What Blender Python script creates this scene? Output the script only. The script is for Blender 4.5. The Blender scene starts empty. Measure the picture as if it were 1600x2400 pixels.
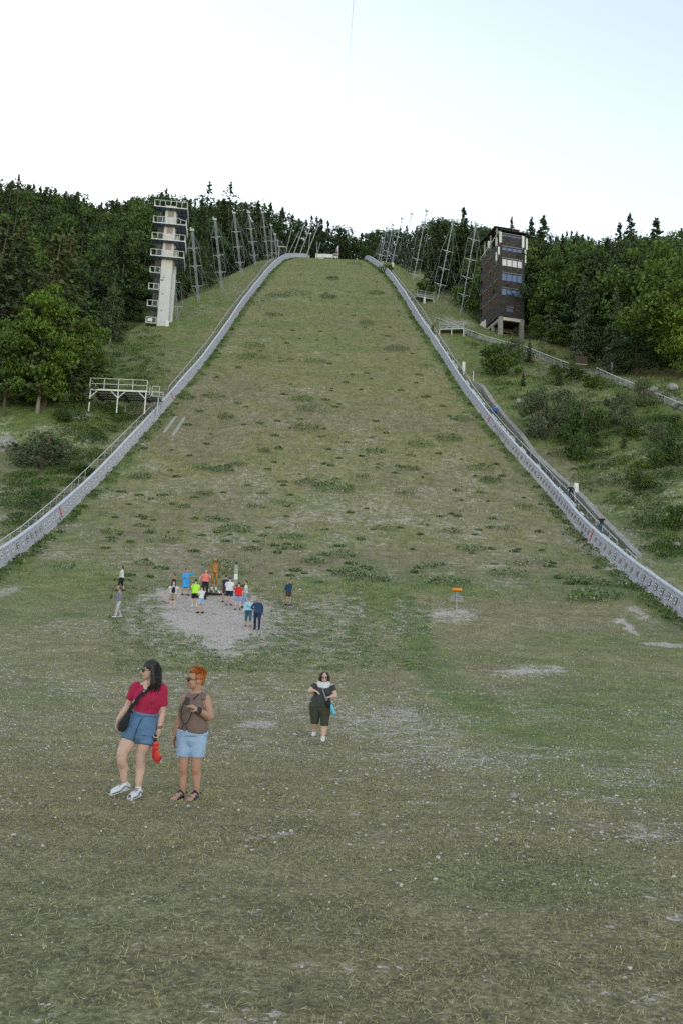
import bpy, bmesh, math, random
import numpy as np
from mathutils import Vector, Matrix, Euler

# ------------------------------------------------------------------ camera, sky, sun, exposure
scene = bpy.context.scene
F_PX, PITCH, ROLL, EYE = 2100.0, math.radians(9.7), math.radians(2.3), 1.62
cam_data = bpy.data.cameras.new("camera")
cam_data.sensor_fit = 'VERTICAL'; cam_data.sensor_height = 36.0
cam_data.lens = 36.0 * F_PX / 2400.0
cam_data.clip_start = 0.1; cam_data.clip_end = 6000.0
cam = bpy.data.objects.new("camera", cam_data)
scene.collection.objects.link(cam)
cam.location = (0, 0, EYE)
_fw = Vector((0, math.cos(PITCH), math.sin(PITCH)))
_up = Vector((0, -math.sin(PITCH), math.cos(PITCH)))
_rt = Vector((1, 0, 0))
_cr, _sr = math.cos(ROLL), math.sin(ROLL)
_right = _rt * _cr + _up * _sr
_upv = -_rt * _sr + _up * _cr
_m = Matrix.Identity(4)
for _i in range(3):
    _m[_i][0] = _right[_i]; _m[_i][1] = _upv[_i]; _m[_i][2] = -_fw[_i]; _m[_i][3] = cam.location[_i]
cam.matrix_world = _m
scene.camera = cam

SUN_EL, SUN_AZ = math.radians(8), math.radians(-30)      # azimuth from +Y towards +X
world = bpy.data.worlds.new("World"); scene.world = world
world.use_nodes = True
_nt = world.node_tree; _nt.nodes.clear()
_sky = _nt.nodes.new('ShaderNodeTexSky'); _sky.sky_type = 'NISHITA'
_sky.sun_disc = False
_sky.sun_elevation = SUN_EL; _sky.sun_rotation = SUN_AZ
_sky.altitude = 800; _sky.air_density = 1.0; _sky.dust_density = 0.6; _sky.ozone_density = 1.0
_bg = _nt.nodes.new('ShaderNodeBackground'); _bg.inputs['Strength'].default_value = 0.15
_out = _nt.nodes.new('ShaderNodeOutputWorld')
_hs = _nt.nodes.new('ShaderNodeHueSaturation'); _hs.inputs['Saturation'].default_value = .66
_nt.links.new(_sky.outputs[0], _hs.inputs['Color'])
_mu = _nt.nodes.new('ShaderNodeMix'); _mu.data_type = 'RGBA'; _mu.blend_type = 'MULTIPLY'; _mu.inputs[0].default_value = 1.0
_mu.inputs[7].default_value = (1.07, 1.0, .895, 1)
_nt.links.new(_hs.outputs[0], _mu.inputs[6]); _nt.links.new(_mu.outputs[2], _bg.inputs[0]); _nt.links.new(_bg.outputs[0], _out.inputs[0])

sun_d = bpy.data.lights.new("sun", 'SUN'); sun_d.energy = 1.2; sun_d.angle = math.radians(12)
sun_d.color = (1.0, 0.95, 0.88)
sun = bpy.data.objects.new("sun", sun_d); scene.collection.objects.link(sun)
_sd = Vector((math.sin(SUN_AZ) * math.cos(SUN_EL), math.cos(SUN_AZ) * math.cos(SUN_EL), math.sin(SUN_EL)))
sun.rotation_euler = _sd.to_track_quat('Z', 'Y').to_euler()

scene.view_settings.view_transform = 'Standard'
scene.view_settings.look = 'None'
scene.view_settings.exposure = 1.92
scene.view_settings.gamma = 1.0
scene.view_settings.use_curve_mapping = False
scene.cycles.use_denoising = False; scene.cycles.max_bounces = 6; scene.cycles.transparent_max_bounces = 6

random.seed(7); rng = np.random.default_rng(7)
R = math.radians

# ------------------------------------------------------------------ picture <-> ground
def ray(px, py):
    u = (px - 800) / F_PX; v = (1200 - py) / F_PX
    a = u * _cr - v * _sr; b = u * _sr + v * _cr
    return np.array([a, math.cos(PITCH) - b * math.sin(PITCH), math.sin(PITCH) + b * math.cos(PITCH)])

def proj(x, y, z):
    x = np.asarray(x, float); y = np.asarray(y, float); z = np.asarray(z, float) - EYE
    f = y * math.cos(PITCH) + z * math.sin(PITCH); b = -y * math.sin(PITCH) + z * math.cos(PITCH)
    f = np.where(f < .3, .3, f)
    a = x / f; b = b / f
    return 800 + (a * _cr + b * _sr) * F_PX, 1200 - (-a * _sr + b * _cr) * F_PX

_Y = np.arange(-200, 1400, .5)
_t = np.tan(np.arcsin(np.clip((_Y - 14) / 170, 0, .5446)))
_d = np.interp(_Y, [196, 240, 266, 288, 335, 420, 500, 700, 1400], [33, 31.2, 27.6, 24, 11, 12, 24, 26, 10])
_S = np.where(_Y > 196, np.tan(np.radians(_d)), _t)
_Z = np.concatenate([[0], np.cumsum((_S[1:] + _S[:-1]) / 2 * .5)]); _Z -= np.interp(0, _Y, _Z)
_Z = _Z - .20 * (1 / (1 + np.exp(-(_Y - 16.5) * 1.1))) * (1 / (1 + np.exp((_Y - 31) * .45)))   # shallow dip
def P(y): return np.interp(y, _Y, _Z)

def ss(e0, e1, v):
    t = np.clip((np.asarray(v, float) - e0) / (e1 - e0), 0, 1); return t * t * (3 - 2 * t)
def seg(v, pts):
    return np.interp(v, [p[1] for p in pts], [p[0] for p in pts])
def smooth_line(pts, n):
    ys = np.linspace(pts[0][1], pts[-1][1], n); xs = seg(ys, pts)
    k = max(3, n // 24) | 1; pad = np.pad(xs, k // 2, mode='edge'); pad[:k//2] = xs[0]; 
    return np.convolve(pad, np.ones(k) / k, mode='valid'), ys

WALL_L = [(-23.2, 42), (-23.8, 62.8), (-24.4, 69), (-25.0, 76), (-25.4, 82), (-25.8, 89), (-25.75, 96), (-25.5, 105), (-24.9, 112), (-24.3, 121), (-23.4, 138.6), (-22.9, 154), (-22.8, 173), (-22.5, 193), (-21.9, 213), (-21.4, 232), (-20.4, 252), (-18.6, 271), (-15.6, 284), (-14.5, 300)]
WALL_R = [(20.3, 38), (21.3, 55.3), (21.9, 61), (22.15, 66), (22.3, 71), (22.45, 78), (22.6, 87), (22.5, 94), (22.0, 101), (21.0, 106), (19.8, 114), (18.7, 122.7), (17.6, 132.7), (16.25, 148.7), (15.3, 160.5), (14.4, 170), (13.6, 180), (12.3, 198.4), (10.8, 217), (9.4, 232), (7.6, 246), (6.0, 258), (5.0, 272), (4.4, 285), (4.2, 300)]
EDGE_L = [(-34, 90), (-36, 112), (-40, 130), (-45, 147), (-42, 152), (-39.5, 163), (-35, 188), (-31, 204), (-27.4, 239), (-23, 268), (-20, 290), (-40, 330), (-60, 400)]
EDGE_R = [(60, 90), (56, 120), (46, 140), (36, 160), (26.4, 172), (22.4, 192), (19, 210), (16, 229), (12.5, 256), (9, 285), (30, 330), (50, 400)]

def vnoise(x, y, s, seed=0):
    """cheap smooth value noise"""
    x = np.asarray(x, float) / s + seed * 17.3; y = np.asarray(y, float) / s + seed * 9.1
    xi = np.floor(x); yi = np.floor(y); fx = x - xi; fy = y - yi
    fx = fx * fx * (3 - 2 * fx); fy = fy * fy * (3 - 2 * fy)
    def h(a, b):
        v = np.sin(a * 127.1 + b * 311.7 + seed * 74.7) * 43758.5453; return v - np.floor(v)
    return ((h(xi, yi) * (1 - fx) + h(xi + 1, yi) * fx) * (1 - fy) + (h(xi, yi + 1) * (1 - fx) + h(xi + 1, yi + 1) * fx) * fy) * 2 - 1

def T(x, y):
    x = np.asarray(x, float); y = np.asarray(y, float)
    z = P(y)
    wl = seg(y, WALL_L); wr = seg(y, WALL_R); el = seg(y, EDGE_L); er = seg(y, EDGE_R)
    onhill = ss(60, 75, y)
    out = np.maximum(wl - x, x - wr)
    z = z + (vnoise(x, y, 5, 1) * .05 + vnoise(x, y, 14, 2) * .12) * ss(25, 60, y) + vnoise(x, y, 2.2, 5) * .015
    z = z + ss(1.5, 9, out) * onhill * (vnoise(x, y, 9, 3) * .55 + vnoise(x, y, 3.1, 4) * .16)
    # shoulders drop away behind the embankment edge, then run on as the wooded mountain side
    sl = el - x; z = z - ss(0, 9, sl) * 4.5 * ss(112, 150, y) * (1 - ss(286, 320, y)) + np.clip(sl - 14, 0, 200) * .10 * ss(110, 140, y)
    sr = x - er; z = z - ss(0, 8, sr) * 4.5 * ss(160, 176, y) * (1 - ss(286, 320, y)) + np.clip(sr - 14, 0, 200) * .06 * ss(110, 140, y)
    # low terrace on the left bank
    z = z + 1.5 * ss(-29, -34, x) * ss(101, 106, y) * (1 - ss(112, 124, y))
    # bank climbing to the right below the path
    z = z + .20 * np.clip(x - wr - 5, 0, 26) * ss(52, 80, y) * (1 - ss(118, 150, y))
    return z

def hit(px, py, lift=0.0):
    d = ray(px, py); y = np.arange(3, 700, .1); t = y / d[1]
    g = T(t * d[0], y) + lift; m = np.where(EYE + t * d[2] < g)[0]
    if len(m) == 0: return None
    t = t[m[0]]; x = t * d[0]; yy = t * d[1]
    return Vector((x, yy, float(T(x, yy)) + lift))
def at_depth(px, py, y):
    d = ray(px, py); t = y / d[1]; return Vector((t * d[0], y, EYE + t * d[2]))
def ground(x, y, dz=0): return Vector((x, y, float(T(x, y)) + dz))

# ------------------------------------------------------------------ object helpers
COL = scene.collection
def tag(o, label=None, cat=None, group=None, kind=None):
    if label: o['label'] = label
    if cat: o['category'] = cat
    if group: o['group'] = group
    if kind: o['kind'] = kind
    return o
def empty(name, loc=(0, 0, 0), rz=0.0, label=None, cat=None, group=None):
    o = bpy.data.objects.new(name, None); COL.objects.link(o); o.location = loc; o.rotation_euler = (0, 0, rz)
    o.empty_display_size = .2
    return tag(o, label, cat, group)
def link_mesh(name, me, m, parent=None):
    o = bpy.data.objects.new(name, me); COL.objects.link(o)
    if m is not None and len(me.materials) == 0: me.materials.append(m)
    if parent is not None: o.parent = parent
    return o
def np_mesh(name, V, Fc, smooth=False):
    """V (n,3), Fc (m,k) array of equal sided faces"""
    V = np.asarray(V, np.float32); Fc = np.asarray(Fc, np.int32); k = Fc.shape[1]
    me = bpy.data.meshes.new(name)
    me.vertices.add(len(V)); me.vertices.foreach_set('co', V.ravel())
    me.loops.add(Fc.size); me.loops.foreach_set('vertex_index', Fc.ravel())
    me.polygons.add(len(Fc)); me.polygons.foreach_set('loop_start', np.arange(0, Fc.size, k, dtype=np.int32))
    me.polygons.foreach_set('loop_total', np.full(len(Fc), k, np.int32))
    me.update(calc_edges=True)
    me.polygons.foreach_set('use_smooth', np.full(len(Fc), smooth, bool))
    return me

class MB:
    def __init__(s): s.v = []; s.f = []; s.cap = 1.0
    def quadmesh(s, vs, fs):
        b = len(s.v); s.v += [tuple(v) for v in vs]; s.f += [tuple(b + i for i in f) for f in fs]
    def box(s, c, size, rot=None):
        c = Vector(c); hx, hy, hz = [q / 2 for q in size]
        P8 = [Vector((sx * hx, sy * hy, sz * hz)) for sz in (-1, 1) for sy in (-1, 1) for sx in (-1, 1)]
        if rot is not None: P8 = [rot @ p for p in P8]
        s.quadmesh([c + p for p in P8], [(0, 2, 3, 1), (4, 5, 7, 6), (0, 1, 5, 4), (2, 6, 7, 3), (0, 4, 6, 2), (1, 3, 7, 5)])
        return s
    def bar(s, a, b, w=.05, h=None, up=(0, 0, 1)):
        a = Vector(a); b = Vector(b); h = h or w; d = b - a; L = d.length
        if L < 1e-6: return s
        z = d / L; u = Vector(up)
        if abs(z.dot(u)) > .98: u = Vector((0, 1, 0))
        x = u.cross(z).normalized(); y = z.cross(x)
        m = Matrix((x, y, z)).transposed()
        return s.box((a + b) / 2, (w, h, L), m)
    def tube(s, pts, r, n=8, caps=True, r2=None):
        pts = [Vector(p) for p in pts]; N = len(pts); b = len(s.v); px = None
        for i, p in enumerate(pts):
            d = (pts[min(i + 1, N - 1)] - pts[max(i - 1, 0)]).normalized()
            if px is None:
                u = Vector((0, 0, 1)) if abs(d.z) < .9 else Vector((0, 1, 0)); px = u.cross(d).normalized()
            else: px = (px - d * px.dot(d)).normalized()
            py_ = d.cross(px); rr = r if r2 is None else r + (r2 - r) * i / (N - 1)
            if not isinstance(rr, (int, float)): rr = rr[i]
            for k in range(n):
                a = 2 * math.pi * k / n; s.v.append(tuple(p + (px * math.cos(a) + py_ * math.sin(a)) * rr))
        for i in range(N - 1):
            for k in range(n):
                k2 = (k + 1) % n; s.f.append((b + i * n + k, b + i * n + k2, b + (i + 1) * n + k2, b + (i + 1) * n + k))
        if caps: s.f.append(tuple(b + k for k in range(n))[::-1]); s.f.append(tuple(b + (N - 1) * n + k for k in range(n)))
        return s
    def lathe(s, c, prof, n=16):
        c = Vector(c); b = len(s.v); N = len(prof)
        for r, z in prof:
            for k in range(n):
                a = 2 * math.pi * k / n; s.v.append((c.x + r * math.cos(a), c.y + r * math.sin(a), c.z + z))
        for i in range(N - 1):
            for k in range(n):
                k2 = (k + 1) % n; s.f.append((b + i * n + k, b + i * n + k2, b + (i + 1) * n + k2, b + (i + 1) * n + k))
        return s
    def build(s, name, m, parent=None, smooth=False, bevel=0):
        me = bpy.data.meshes.new(name); me.from_pydata([tuple(v) for v in s.v], [], s.f); me.update()
        if smooth: me.polygons.foreach_set('use_smooth', np.full(len(me.polygons), True, bool))
        o = link_mesh(name, me, m, parent)
        if bevel:
            bm_ = o.modifiers.new('b', 'BEVEL'); bm_.width = bevel; bm_.segments = 1; bm_.limit_method = 'ANGLE'
        return o

def copy_tree(o, parent=None):
    c = o.copy(); COL.objects.link(c); c.parent = parent
    for ch in list(o.children): copy_tree(ch, c)
    return c

# ------------------------------------------------------------------ materials
class N_:
    def __init__(s, name):
        s.m = bpy.data.materials.new(name); s.m.use_nodes = True; s.t = s.m.node_tree; s.t.nodes.clear()
        s.out = s.t.nodes.new('ShaderNodeOutputMaterial'); s.b = s.t.nodes.new('ShaderNodeBsdfPrincipled')
        s.t.links.new(s.b.outputs[0], s.out.inputs[0])
        s.b.inputs['Roughness'].default_value = .8
    def n(s, t, **k):
        q = s.t.nodes.new(t)
        for a, v in k.items(): setattr(q, a, v)
        return q
    def l(s, a, b): s.t.links.new(a, b)
    def pos(s, scale=(1, 1, 1), kind='obj'):
        mp = s.n('ShaderNodeMapping'); mp.inputs['Scale'].default_value = scale
        if kind == 'obj': tc = s.n('ShaderNodeTexCoord'); s.l(tc.outputs['Object'], mp.inputs[0])
        elif kind == 'uv': tc = s.n('ShaderNodeTexCoord'); s.l(tc.outputs['UV'], mp.inputs[0])
        else: g = s.n('ShaderNodeNewGeometry'); s.l(g.outputs['Position'], mp.inputs[0])
        return mp.outputs[0]
    def noise(s, vec, scale, detail=4, rough=.6, out='Fac'):
        q = s.n('ShaderNodeTexNoise'); q.inputs['Scale'].default_value = scale; q.inputs['Detail'].default_value = detail
        q.inputs['Roughness'].default_value = rough; s.l(vec, q.inputs['Vector']); return q.outputs[out]
    def ramp(s, fac, stops, interp='LINEAR'):
        q = s.n('ShaderNodeValToRGB'); q.color_ramp.interpolation = interp; e = q.color_ramp.elements
        while len(e) < len(stops): e.new(.5)
        for i, (p_, c) in enumerate(stops):
            e[i].position = p_; e[i].color = (*c, 1) if not isinstance(c, (int, float)) else (c, c, c, 1)
        s.l(fac, q.inputs[0]); return q.outputs[0]
    def mix(s, fac, a, b, mode='MIX'):
        q = s.n('ShaderNodeMix', data_type='RGBA', blend_type=mode)
        for i, v in ((0, fac), (6, a), (7, b)):
            if isinstance(v, (int, float)): q.inputs[i].default_value = v
            elif isinstance(v, tuple): q.inputs[i].default_value = (*v, 1)
            else: s.l(v, q.inputs[i])
        return q.outputs[2]
    def math(s, op, a, b=0.0, clamp=False):
        q = s.n('ShaderNodeMath', operation=op, use_clamp=clamp)
        for i, v in ((0, a), (1, b)):
            if isinstance(v, (int, float)): q.inputs[i].default_value = v
            else: s.l(v, q.inputs[i])
        return q.outputs[0]
    def attr(s, name):
        q = s.n('ShaderNodeAttribute', attribute_name=name); return q.outputs['Fac']
    def bump(s, h, strength=.4, dist=.05):
        q = s.n('ShaderNodeBump'); q.inputs['Strength'].default_value = strength; q.inputs['Distance'].default_value = dist
        s.l(h, q.inputs['Height']); s.l(q.outputs[0], s.b.inputs['Normal'])
    def done(s, col=None, rough=None, metal=None):
        if col is not None:
            if isinstance(col, tuple): s.b.inputs['Base Color'].default_value = (*col, 1)
            else: s.l(col, s.b.inputs['Base Color'])
        if rough is not None: s.b.inputs['Roughness'].default_value = rough
        if metal is not None: s.b.inputs['Metallic'].default_value = metal
        return s.m

def plain(name, col, rough=.7, metal=0.0, var=.18, scale=6.0, bump=0.0, bscale=40.0):
    q = N_(name); v = q.pos(); nz = q.noise(v, scale, 5, .65)
    lo = tuple(c * (1 - var) for c in col); hi = tuple(min(1, c * (1 + var)) for c in col)
    c = q.ramp(nz, [(.3, lo), (.7, hi)])
    if bump: q.bump(q.noise(v, bscale, 3), bump, .01)
    return q.done(c, rough, metal)

def foliage(name, cols, dead=None, rough=.75, big=.25, trans=.0):
    """leaf colour: varies per leaf and in large soft clumps that belong to the plant"""
    q = N_(name); g = q.n('ShaderNodeNewGeometry'); oi = q.n('ShaderNodeObjectInfo')
    rnd = g.outputs['Random Per Island']
    c1 = q.ramp(rnd, [(i / (len(cols) - 1), c) for i, c in enumerate(cols)])
    nz = q.noise(q.pos(kind='pos'), big, 3)
    c2 = q.mix(q.ramp(nz, [(.35, 0.0), (.65, 1.0)]), c1, q.mix(1.0, c1, (1.35, 1.3, .95), 'MULTIPLY'))
    ro = q.ramp(oi.outputs['Random'], [(0, (.75, .8, .8)), (.5, (1., 1., 1.)), (1, (1.16, 1.1, .95))])
    c3 = q.mix(1.0, c2, ro, 'MULTIPLY')
    q.done(c3, rough)
    if trans:
        tr = q.n('ShaderNodeBsdfTranslucent'); q.l(c3, tr.inputs[0]); mx = q.n('ShaderNodeMixShader'); mx.inputs[0].default_value = trans
        q.l(q.b.outputs[0], mx.inputs[1]); q.l(tr.outputs[0], mx.inputs[2]); q.l(mx.outputs[0], q.out.inputs[0])
    return q.m

M = {}
M['white_paint'] = plain('white_paint', (.66, .66, .68), .5, 0, .12, 3)
M['galvanised'] = plain('galvanised', (.30, .32, .35), .5, .25, .2, 4)
M['pale_steel'] = plain('pale_steel', (.43, .45, .48), .5, .2, .15, 4)
M['dark_steel'] = plain('dark_steel', (.06, .065, .075), .5, .4, .25, 5)
M['deck_panel'] = plain('deck_panel', (.16, .20, .30), .5, .2, .25, 1.5)
M['black'] = plain('black', (.02, .02, .022), .6)
M['bark'] = plain('bark', (.09, .07, .055), .9, 0, .4, 8, .6, 20)
M['pale_bark'] = plain('pale_bark', (.26, .24, .21), .9, 0, .35, 8, .6, 20)
# ------------------------------------------------------------------ ground
def blob(px, py, cx, cy, rx, ry, ang=0.0, soft=.35):
    a = math.radians(ang); dx = px - cx; dy = py - cy
    u = (dx * math.cos(a) + dy * math.sin(a)) / rx; v = (-dx * math.sin(a) + dy * math.cos(a)) / ry
    return 1 - ss(1 - soft, 1 + soft, np.sqrt(u * u + v * v))
def stroke(px, py, pts, w):
    best = np.full(px.shape, 1e9)
    for (x0, y0, w0), (x1, y1, w1) in zip(pts[:-1], pts[1:]):
        dx, dy = x1 - x0, y1 - y0; t = np.clip(((px - x0) * dx + (py - y0) * dy) / (dx * dx + dy * dy), 0, 1)
        d = np.hypot(px - x0 - t * dx, (py - y0 - t * dy)) / (w0 + (w1 - w0) * t); best = np.minimum(best, d)
    return 1 - ss(.5, 1.4, best)

# bare and gravelly places (seen from the photographer's spot, turned into places on the ground)
GRAVEL = [(505, 1470, 230, 92, 4, .60), (720, 1470, 190, 80, 0, .44), (1225, 1575, 90, 18, 0, .5), (1060, 1442, 80, 24, 0, .55), (500, 1452, 150, 62, 8, 1.0), (440, 1400, 100, 22, 0, .95), (520, 1425, 110, 45, 0, 1.0), (510, 1510, 70, 38, 20, .85), (600, 1440, 70, 50, 20, .75), (690, 1450, 60, 45, 0, .52),
          (790, 1450, 60, 75, 0, .5), (820, 1500, 90, 60, 0, .42), (770, 1500, 14, 100, 8, .6), (845, 1420, 12, 50, -10, .55), (960, 1450, 60, 60, 0, .42),
          (1045, 1440, 45, 8, -5, .8), (1085, 1440, 22, 12, 0, .8), (1225, 1573, 48, 9, 0, 1.0), (1300, 1568, 22, 4, 0, .9), (1470, 1468, 34, 10, 42, .95), (1500, 1440, 45, 12, 30, .7), (1570, 1515, 50, 6, 4, .8),
          (920, 1700, 180, 60, 8, .48), (1020, 1760, 260, 55, 8, .42), (870, 1690, 70, 14, 5, .6), (610, 1700, 60, 9, 0, .75), (640, 1640, 170, 60, 0, .36), (500, 1600, 200, 50, 0, .36),
          (980, 1880, 22, 5, 0, .9), (790, 1828, 20, 4, 0, .9), (1260, 1775, 60, 9, 5, .5), (1330, 1860, 45, 5, 3, .7), (1470, 1830, 140, 35, 5, .36), (1400, 1900, 260, 55, 0, .30), (650, 1960, 60, 12, -5, .7), (770, 2050, 60, 8, 0, .4),
          (1520, 1950, 120, 40, 0, .5), (1430, 2205, 40, 9, 12, .95), (1580, 2160, 25, 12, 0, .8), (340, 2335, 26, 9, 0, .95), (155, 2305, 14, 9, 0, .9), (430, 2135, 14, 14, 0, .6), (1200, 2380, 70, 20, 0, .5), (200, 2380, 60, 14, 0, .45), (1440, 2330, 50, 10, 0, .6), (160, 2250, 50, 14, 0, .5),
          (380, 1500, 60, 60, 0, .5), (330, 1440, 50, 50, 0, .5), (200, 1470, 160, 30, 0, .33), (1390, 1280, 9, 45, -35, .75), (1440, 1340, 40, 10, 45, .75), (20, 1385, 40, 12, -20, .6), (110, 1275, 45, 12, -35, .5),
          (1300, 1180, 8, 50, -35, .45), (190, 975, 32, 11, -8, .95), (20, 990, 25, 6, 0, .7), (1560, 1150, 60, 130, -25, .40), (1500, 1080, 60, 50, -25, .32), (1480, 900, 90, 16, 22, .6), (1560, 930, 60, 16, 22, .6), (1420, 880, 60, 12, 20, .5),
          (1080, 755, 50, 9, 10, .55), (1150, 800, 70, 8, 20, .5), (480, 720, 60, 10, -30, .35)]
LUSH = [(860, 1370, 60), (920, 1410, 40), (965, 1465, 34), (985, 1530, 40), (1040, 1590, 42), (1100, 1645, 34), (1170, 1690, 28), (1290, 1745, 18)]
def masks(x, y, z):
    px, py = proj(x, y, z); n = vnoise(x, y, 1.3, 11); n2 = vnoise(x, y, 6, 12); ahead = y > 2
    pj = px + n * 14; pk = py + n * 5
    g = np.zeros(px.shape)
    for cx, cy, rx, ry, an, st in GRAVEL: g = np.maximum(g, blob(pj, pk, cx, cy, rx, ry, an, .62) * st)
    base = .13 + .10 * n2 + .12 * ss(55, 30, y) * ss(12, 20, y) + .10 * vnoise(x, y, 2.4, 14) + .22 * ss(60, 66, y) * ss(118, 90, y) + .06 * ss(90, 120, y)
    base = base * (1 - .5 * ss(.1, .6, vnoise(x, y, 4.2, 15)))
    g = np.maximum(g, np.clip(base, .02, .5)) 
    g = g + .10 * n * (g > .3)
    lush = stroke(px + n * 10, py + n * 6, LUSH, 1)
    lush = np.maximum(lush, .75 * blob(px, py, 1180, 1370, 330, 34, 3, .5))
    lush = np.maximum(lush, .6 * blob(px, py, 1400, 1700, 260, 130, 0, .6)); lush = np.maximum(lush, .6 * blob(px, py, 1250, 2060, 260, 60, 0, .6))
    lush = np.maximum(lush, .5 * blob(px, py, 150, 1370, 260, 60, 0, .6)); lush = np.maximum(lush, .5 * ss(.1, .8, vnoise(x, y, 7, 21)) * (1 - ss(60, 120, y))); lush = np.maximum(lush, .30 * ss(110, 170, y) * (.8 + .5 * vnoise(x, y, 12, 23)))
    out = np.maximum(seg(y, WALL_L) - x, x - seg(y, WALL_R)); lush = np.maximum(lush, ss(1, 6, out) * ss(60, 70, y) * (.55 + .35 * vnoise(x, y, 8, 22)))
    near_wall = np.minimum(np.abs(seg(y, WALL_L) - x), np.abs(x - seg(y, WALL_R))); lush = np.maximum(lush, .9 * (1 - ss(.5, 2.2, near_wall + n * .6)) * ss(45, 60, y))
    g = g * (1 - .75 * lush * (g < .28)); g = np.where(ahead, g, .15)
    dry = np.clip(.5 + .5 * vnoise(x, y, 9, 31) + .25 * vnoise(x, y, 3, 32) - .22 * ss(120, 170, y), 0, 1)
    return np.clip(g, 0, 1), np.clip(lush, 0, 1), dry

def stepspace(segs):
    out = []
    for a, b, s in segs: out += list(np.arange(a, b, s))
    out.append(segs[-1][1]); return np.array(out)
gx = stepspace([(-420, -150, 20), (-150, -60, 3), (-60, -30, 1.0), (-30, 30, .45), (30, 60, 1.0), (60, 150, 3), (150, 420, 20)])
gy = stepspace([(-200, -10, 12), (-10, 2, 1), (2, 26, .25), (26, 72, .38), (72, 150, .8), (150, 330, 1.2), (330, 700, 8), (700, 1300, 40)])
GX, GY = np.meshgrid(gx, gy); GZ = T(GX, GY)
nx, ny = len(gx), len(gy)
idx = np.arange(nx * ny).reshape(ny, nx)
me = np_mesh('ground', np.stack([GX, GY, GZ], -1).reshape(-1, 3), np.stack([idx[:-1, :-1], idx[:-1, 1:], idx[1:, 1:], idx[1:, :-1]], -1).reshape(-1, 4), True)
g_, l_, d_ = masks(GX.ravel(), GY.ravel(), GZ.ravel())
for nm, arr in (('gravel', g_), ('lush', l_), ('dry', d_)):
    a = me.attributes.new(nm, 'FLOAT', 'POINT'); a.data.foreach_set('value', arr.astype(np.float32))
q = N_('ground_turf'); v = q.pos()
fine = q.noise(v, 22, 6, .75); mid = q.noise(v, 2.6, 6, .7); tiny = q.noise(v, 90, 3, .7); big = q.noise(v, .18, 4, .6); band = q.noise(q.pos((.06, .20, .2)), 1.0, 6, .68)
clump = q.noise(v, 5.5, 7, .78); swath = q.noise(v, .9, 6, .72)
fine2 = q.math('ADD', q.math('MULTIPLY', fine, .40), q.math('ADD', q.math('MULTIPLY', clump, .35), q.math('MULTIPLY', swath, .25)))
grass_dry = q.ramp(fine2, [(.42, (.085, .078, .036)), (.48, (.162, .150, .060)), (.535, (.26, .236, .105)), (.61, (.44, .38, .22))])
grass_green = q.ramp(fine2, [(.42, (.045, .066, .018)), (.48, (.09, .13, .03)), (.54, (.16, .205, .055)), (.61, (.28, .32, .12))])
wf = q.math('ADD', q.math('ADD', q.math('SUBTRACT', q.math('MULTIPLY', q.attr('lush'), 1.7), .30), q.math('MULTIPLY', q.math('SUBTRACT', mid, .47), 1.6)), q.math('MULTIPLY', q.math('SUBTRACT', band, .47), 3.2), True)
turf = q.mix(wf, grass_dry, grass_green)
brown = q.ramp(fine2, [(.42, (.105, .083, .052)), (.52, (.21, .17, .11)), (.60, (.38, .31, .22))])
bf = q.math('MULTIPLY', q.ramp(q.math('ADD', q.math('MULTIPLY', q.attr('dry'), .5), q.math('MULTIPLY', big, .6)), [(.50, 0.0), (.72, 1.0)]), .48)
turf = q.mix(bf, turf, brown)
vor = q.n('ShaderNodeTexVoronoi'); vor.inputs['Scale'].default_value = 26; q.l(v, vor.inputs['Vector'])
stone = q.mix(q.ramp(vor.outputs['Color'], [(.2, 0.0), (.8, 1.0)]), (.33, .275, .25), (.74, .645, .61))
stone = q.mix(q.ramp(tiny, [(.35, 0.0), (.65, 1.0)]), stone, q.mix(1.0, stone, (.8, .78, .77), 'MULTIPLY'))
sp = q.math('ADD', q.math('MULTIPLY', q.noise(v, 1.5, 7, .8), .6), q.math('MULTIPLY', q.noise(v, 6, 6, .85), .4))
gf = q.ramp(q.math('ADD', q.math('MULTIPLY', q.attr('gravel'), .60), q.math('MULTIPLY', q.math('SUBTRACT', sp, .5), 2.7)), [(.34, 0.0), (.39, 1.0)])
col = q.mix(gf, turf, stone)
q.bump(q.math('ADD', q.math('MULTIPLY', fine, .6), q.math('MULTIPLY', tiny, .4)), .5, .03)
M['ground'] = q.done(col, .95)
gobj = link_mesh('ground', me, M['ground']); tag(gobj, kind='structure')

# ------------------------------------------------------------------ side walls of the landing hill
def wall_mat(name):
    q = N_(name); uv = q.pos((1, 1, 1), 'uv')
    s1 = q.noise(q.pos((.35, 9, 1), 'uv'), 3, 5, .7); s2 = q.noise(q.pos((1.2, 1.2, 1), 'uv'), 1.6, 5, .65)
    c = q.ramp(s1, [(.36, (.22, .22, .29)), (.5, (.42, .42, .50)), (.62, (.62, .61, .68))])
    c = q.mix(q.ramp(s2, [(.42, 0.0), (.7, .55)]), c, (.30, .30, .36))
    sx = q.n('ShaderNodeSeparateXYZ'); q.l(uv, sx.inputs[0])
    low = q.math('ADD', q.math('MULTIPLY', sx.outputs[1], -1.6), q.math('MULTIPLY', s2, 1.5))
    c = q.mix(q.ramp(low, [(.30, 0.0), (.75, .8)]), c, (.52, .52, .50))
    fr = q.math('FRACT', q.math('MULTIPLY', sx.outputs[1], 5.0)); seam = q.ramp(fr, [(0.0, .25), (.10, 1.0), (.92, 1.0), (1.0, .25)])
    fj = q.math('FRACT', q.math('MULTIPLY', sx.outputs[0], .25)); joint = q.ramp(fj, [(0.0, .45), (.012, 1.0)])
    q.bump(q.math('MULTIPLY', seam, joint), .8, .03)
    c = q.mix(q.math('MULTIPLY', q.math('SUBTRACT', 1.0, joint), .5), c, (.16, .16, .18))
    return q.done(c, .8)
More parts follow.
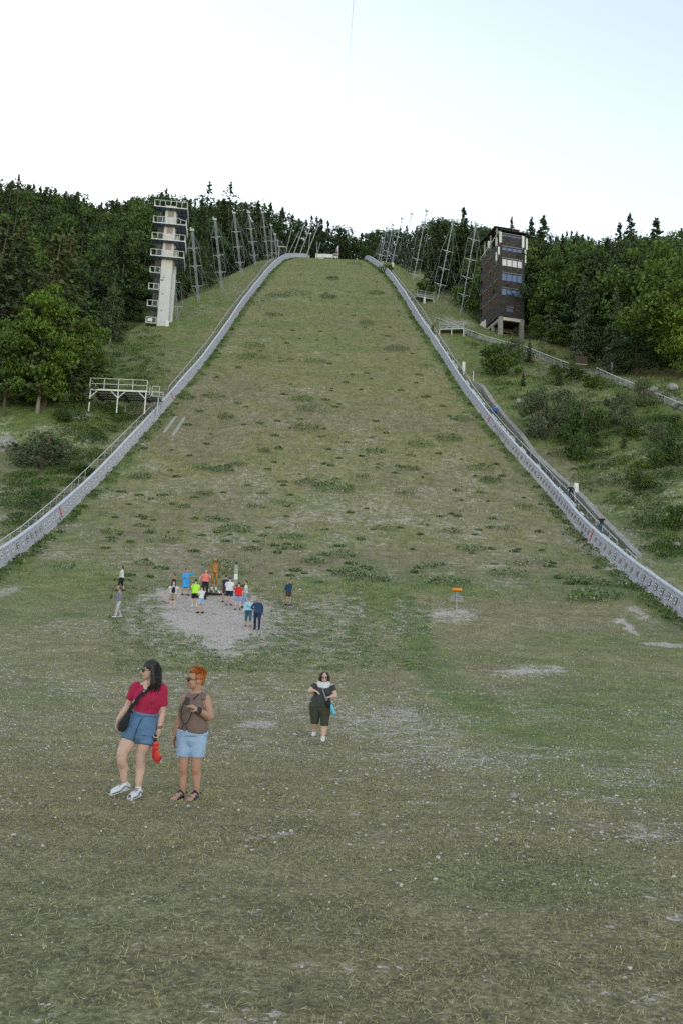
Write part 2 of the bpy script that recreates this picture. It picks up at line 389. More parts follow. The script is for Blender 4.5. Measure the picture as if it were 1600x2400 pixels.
M['wall_boards'] = wall_mat('wall_boards')
M['wall_cap'] = plain('wall_cap', (.55, .56, .64), .7, 0, .15, 1.5)

WALLH, LEAN = 1.30, .34
def wall_frame(pts):
    xs, ys = smooth_line(pts, 360); zs = T(xs, ys)
    d = np.stack([np.gradient(xs), np.gradient(ys), np.gradient(zs)], 1); ln = np.sqrt((d ** 2).sum(1)); s = np.concatenate([[0], np.cumsum(np.hypot(np.hypot(np.diff(xs), np.diff(ys)), np.diff(zs)))])
    return xs, ys, zs, s, d / ln[:, None]
def build_wall(pts, side, label):
    xs, ys, zs, s, d = wall_frame(pts)
    h = WALLH + .05 * np.sin(s * .21) + .07 * vnoise(s, s * 0, 7, 3) + .35 * ss(120, 270, ys)
    nrm = np.stack([side * d[:, 1], -side * d[:, 0], 0 * s], 1); nrm /= np.sqrt((nrm ** 2).sum(1))[:, None]
    foot = np.stack([xs, ys, zs], 1)
    rows = [foot + np.array([0, 0, -.7]), foot + [0, 0, .0]]
    uvv = [-.7, 0.]
    for k in range(1, 6):
        rows.append(foot + nrm * LEAN * k / 5 + np.array([0, 0, 1]) * (h * k / 5)[:, None]); uvv.append(WALLH * k / 5)
    top = rows[-1]; rows.append(top + nrm * .16); uvv.append(1.4); rows.append(foot + nrm * .2 + np.array([0, 0, -.7])); uvv.append(-.7)
    n = len(xs); V = np.concatenate(rows); I = np.arange(len(rows) * n).reshape(len(rows), n)
    Fc = np.stack([I[:-1, :-1], I[:-1, 1:], I[1:, 1:], I[1:, :-1]], -1).reshape(-1, 4)
    if side > 0: Fc = Fc[:, ::-1]
    root = empty('side_wall', ground(float(xs[20]), float(ys[20])), 0, label, 'wooden wall')
    inv = -np.array(root.location)
    me = np_mesh('boards', V + inv, Fc); uvl = me.uv_layers.new(name='UVMap')
    U = np.tile(s, len(rows)); VV = np.repeat(uvv, n); li = Fc.ravel(); uvl.data.foreach_set('uv', np.stack([U[li], VV[li]], 1).astype(np.float32).ravel())
    link_mesh('boards', me, M['wall_boards'], root)
    # thick pale cap rail along the top
    a = top + nrm * (-.05) + np.array([0, 0, .004]); b_ = top + nrm * .24 + np.array([0, 0, .004]); up = np.array([0, 0, .10])
    rows = [a, a + up, b_ + up, b_]; V = np.concatenate(rows); I = np.arange(4 * n).reshape(4, n); I = np.concatenate([I, I[:1]])
    Fc = np.stack([I[:-1, :-1], I[:-1, 1:], I[1:, 1:], I[1:, :-1]], -1).reshape(-1, 4)
    if side > 0: Fc = Fc[:, ::-1]
    link_mesh('cap_rail', np_mesh('cap_rail', V + inv, Fc), M['wall_cap'], root)
    # timber stays behind the boards
    mb = MB(); N = int(s[-1] / 3)
    for i in range(N):
        j = int(np.searchsorted(s, 1.5 + i * 3)); j = min(j, n - 1)
        f = Vector(foot[j] + inv); nn = Vector(nrm[j]); mb.bar(f + nn * (LEAN + .05) + Vector((0, 0, h[j] - .15)), f + nn * 1.25 + Vector((0, 0, -.3)), .1)
    mb.build('stay', M['bark'], root)
    return root, xs, ys, zs, s, d, nrm, inv
WL = build_wall(WALL_L, -1, 'weathered lilac grey board wall running up the left side of the slope')
WR = build_wall(WALL_R, 1, 'weathered lilac grey board wall running up the right side of the slope')
# ------------------------------------------------------------------ trees
M['needles'] = foliage('needles', [(.022, .038, .020), (.042, .070, .031), (.070, .105, .045)], trans=.2)
M['needles_olive'] = foliage('needles_olive', [(.032, .044, .018), (.055, .074, .028), (.085, .105, .042)], trans=.12)
M['leaves_dark'] = foliage('leaves_dark', [(.023, .050, .020), (.045, .085, .031), (.078, .130, .048)], trans=.22)
M['leaves_mid'] = foliage('leaves_mid', [(.042, .085, .02), (.08, .14, .032), (.12, .195, .048)], trans=.25)
M['leaves_bright'] = foliage('leaves_bright', [(.065, .12, .018), (.12, .20, .028), (.18, .28, .045)], trans=.3)
M['leaves_grey'] = foliage('leaves_grey', [(.07, .10, .065), (.11, .145, .09), (.16, .20, .13)], trans=.25)
M['leaves_bush'] = foliage('leaves_bush', [(.032, .066, .02), (.06, .11, .03), (.095, .16, .045)], trans=.25)
M['larch'] = foliage('larch', [(.06, .085, .045), (.10, .13, .065), (.15, .18, .10)], trans=.25)

def leaf_tris(C, size, rg, flat=.0, dirs=None):
    """one small irregular leaf-clump triangle pair (4 verts, a folded quad) per centre"""
    n = len(C); a = rg.normal(size=(n, 3)); 
    if dirs is not None: a = a * .45 + dirs
    a /= np.linalg.norm(a, axis=1)[:, None]
    b = rg.normal(size=(n, 3)); b[:, 2] *= (1 - flat); b -= a * (a * b).sum(1)[:, None]; b /= np.linalg.norm(b, axis=1)[:, None]
    s1 = size * rg.uniform(.55, 1.25, n)[:, None]; s2 = size * rg.uniform(.35, .8, n)[:, None]
    V = np.stack([C - a * s1, C + b * s2 * .9, C + a * s1 * .9, C - b * s2], 1).reshape(-1, 3)
    return V
def quads(n): return np.arange(n * 4).reshape(n, 4)

def conifer_crown(seed, h=1.0, width=.17, dens=1.0, droop=.25, base=.12, ragged=.3):
    """unit tall crown; whorls of drooping boughs, each bough a spray of small needle clumps"""
    rg = np.random.default_rng(seed); C = []; D = []
    z = base
    while z < .985:
        t = (z - base) / (1 - base); Lr = width * (1 - t) ** .85 * (1 + .12 * math.sin(z * 40)) + .008
        nb = int(max(4, 9 * (1 - t * .5) * dens))
        for k in range(nb):
            az = rg.uniform(0, 2 * math.pi); L = Lr * rg.uniform(1 - ragged * 1.6, 1 + ragged * .5)
            if rg.random() < .06: continue
            m = max(3, int(26 * L / width * dens)); u = np.sqrt(rg.uniform(.03, 1, m)); wv = rg.normal(0, .16, m) * u * L
            x = u * L; zz = z - droop * L * u ** 1.6 * 1.4 + .10 * L * u ** 3 * 1.5 - np.abs(rg.normal(0, .010, m))
            ca, sa = math.cos(az), math.sin(az)
            C.append(np.stack([x * ca - wv * sa, x * sa + wv * ca, zz + rg.normal(0, .003, m)], 1))
            D.append(np.tile([ca * .8, sa * .8, -.45], (m, 1)))
        z += .020 + .012 * (1 - t)
    top = np.stack([rg.normal(0, .004, 14), rg.normal(0, .004, 14), rg.uniform(.95, 1.005, 14)], 1)
    C.append(top); D.append(np.tile([0, 0, 1.], (14, 1)))
    C = np.concatenate(C); D = np.concatenate(D)
    V = leaf_tris(C, .0155, rg, .5, D)
    return V * h, quads(len(C))

def broad_crown(seed, wx=.36, base=.16, nclump=46, leaves=95, leaf=.019, narrow=.0, hollow=.55):
    rg = np.random.default_rng(seed); C = []
    cz = (1 + base) / 2; rz = (1 - base) / 2
    for k in range(nclump):
        while True:
            p = rg.uniform(-1, 1, 3); r = np.linalg.norm(p)
            if .35 < r < 1: break
        if r < .8 and rg.random() < .35: p = p / r * rg.uniform(.75, .98)
        sh = 1 - narrow * max(0, p[2]); c = np.array([p[0] * wx * sh, p[1] * wx * sh, cz + p[2] * rz * .93])
        rad = np.array([.115, .115, .07]) * rg.uniform(.6, 1.35)
        m = int(leaves * rg.uniform(.6, 1.3)); d = rg.normal(size=(m, 3)); d /= np.linalg.norm(d, axis=1)[:, None]
        rr = rg.uniform(hollow, 1.0, m)[:, None]; d[:, 2] = np.where(d[:, 2] < -.3, d[:, 2] * .4, d[:, 2])
        C.append(c + d * rr * rad)
    C = np.concatenate(C); V = leaf_tris(C, leaf, rg, .45)
    return V, quads(len(C))

def trunk_mesh(name, h, r, limbs, seed, lean=.01):
    rg = random.Random(seed); mb = MB(); N = 7
    pts = [(lean * math.sin(i * 1.3 + seed), lean * math.cos(i * 1.7 + seed), h * i / (N - 1)) for i in range(N)]; pts[0] = (0, 0, -.05)
    mb.tube(pts, [r * (1 - .85 * i / (N - 1)) + (r * .35 if i == 0 else 0) for i in range(N)] and r, 7, True, None)
    # taper
    for i in range(N):
        f = 1 - .86 * i / (N - 1) + (.3 if i == 0 else 0)
        cx, cy, _ = pts[i]
        for k in range(7):
            vx, vy, vz = mb.v[i * 7 + k]; mb.v[i * 7 + k] = (cx + (vx - cx) * f, cy + (vy - cy) * f, vz)
    for z0, L, up in limbs:
        for _ in range(2):
            a = rg.uniform(0, 6.28); z = h * z0 * rg.uniform(.9, 1.1)
            mid = (math.cos(a) * L * .5, math.sin(a) * L * .5, z + L * up * .4); end = (math.cos(a + .3) * L, math.sin(a + .3) * L, z + L * up)
            mb.tube([(0, 0, z), mid, end], r * .3, 5)
    return mb
PROTO = {}
def proto(key, crown, mat, trunkmb, bark):
    V, Fc = crown
    cm = np_mesh('crown', V, Fc); cm.materials.append(mat)
    tm = bpy.data.meshes.new('trunk'); tm.from_pydata(trunkmb.v, [], trunkmb.f); tm.materials.append(bark); tm.update()
    PROTO[key] = (cm, tm)
spl = [(.3, .06, -.1), (.5, .05, -.1)]; brl = [(.28, .16, .8), (.38, .2, .7), (.5, .16, .8), (.62, .12, .8)]
for i in range(4):
    proto('spruce%d' % i, conifer_crown(10 + i, 1, [.15, .17, .19, .14][i], 1, [.3, .2, .35, .25][i], [.10, .14, .08, .2][i], .35), M['needles'], trunk_mesh('t', .98, .011, spl, i), M['bark'])
for i in range(2):
    proto('olive%d' % i, conifer_crown(30 + i, 1, [.2, .22][i], 1, .3, [.08, .12][i], .5), M['needles_olive'], trunk_mesh('t', .97, .012, spl, i), M['bark'])
for i in range(4):
    proto('broad%d' % i, broad_crown(50 + i, [.30, .34, .27, .38][i], [.14, .18, .10, .2][i], 44, 100), M['leaves_dark'], trunk_mesh('t', .8, .016, brl, i), M['bark'])
for i in range(2):
    proto('beech%d' % i, broad_crown(60 + i, [.32, .36][i], .13, 46, 100, .019, .2), M['leaves_mid'], trunk_mesh('t', .8, .016, brl, i), M['bark'])
proto('pine', conifer_crown(80, 1, .2, .55, -.05, .35, .7), M['needles'], trunk_mesh('t', .98, .012, [(.3, .1, .1), (.45, .1, .1)], 5), M['bark'])
proto('bright', broad_crown(90, .30, .06, 70, 150, .0165, .35), M['leaves_bright'], trunk_mesh('t', .8, .016, brl, 4), M['pale_bark'])
proto('larch', conifer_crown(85, 1, .24, 1.25, .22, .14, .4), M['larch'], trunk_mesh('t', .99, .011, [(.2, .1, .0), (.12, .08, 0), (.3, .12, 0)], 6), M['pale_bark'])
proto('grey_spruce', conifer_crown(86, 1, .19, 1.1, .2, .05, .4), M['leaves_grey'], trunk_mesh('t', .99, .011, spl, 7), M['bark'])

def tree(key, x, y, h, name, label, cat='tree', group=None, wid=1.0, rz=None, sink=.3):
    cm, tm = PROTO[key]
    o = empty(name, ground(x, y, -sink), random.uniform(0, 6.28) if rz is None else rz, label, cat, group)
    o.scale = (h * wid, h * wid, h)
    for nm, me in (('crown', cm), ('trunk', tm)):
        c = bpy.data.objects.new(nm, me); COL.objects.link(c); c.parent = o
    return o

SKY = [(-200, 410), (0, 430), (20, 418), (60, 427), (100, 438), (150, 442), (195, 455), (220, 478), (250, 470), (290, 465), (330, 467), (380, 450), (420, 462), (450, 468), (480, 468), (505, 470), (530, 466), (560, 478), (590, 468), (640, 477),
       (680, 492), (700, 512), (745, 503), (800, 532), (825, 552), (850, 547), (880, 537), (930, 532), (990, 525), (1040, 512), (1080, 518), (1110, 527), (1150, 532), (1200, 540), (1235, 545), (1250, 552), (1272, 548), (1300, 552), (1350, 537), (1400, 562), (1440, 555), (1480, 550), (1510, 555), (1540, 550), (1560, 552), (1600, 548), (1800, 520)]
def sky_height(x, y):
    """tallest a tree on this spot may be so that its tip just reaches the wooded skyline"""
    z0 = float(T(x, y)); hs = np.arange(2, 60, .5); px, py = proj(np.full(hs.shape, x), np.full(hs.shape, y), z0 + hs)
    lim = np.interp(px, [p[0] for p in SKY], [p[1] for p in SKY]); ok = np.where(py > lim)[0]
    return (hs[ok[-1]] if len(ok) else 0), float(px[0])
FOREST = dict(
    left=('in the wood behind the white concrete tower', 'trees of the wood behind the concrete tower'),
    back=('in the wood behind the top of the slope', 'trees of the wood behind the top of the slope'),
    right=('in the wood beside the dark timber tower', 'trees of the wood beside the timber tower'))
SPEC = dict(spruce='dark green spruce', olive='olive brown green spruce', broad='dark round crowned leafy tree', beech='mid green leafy tree with spreading crown')
def plant_forest():
    rg = random.Random(3); placed = []
    def ok(x, y, d): return all((x - a) ** 2 + (y - b) ** 2 > d * d for a, b in placed)
    def go(zone, n, region, spacing, kinds):
        c = 0; tries = 0
        while c < n and tries < 9000:
            tries += 1; x, y = region(rg)
            if x is None: continue
            if not ok(x, y, spacing + .012 * y): continue
            hm, px = sky_height(x, y)
            if px < -110 or px > 1720 or hm < 8: continue
            if 1085 < px < 1250 and y < 184: continue
            k = kinds(rg, x, y, px); base = k.rstrip('0123456789')
            h = min(rg.uniform(17, 27) if base != 'broad' else rg.uniform(15, 22), hm * rg.uniform(.93, 1.03))
            placed.append((x, y)); where, grp = FOREST[zone]
            tree(k, x, y, h, base_name[base], '%s %s' % (SPEC[base], where), 'tree', grp + ', ' + SPEC[base], rg.uniform(1.15, 1.55) if base in ('spruce', 'olive') else rg.uniform(.85, 1.1)); c += 1
        return c
    base_name = dict(spruce='spruce_tree', olive='spruce_tree', broad='broadleaf_tree', beech='broadleaf_tree')
    def kL(rg, x, y, px):
        r = rg.random(); con = .75 if (px < 170 or y > 215) else .33
        if r < con: return 'spruce%d' % rg.randrange(4) if rg.random() < .85 else 'olive%d' % rg.randrange(2)
        return 'broad%d' % rg.randrange(4) if rg.random() < .75 else 'beech%d' % rg.randrange(2)
    def rL(rg):
        y = rg.uniform(113, 275); e = float(seg(y, EDGE_L)); return e - (7.5 if y > 126 else 3.5) - rg.random() ** 1.3 * (14 + (y - 100) * .5), y
    def rLf(rg):
        y = rg.uniform(112, 150); return float(seg(y, EDGE_L)) - (2.0 if y < 127 else 8.0) - rg.uniform(0, 26), y
    def rB(rg):
        y = rg.uniform(318, 400); return rg.uniform(-75, 62), y
    def rR(rg):
        y = rg.uniform(128, 250)
        e = float(seg(y, EDGE_R)) if y > 168 else float(np.interp(y, [126, 150, 168], [62, 44, 34])); return e + (8 if y > 165 else 4) + rg.random() ** 1.2 * (20 + (y - 100) * .42), y
    def kR(rg, x, y, px):
        r = rg.random(); con = .15
        if y > 195: con = .38
        if r < con: return 'spruce%d' % rg.randrange(4) if rg.random() < .8 else 'olive%d' % rg.randrange(2)
        return 'broad%d' % rg.randrange(4) if rg.random() < .6 else 'beech%d' % rg.randrange(2)
    def kB(rg, x, y, px): return 'spruce%d' % rg.randrange(4) if rg.random() < .55 else 'broad%d' % rg.randrange(4)
    # the row that makes the skyline: one tree every few pixels, standing where its tip just reaches the line
    nsky = 0
    px = -60.0
    while px < 1680:
        px += rg.uniform(9, 17)
        if 845 < px < 0: continue
        cand = []
        for y in range(150, 420, 6):
            q0 = at_depth(px, 700, float(y)); x = q0.x; e, er = float(seg(y, EDGE_L)), float(seg(y, EDGE_R))
            if y < 318 and e - 9 < x < er + 8: continue
            hm, ppx = sky_height(x, y)
            if 15 < hm < 31 and ok(x, y, 3.2): cand.append((hm, x, y))
        if not cand: continue
        hm, x, y = rg.choice(cand[-7:])
        zone = 'back' if y > 316 else ('left' if x < 0 else 'right')
        con = rg.random() < (.72 if zone != 'right' else .3); k = ('spruce%d' if con else 'broad%d') % rg.randrange(4); base = k.rstrip('0123456789')
        where, grp = FOREST[zone]; placed.append((x, y)); nsky += 1
        tree(k, x, y, hm * (rg.uniform(.97, 1.03) if con else rg.uniform(.9, 1.0)) + .3, base_name[base], '%s %s' % (SPEC[base], where), 'tree', grp + ', ' + SPEC[base], rg.uniform(1.2, 1.6) if con else rg.uniform(1.0, 1.3))
    print('skyline', nsky)
    a = go('left', 30, rLf, 4.0, lambda rg, x, y, px: 'olive%d' % rg.randrange(2) if rg.random() < .5 else 'spruce%d' % rg.randrange(4))
    b = go('left', 92, rL, 3.6, kL); c = go('right', 92, rR, 3.4, kR); d = go('back', 48, rB, 3.6, kB)
    print('forest', a, b, c, d)
plant_forest()

def tree_at(key, px, py, top, name, label, wid=1.0, depth=None, cat='tree', group=None):
    """plant where the photo shows the foot (or at a known distance) and let the tip reach its height in the photo"""
    if depth is None: p = hit(px, py)
    else: q0 = at_depth(px, py, depth); p = ground(q0.x, depth)
    hs = np.arange(.5, 60, .1); X, Yp = proj(np.full(hs.shape, p.x), np.full(hs.shape, p.y), p.z + hs)
    h = float(hs[np.argmin(np.abs(Yp - top))])
    return tree(key, p.x, p.y, h + .3, name, label, cat, group, wid)
tree_at('larch', 258, 806, 652, 'larch_tree', 'lone thin larch with bare lower trunk standing on the left embankment before the wood', 1.15)
tree_at('bright', 88, 968, 655, 'broadleaf_tree', 'bright green leafy tree at the front of the wood on the far left', .80)
tree_at('beech0', 190, 930, 740, 'broadleaf_tree', 'smaller mid green leafy tree at the right foot of the bright green tree', .8)
tree_at('beech1', 10, 975, 720, 'broadleaf_tree', 'mid green leafy tree cut by the left edge beside the bright green tree', .85)
tree_at('olive0', 135, 880, 548, 'spruce_tree', 'big olive spruce rising behind the bright green tree on the far left', 1.1, 132)
tree_at('olive1', 20, 900, 500, 'spruce_tree', 'tallest olive spruce at the left edge behind the bright green tree', 1.15, 128)
tree_at('spruce2', -35, 980, 600, 'spruce_tree', 'dark spruce cut by the left edge of the view', 1.2, 120)
tree_at('pine', 480, 600, 428, 'pine_tree', 'tall open crowned pine on the skyline between the concrete tower and the masts', 1.2, 250)
tree_at('pine', 531, 600, 428, 'pine_tree', 'right of the two open crowned pines standing above the mast tops', 1.15, 258)
tree_at('pine', 379, 600, 441, 'pine_tree', 'sparse pine poking over the skyline just left of the concrete tower', 1.0, 240)
tree_at('pine', 25, 600, 411, 'pine_tree', 'sparse pine on the skyline at the far left', 1.0, 215)
tree_at('spruce0', 1083, 640, 487, 'spruce_tree', 'pointed dark spruce on the skyline left of the timber tower', 1.5, 225)
tree_at('spruce1', 1197, 640, 508, 'spruce_tree', 'narrow dark spruce peeping over the timber tower roof', .9, 215)
tree_at('spruce1', 1272, 640, 505, 'spruce_tree', 'pointed spruce on the skyline right of the timber tower', 1.5, 190)
tree_at('spruce3', 1243, 640, 510, 'spruce_tree', 'thin spruce close to the right edge of the timber tower', 1.2, 196)
tree_at('spruce2', 1478, 700, 502, 'spruce_tree', 'tallest pointed spruce on the right skyline', 1.15, 182)
tree_at('spruce0', 1453, 700, 522, 'spruce_tree', 'shorter spruce beside the tallest pointed spruce on the right skyline', 1.1, 186)
tree_at('spruce3', 1540, 700, 512, 'spruce_tree', 'pointed spruce near the right edge of the skyline', 1.5, 182)
tree_at('spruce1', 1600, 700, 535, 'spruce_tree', 'spruce cut by the right edge at the skyline', 1.3, 178)
tree_at('grey_spruce', 1366, 850, 655, 'spruce_tree', 'grey green spruce with cones in front of the right wood', 1.25, 150)
tree_at('grey_spruce', 1290, 850, 662, 'spruce_tree', 'smaller grey green spruce beside the bright tree below the timber tower', 1.0, 160)
tree_at('grey_spruce', 1446, 860, 672, 'spruce_tree', 'grey green spruce between the coned spruce and the notice post', 1.0, 143)
tree_at('beech0', 1262, 838, 735, 'broadleaf_tree', 'bright green leafy tree at the right foot of the timber tower', 1.0, 162)
tree_at('beech1', 1310, 850, 755, 'broadleaf_tree', 'low bright green leafy tree right of the tree at the timber tower foot', 1.2, 158)
tree_at('broad1', 1490, 870, 775, 'broadleaf_tree', 'low dark leafy tree overhanging the ground behind the white notice post', 1.5, 139)
tree_at('broad3', 1420, 860, 765, 'broadleaf_tree', 'low dark leafy tree behind the small wooden board', 1.4, 148)
tree_at('beech0', 1590, 880, 600, 'broadleaf_tree', 'mid green leafy tree cut by the right edge above the path', 1.2, 131)
tree_at('bright', 1620, 880, 640, 'broadleaf_tree', 'bright green leafy tree at the right edge of the wood', .8, 127)

# ------------------------------------------------------------------ bushes on the banks
def bush_proto(key, seed, mat, n, leaves, leaf, rx=.5, conif=False):
    rg = np.random.default_rng(seed); C = []
    for k in range(n):
        a = rg.uniform(0, 6.28); r = math.sqrt(rg.random()) * rx * .8; zz = rg.uniform(.12, .86) * (1 - (r / rx) ** 2 * .45)
        m = int(leaves * rg.uniform(.5, 1.4)); d = rg.normal(size=(m, 3)); d /= np.linalg.norm(d, axis=1)[:, None]
        C.append(np.array([math.cos(a) * r, math.sin(a) * r, zz]) + d * rg.uniform(.5, 1, m)[:, None] * np.array([.17, .17, .13]) * rg.uniform(.6, 1.3))
    C = np.concatenate(C); C = C[C[:, 2] > -.05]; V = leaf_tris(C, leaf, rg, .3)
    me = np_mesh('foliage', V, quads(len(C))); me.materials.append(mat)
    mb = MB(); rr = random.Random(seed)
    for k in range(6):
        a = rr.uniform(0, 6.28); L = rr.uniform(.15, .4); mb.tube([(0, 0, -.1), (math.cos(a) * L * .5, math.sin(a) * L * .5, .35), (math.cos(a) * L, math.sin(a) * L, rr.uniform(.6, .9))], .015, 5)
    sm = bpy.data.meshes.new('stem'); sm.from_pydata(mb.v, [], mb.f); sm.materials.append(M['bark']); sm.update()
    PROTO[key] = (me, sm)
bush_proto('willow', 1, M['leaves_grey'], 30, 110, .028)
bush_proto('willow2', 2, M['leaves_grey'], 24, 110, .03)
bush_proto('green', 3, M['leaves_mid'], 26, 90, .035)
bush_proto('dark', 4, M['leaves_bush'], 26, 90, .035)
bush_proto('bright_b', 5, M['leaves_bright'], 22, 80, .035)
def bush(key, px, py, wpx, top, label, name='bush', depth=None, cat='bush', young=False):
    p = hit(px, py) if depth is None else ground(at_depth(px, py, depth).x, depth)
    hs = np.arange(.2, 30, .1); X, Yp = proj(np.full(hs.shape, p.x), np.full(hs.shape, p.y), p.z + hs); h = float(hs[np.argmin(np.abs(Yp - top))]) + .2
    w = wpx / F_PX * math.hypot(p.y, p.z) / 1.05
    o = empty(name, p + Vector((0, 0, -.2)), random.uniform(0, 6.28), label, cat); o.scale = (w, w, h)
    if young: o.scale = (h * w / h / .38, w / .38, h)
    for nm, me in zip(('foliage', 'stem') if not young else ('crown', 'trunk'), PROTO[key]):
        c = bpy.data.objects.new(nm, me); COL.objects.link(c); c.parent = o
    return o
BUSHES = [
 ('willow', 95, 1100, 170, 1010, 'big round grey green willow bush below the left bank terrace'),
 ('willow', 1275, 1030, 130, 905, 'largest soft grey willow bush on the right bank'),
 ('willow2', 1315, 1000, 90, 892, 'grey willow bush behind and right of the largest willow bush'),
 ('dark', 1345, 1040, 90, 920, 'dark green bush in the middle of the right bank thicket'),
 ('willow2', 1450, 1000, 80, 905, 'rounded grey green willow bush right of the thicket middle'),
 ('willow', 1512, 955, 72, 880, 'dense grey green bush standing against the path railing'),
 ('dark', 1355, 1080, 80, 1005, 'low dark green spruce bush at the lower end of the thicket'),
 ('green', 1400, 1010, 70, 940, 'mid green bush between the thicket and the willow'),
 ('dark', 1480, 1025, 60, 965, 'dark bush just below the rounded willow bush'),
 ('green', 1170, 880, 120, 800, 'broad green bush on the bank below the timber tower'),
 ('willow2', 1200, 850, 70, 785, 'pale bush at the concrete legs of the timber tower'),
 ('dark', 1250, 960, 50, 905, 'small dark bush left of the largest willow bush'),
 ('green', 1300, 880, 40, 850, 'small green bush under the path railing'),
 ('dark', 1345, 890, 70, 850, 'dark bush under the small wooden board'),
 ('green', 1390, 910, 60, 870, 'mid green bush just below the gap in the path railing'),
 ('dark', 1500, 1150, 80, 1090, 'dark spreading bush on the stony part of the right bank'),
 ('green', 1535, 1100, 60, 1050, 'mid green bush above the stony patch on the right'),
 ('dark', 1580, 1090, 80, 990, 'dark bush near the right edge above the stony patch'),
 ('willow2', 1540, 1035, 60, 985, 'pale grey bush above the stony patch'),
 ('green', 1585, 1020, 60, 960, 'mid green bush at the right edge below the path'),
 ('bright_b', 1500, 1105, 40, 1070, 'bright green round bush on the right bank'),
 ('green', 1590, 1240, 90, 1165, 'mossy green bush at the right edge of the bank'),
 ('dark', 210, 905, 50, 855, 'dark bush at the wood edge above the left steel platform'),
 ('green', 235, 880, 70, 830, 'mid green bush at the left wood edge'),
 ('green', 215, 850, 60, 800, 'light bush at the wood edge under the lone larch'),
 ('dark', 150, 990, 60, 955, 'dark low bush at the foot of the left wood'),
 ('green', 20, 1060, 60, 1030, 'green bush beside the pale rock on the far left'),
 ('dark', 195, 1115, 70, 1080, 'dark low bush right of the willow bush on the left bank'),
 ('dark', 1160, 840, 40, 800, 'dark bush left of the broad green bush under the timber tower'),
 ('green', 905, 640, 40, 615, 'green bush outside the right wall near the crest'),
 ('green', 1000, 690, 70, 660, 'green bush behind the small platform near the crest'),
 ('dark', 1090, 715, 60, 680, 'dark bush at the foot of the guyed masts on the right'),
]
for k, px, py, w, top, lab in BUSHES: bush(k, px, py, w, top, lab)
YOUNG = [('spruce1', 1308, 905, 26, 855, 'small young spruce on the right bank near the path railing'), ('spruce2', 1240, 850, 24, 795, 'young spruce between the timber tower and the path railing'),
         ('spruce0', 1225, 905, 22, 868, 'young dark spruce on the bank left of the willow bush'), ('olive0', 1460, 1050, 24, 1015, 'young olive spruce below the rounded willow bush'), ('spruce1', 1385, 1050, 30, 960, 'tall young spruce inside the right bank thicket')]
for k, px, py, w, top, lab in YOUNG: tree_at(k, px, py, top, 'young_spruce', lab, 1.3)

# ------------------------------------------------------------------ ground cover: grass and weeds (nobody could count them)
M['grass'] = foliage('grass', [(.14, .15, .05), (.28, .27, .11), (.44, .39, .20), (.66, .57, .39)], big=.35, trans=.3)
M['tall_grass'] = foliage('tall_grass', [(.055, .085, .018), (.115, .15, .04), (.18, .20, .065), (.27, .25, .11)], big=.08)
M['weeds'] = foliage('weeds', [(.03, .065, .022), (.06, .12, .04), (.11, .18, .07), (.22, .29, .17)], big=.4)
M['pale_weeds'] = foliage('pale_weeds', [(.14, .20, .13), (.32, .38, .29), (.60, .62, .55)], big=.4)

def blades(n, xr, yr, L0, L1, w, seed, tuft=1, keep=None, lean=.6):
    rg = np.random.default_rng(seed)
    # even over the ground in view
    y = yr[0] + (yr[1] - yr[0]) * np.sqrt(rg.random(n)) if xr is None else rg.uniform(*yr, n)
    x = rg.uniform(-1, 1, n) * (.41 * y + .4) if xr is None else rg.uniform(*xr, n)
    if keep is not None:
        k = keep(x, y, rg); x, y = x[k], y[k]
    m = len(x); x = np.repeat(x, tuft) + rg.normal(0, L1 * .35, m * tuft) * (tuft > 1); y = np.repeat(y, tuft) + rg.normal(0, L1 * .35, m * tuft) * (tuft > 1)
    z = T(x, y); n = len(x); a = rg.uniform(0, 6.28, n); L = rg.uniform(L0, L1, n); ln = rg.uniform(.1, lean, n) * 1.4
    W = w * rg.uniform(.6, 1.3, n); b = rg.uniform(0, 6.28, n)
    base = np.stack([x, y, z - .004], 1); side = np.stack([np.cos(b) * W, np.sin(b) * W, 0 * W], 1)
    up = np.stack([np.cos(a) * np.sin(ln) * L, np.sin(a) * np.sin(ln) * L, np.cos(ln) * L], 1)
    V = np.stack([base - side, base + side, base + up], 1).reshape(-1, 3)
    return V, np.arange(n * 3).reshape(n, 3)
def not_gravel(x, y, rg):
    g, l, d = masks(x, y, T(x, y)); return rg.random(len(x)) > g * 1.05 + .1 * (vnoise(x, y, .5, 41) > .35)
Vs = []; Fs = []; off = 0
for args in ((260000, None, (3.6, 14), .006, .030, .0024, 1, 1, lambda x, y, rg: not_gravel(x, y, rg) & (rg.random(len(x)) > ss(6, 14, y) * .8), .95), (190000, None, (7, 27), .010, .036, .0038, 2, 1, lambda x, y, rg: not_gravel(x, y, rg) & (rg.random(len(x)) < ss(7, 13, y)) & (rg.random(len(x)) > ss(18, 27, y)), .95), (5000, None, (3.6, 16), .03, .085, .0028, 3, 5, lambda x, y, rg: vnoise(x, y, .9, 42) > .45, .6),
             (130000, None, (16, 64), .02, .075, .009, 4, 1, lambda x, y, rg: not_gravel(x, y, rg) & (rg.random(len(x)) < ss(16, 26, y)), .85)):
    V, Fc = blades(*args); Vs.append(V); Fs.append(Fc + off); off += len(V)
rgt = np.random.default_rng(77); n = 230000; y = 3.6 + 14 * rgt.random(n) ** .75; x = rgt.uniform(-1, 1, n) * (.41 * y + .4); k = not_gravel(x, y, rgt) & (rgt.random(n) < .45 + .4 * vnoise(x, y, .8, 61)); x, y = x[k], y[k]; n = len(x)
a = rgt.uniform(0, 6.283, n); L = rgt.uniform(.004, .017, n) * (1 + y / 12); W = rgt.uniform(.0007, .0014, n) * (1 + y / 7); z = T(x, y) + rgt.uniform(.003, .018, n)
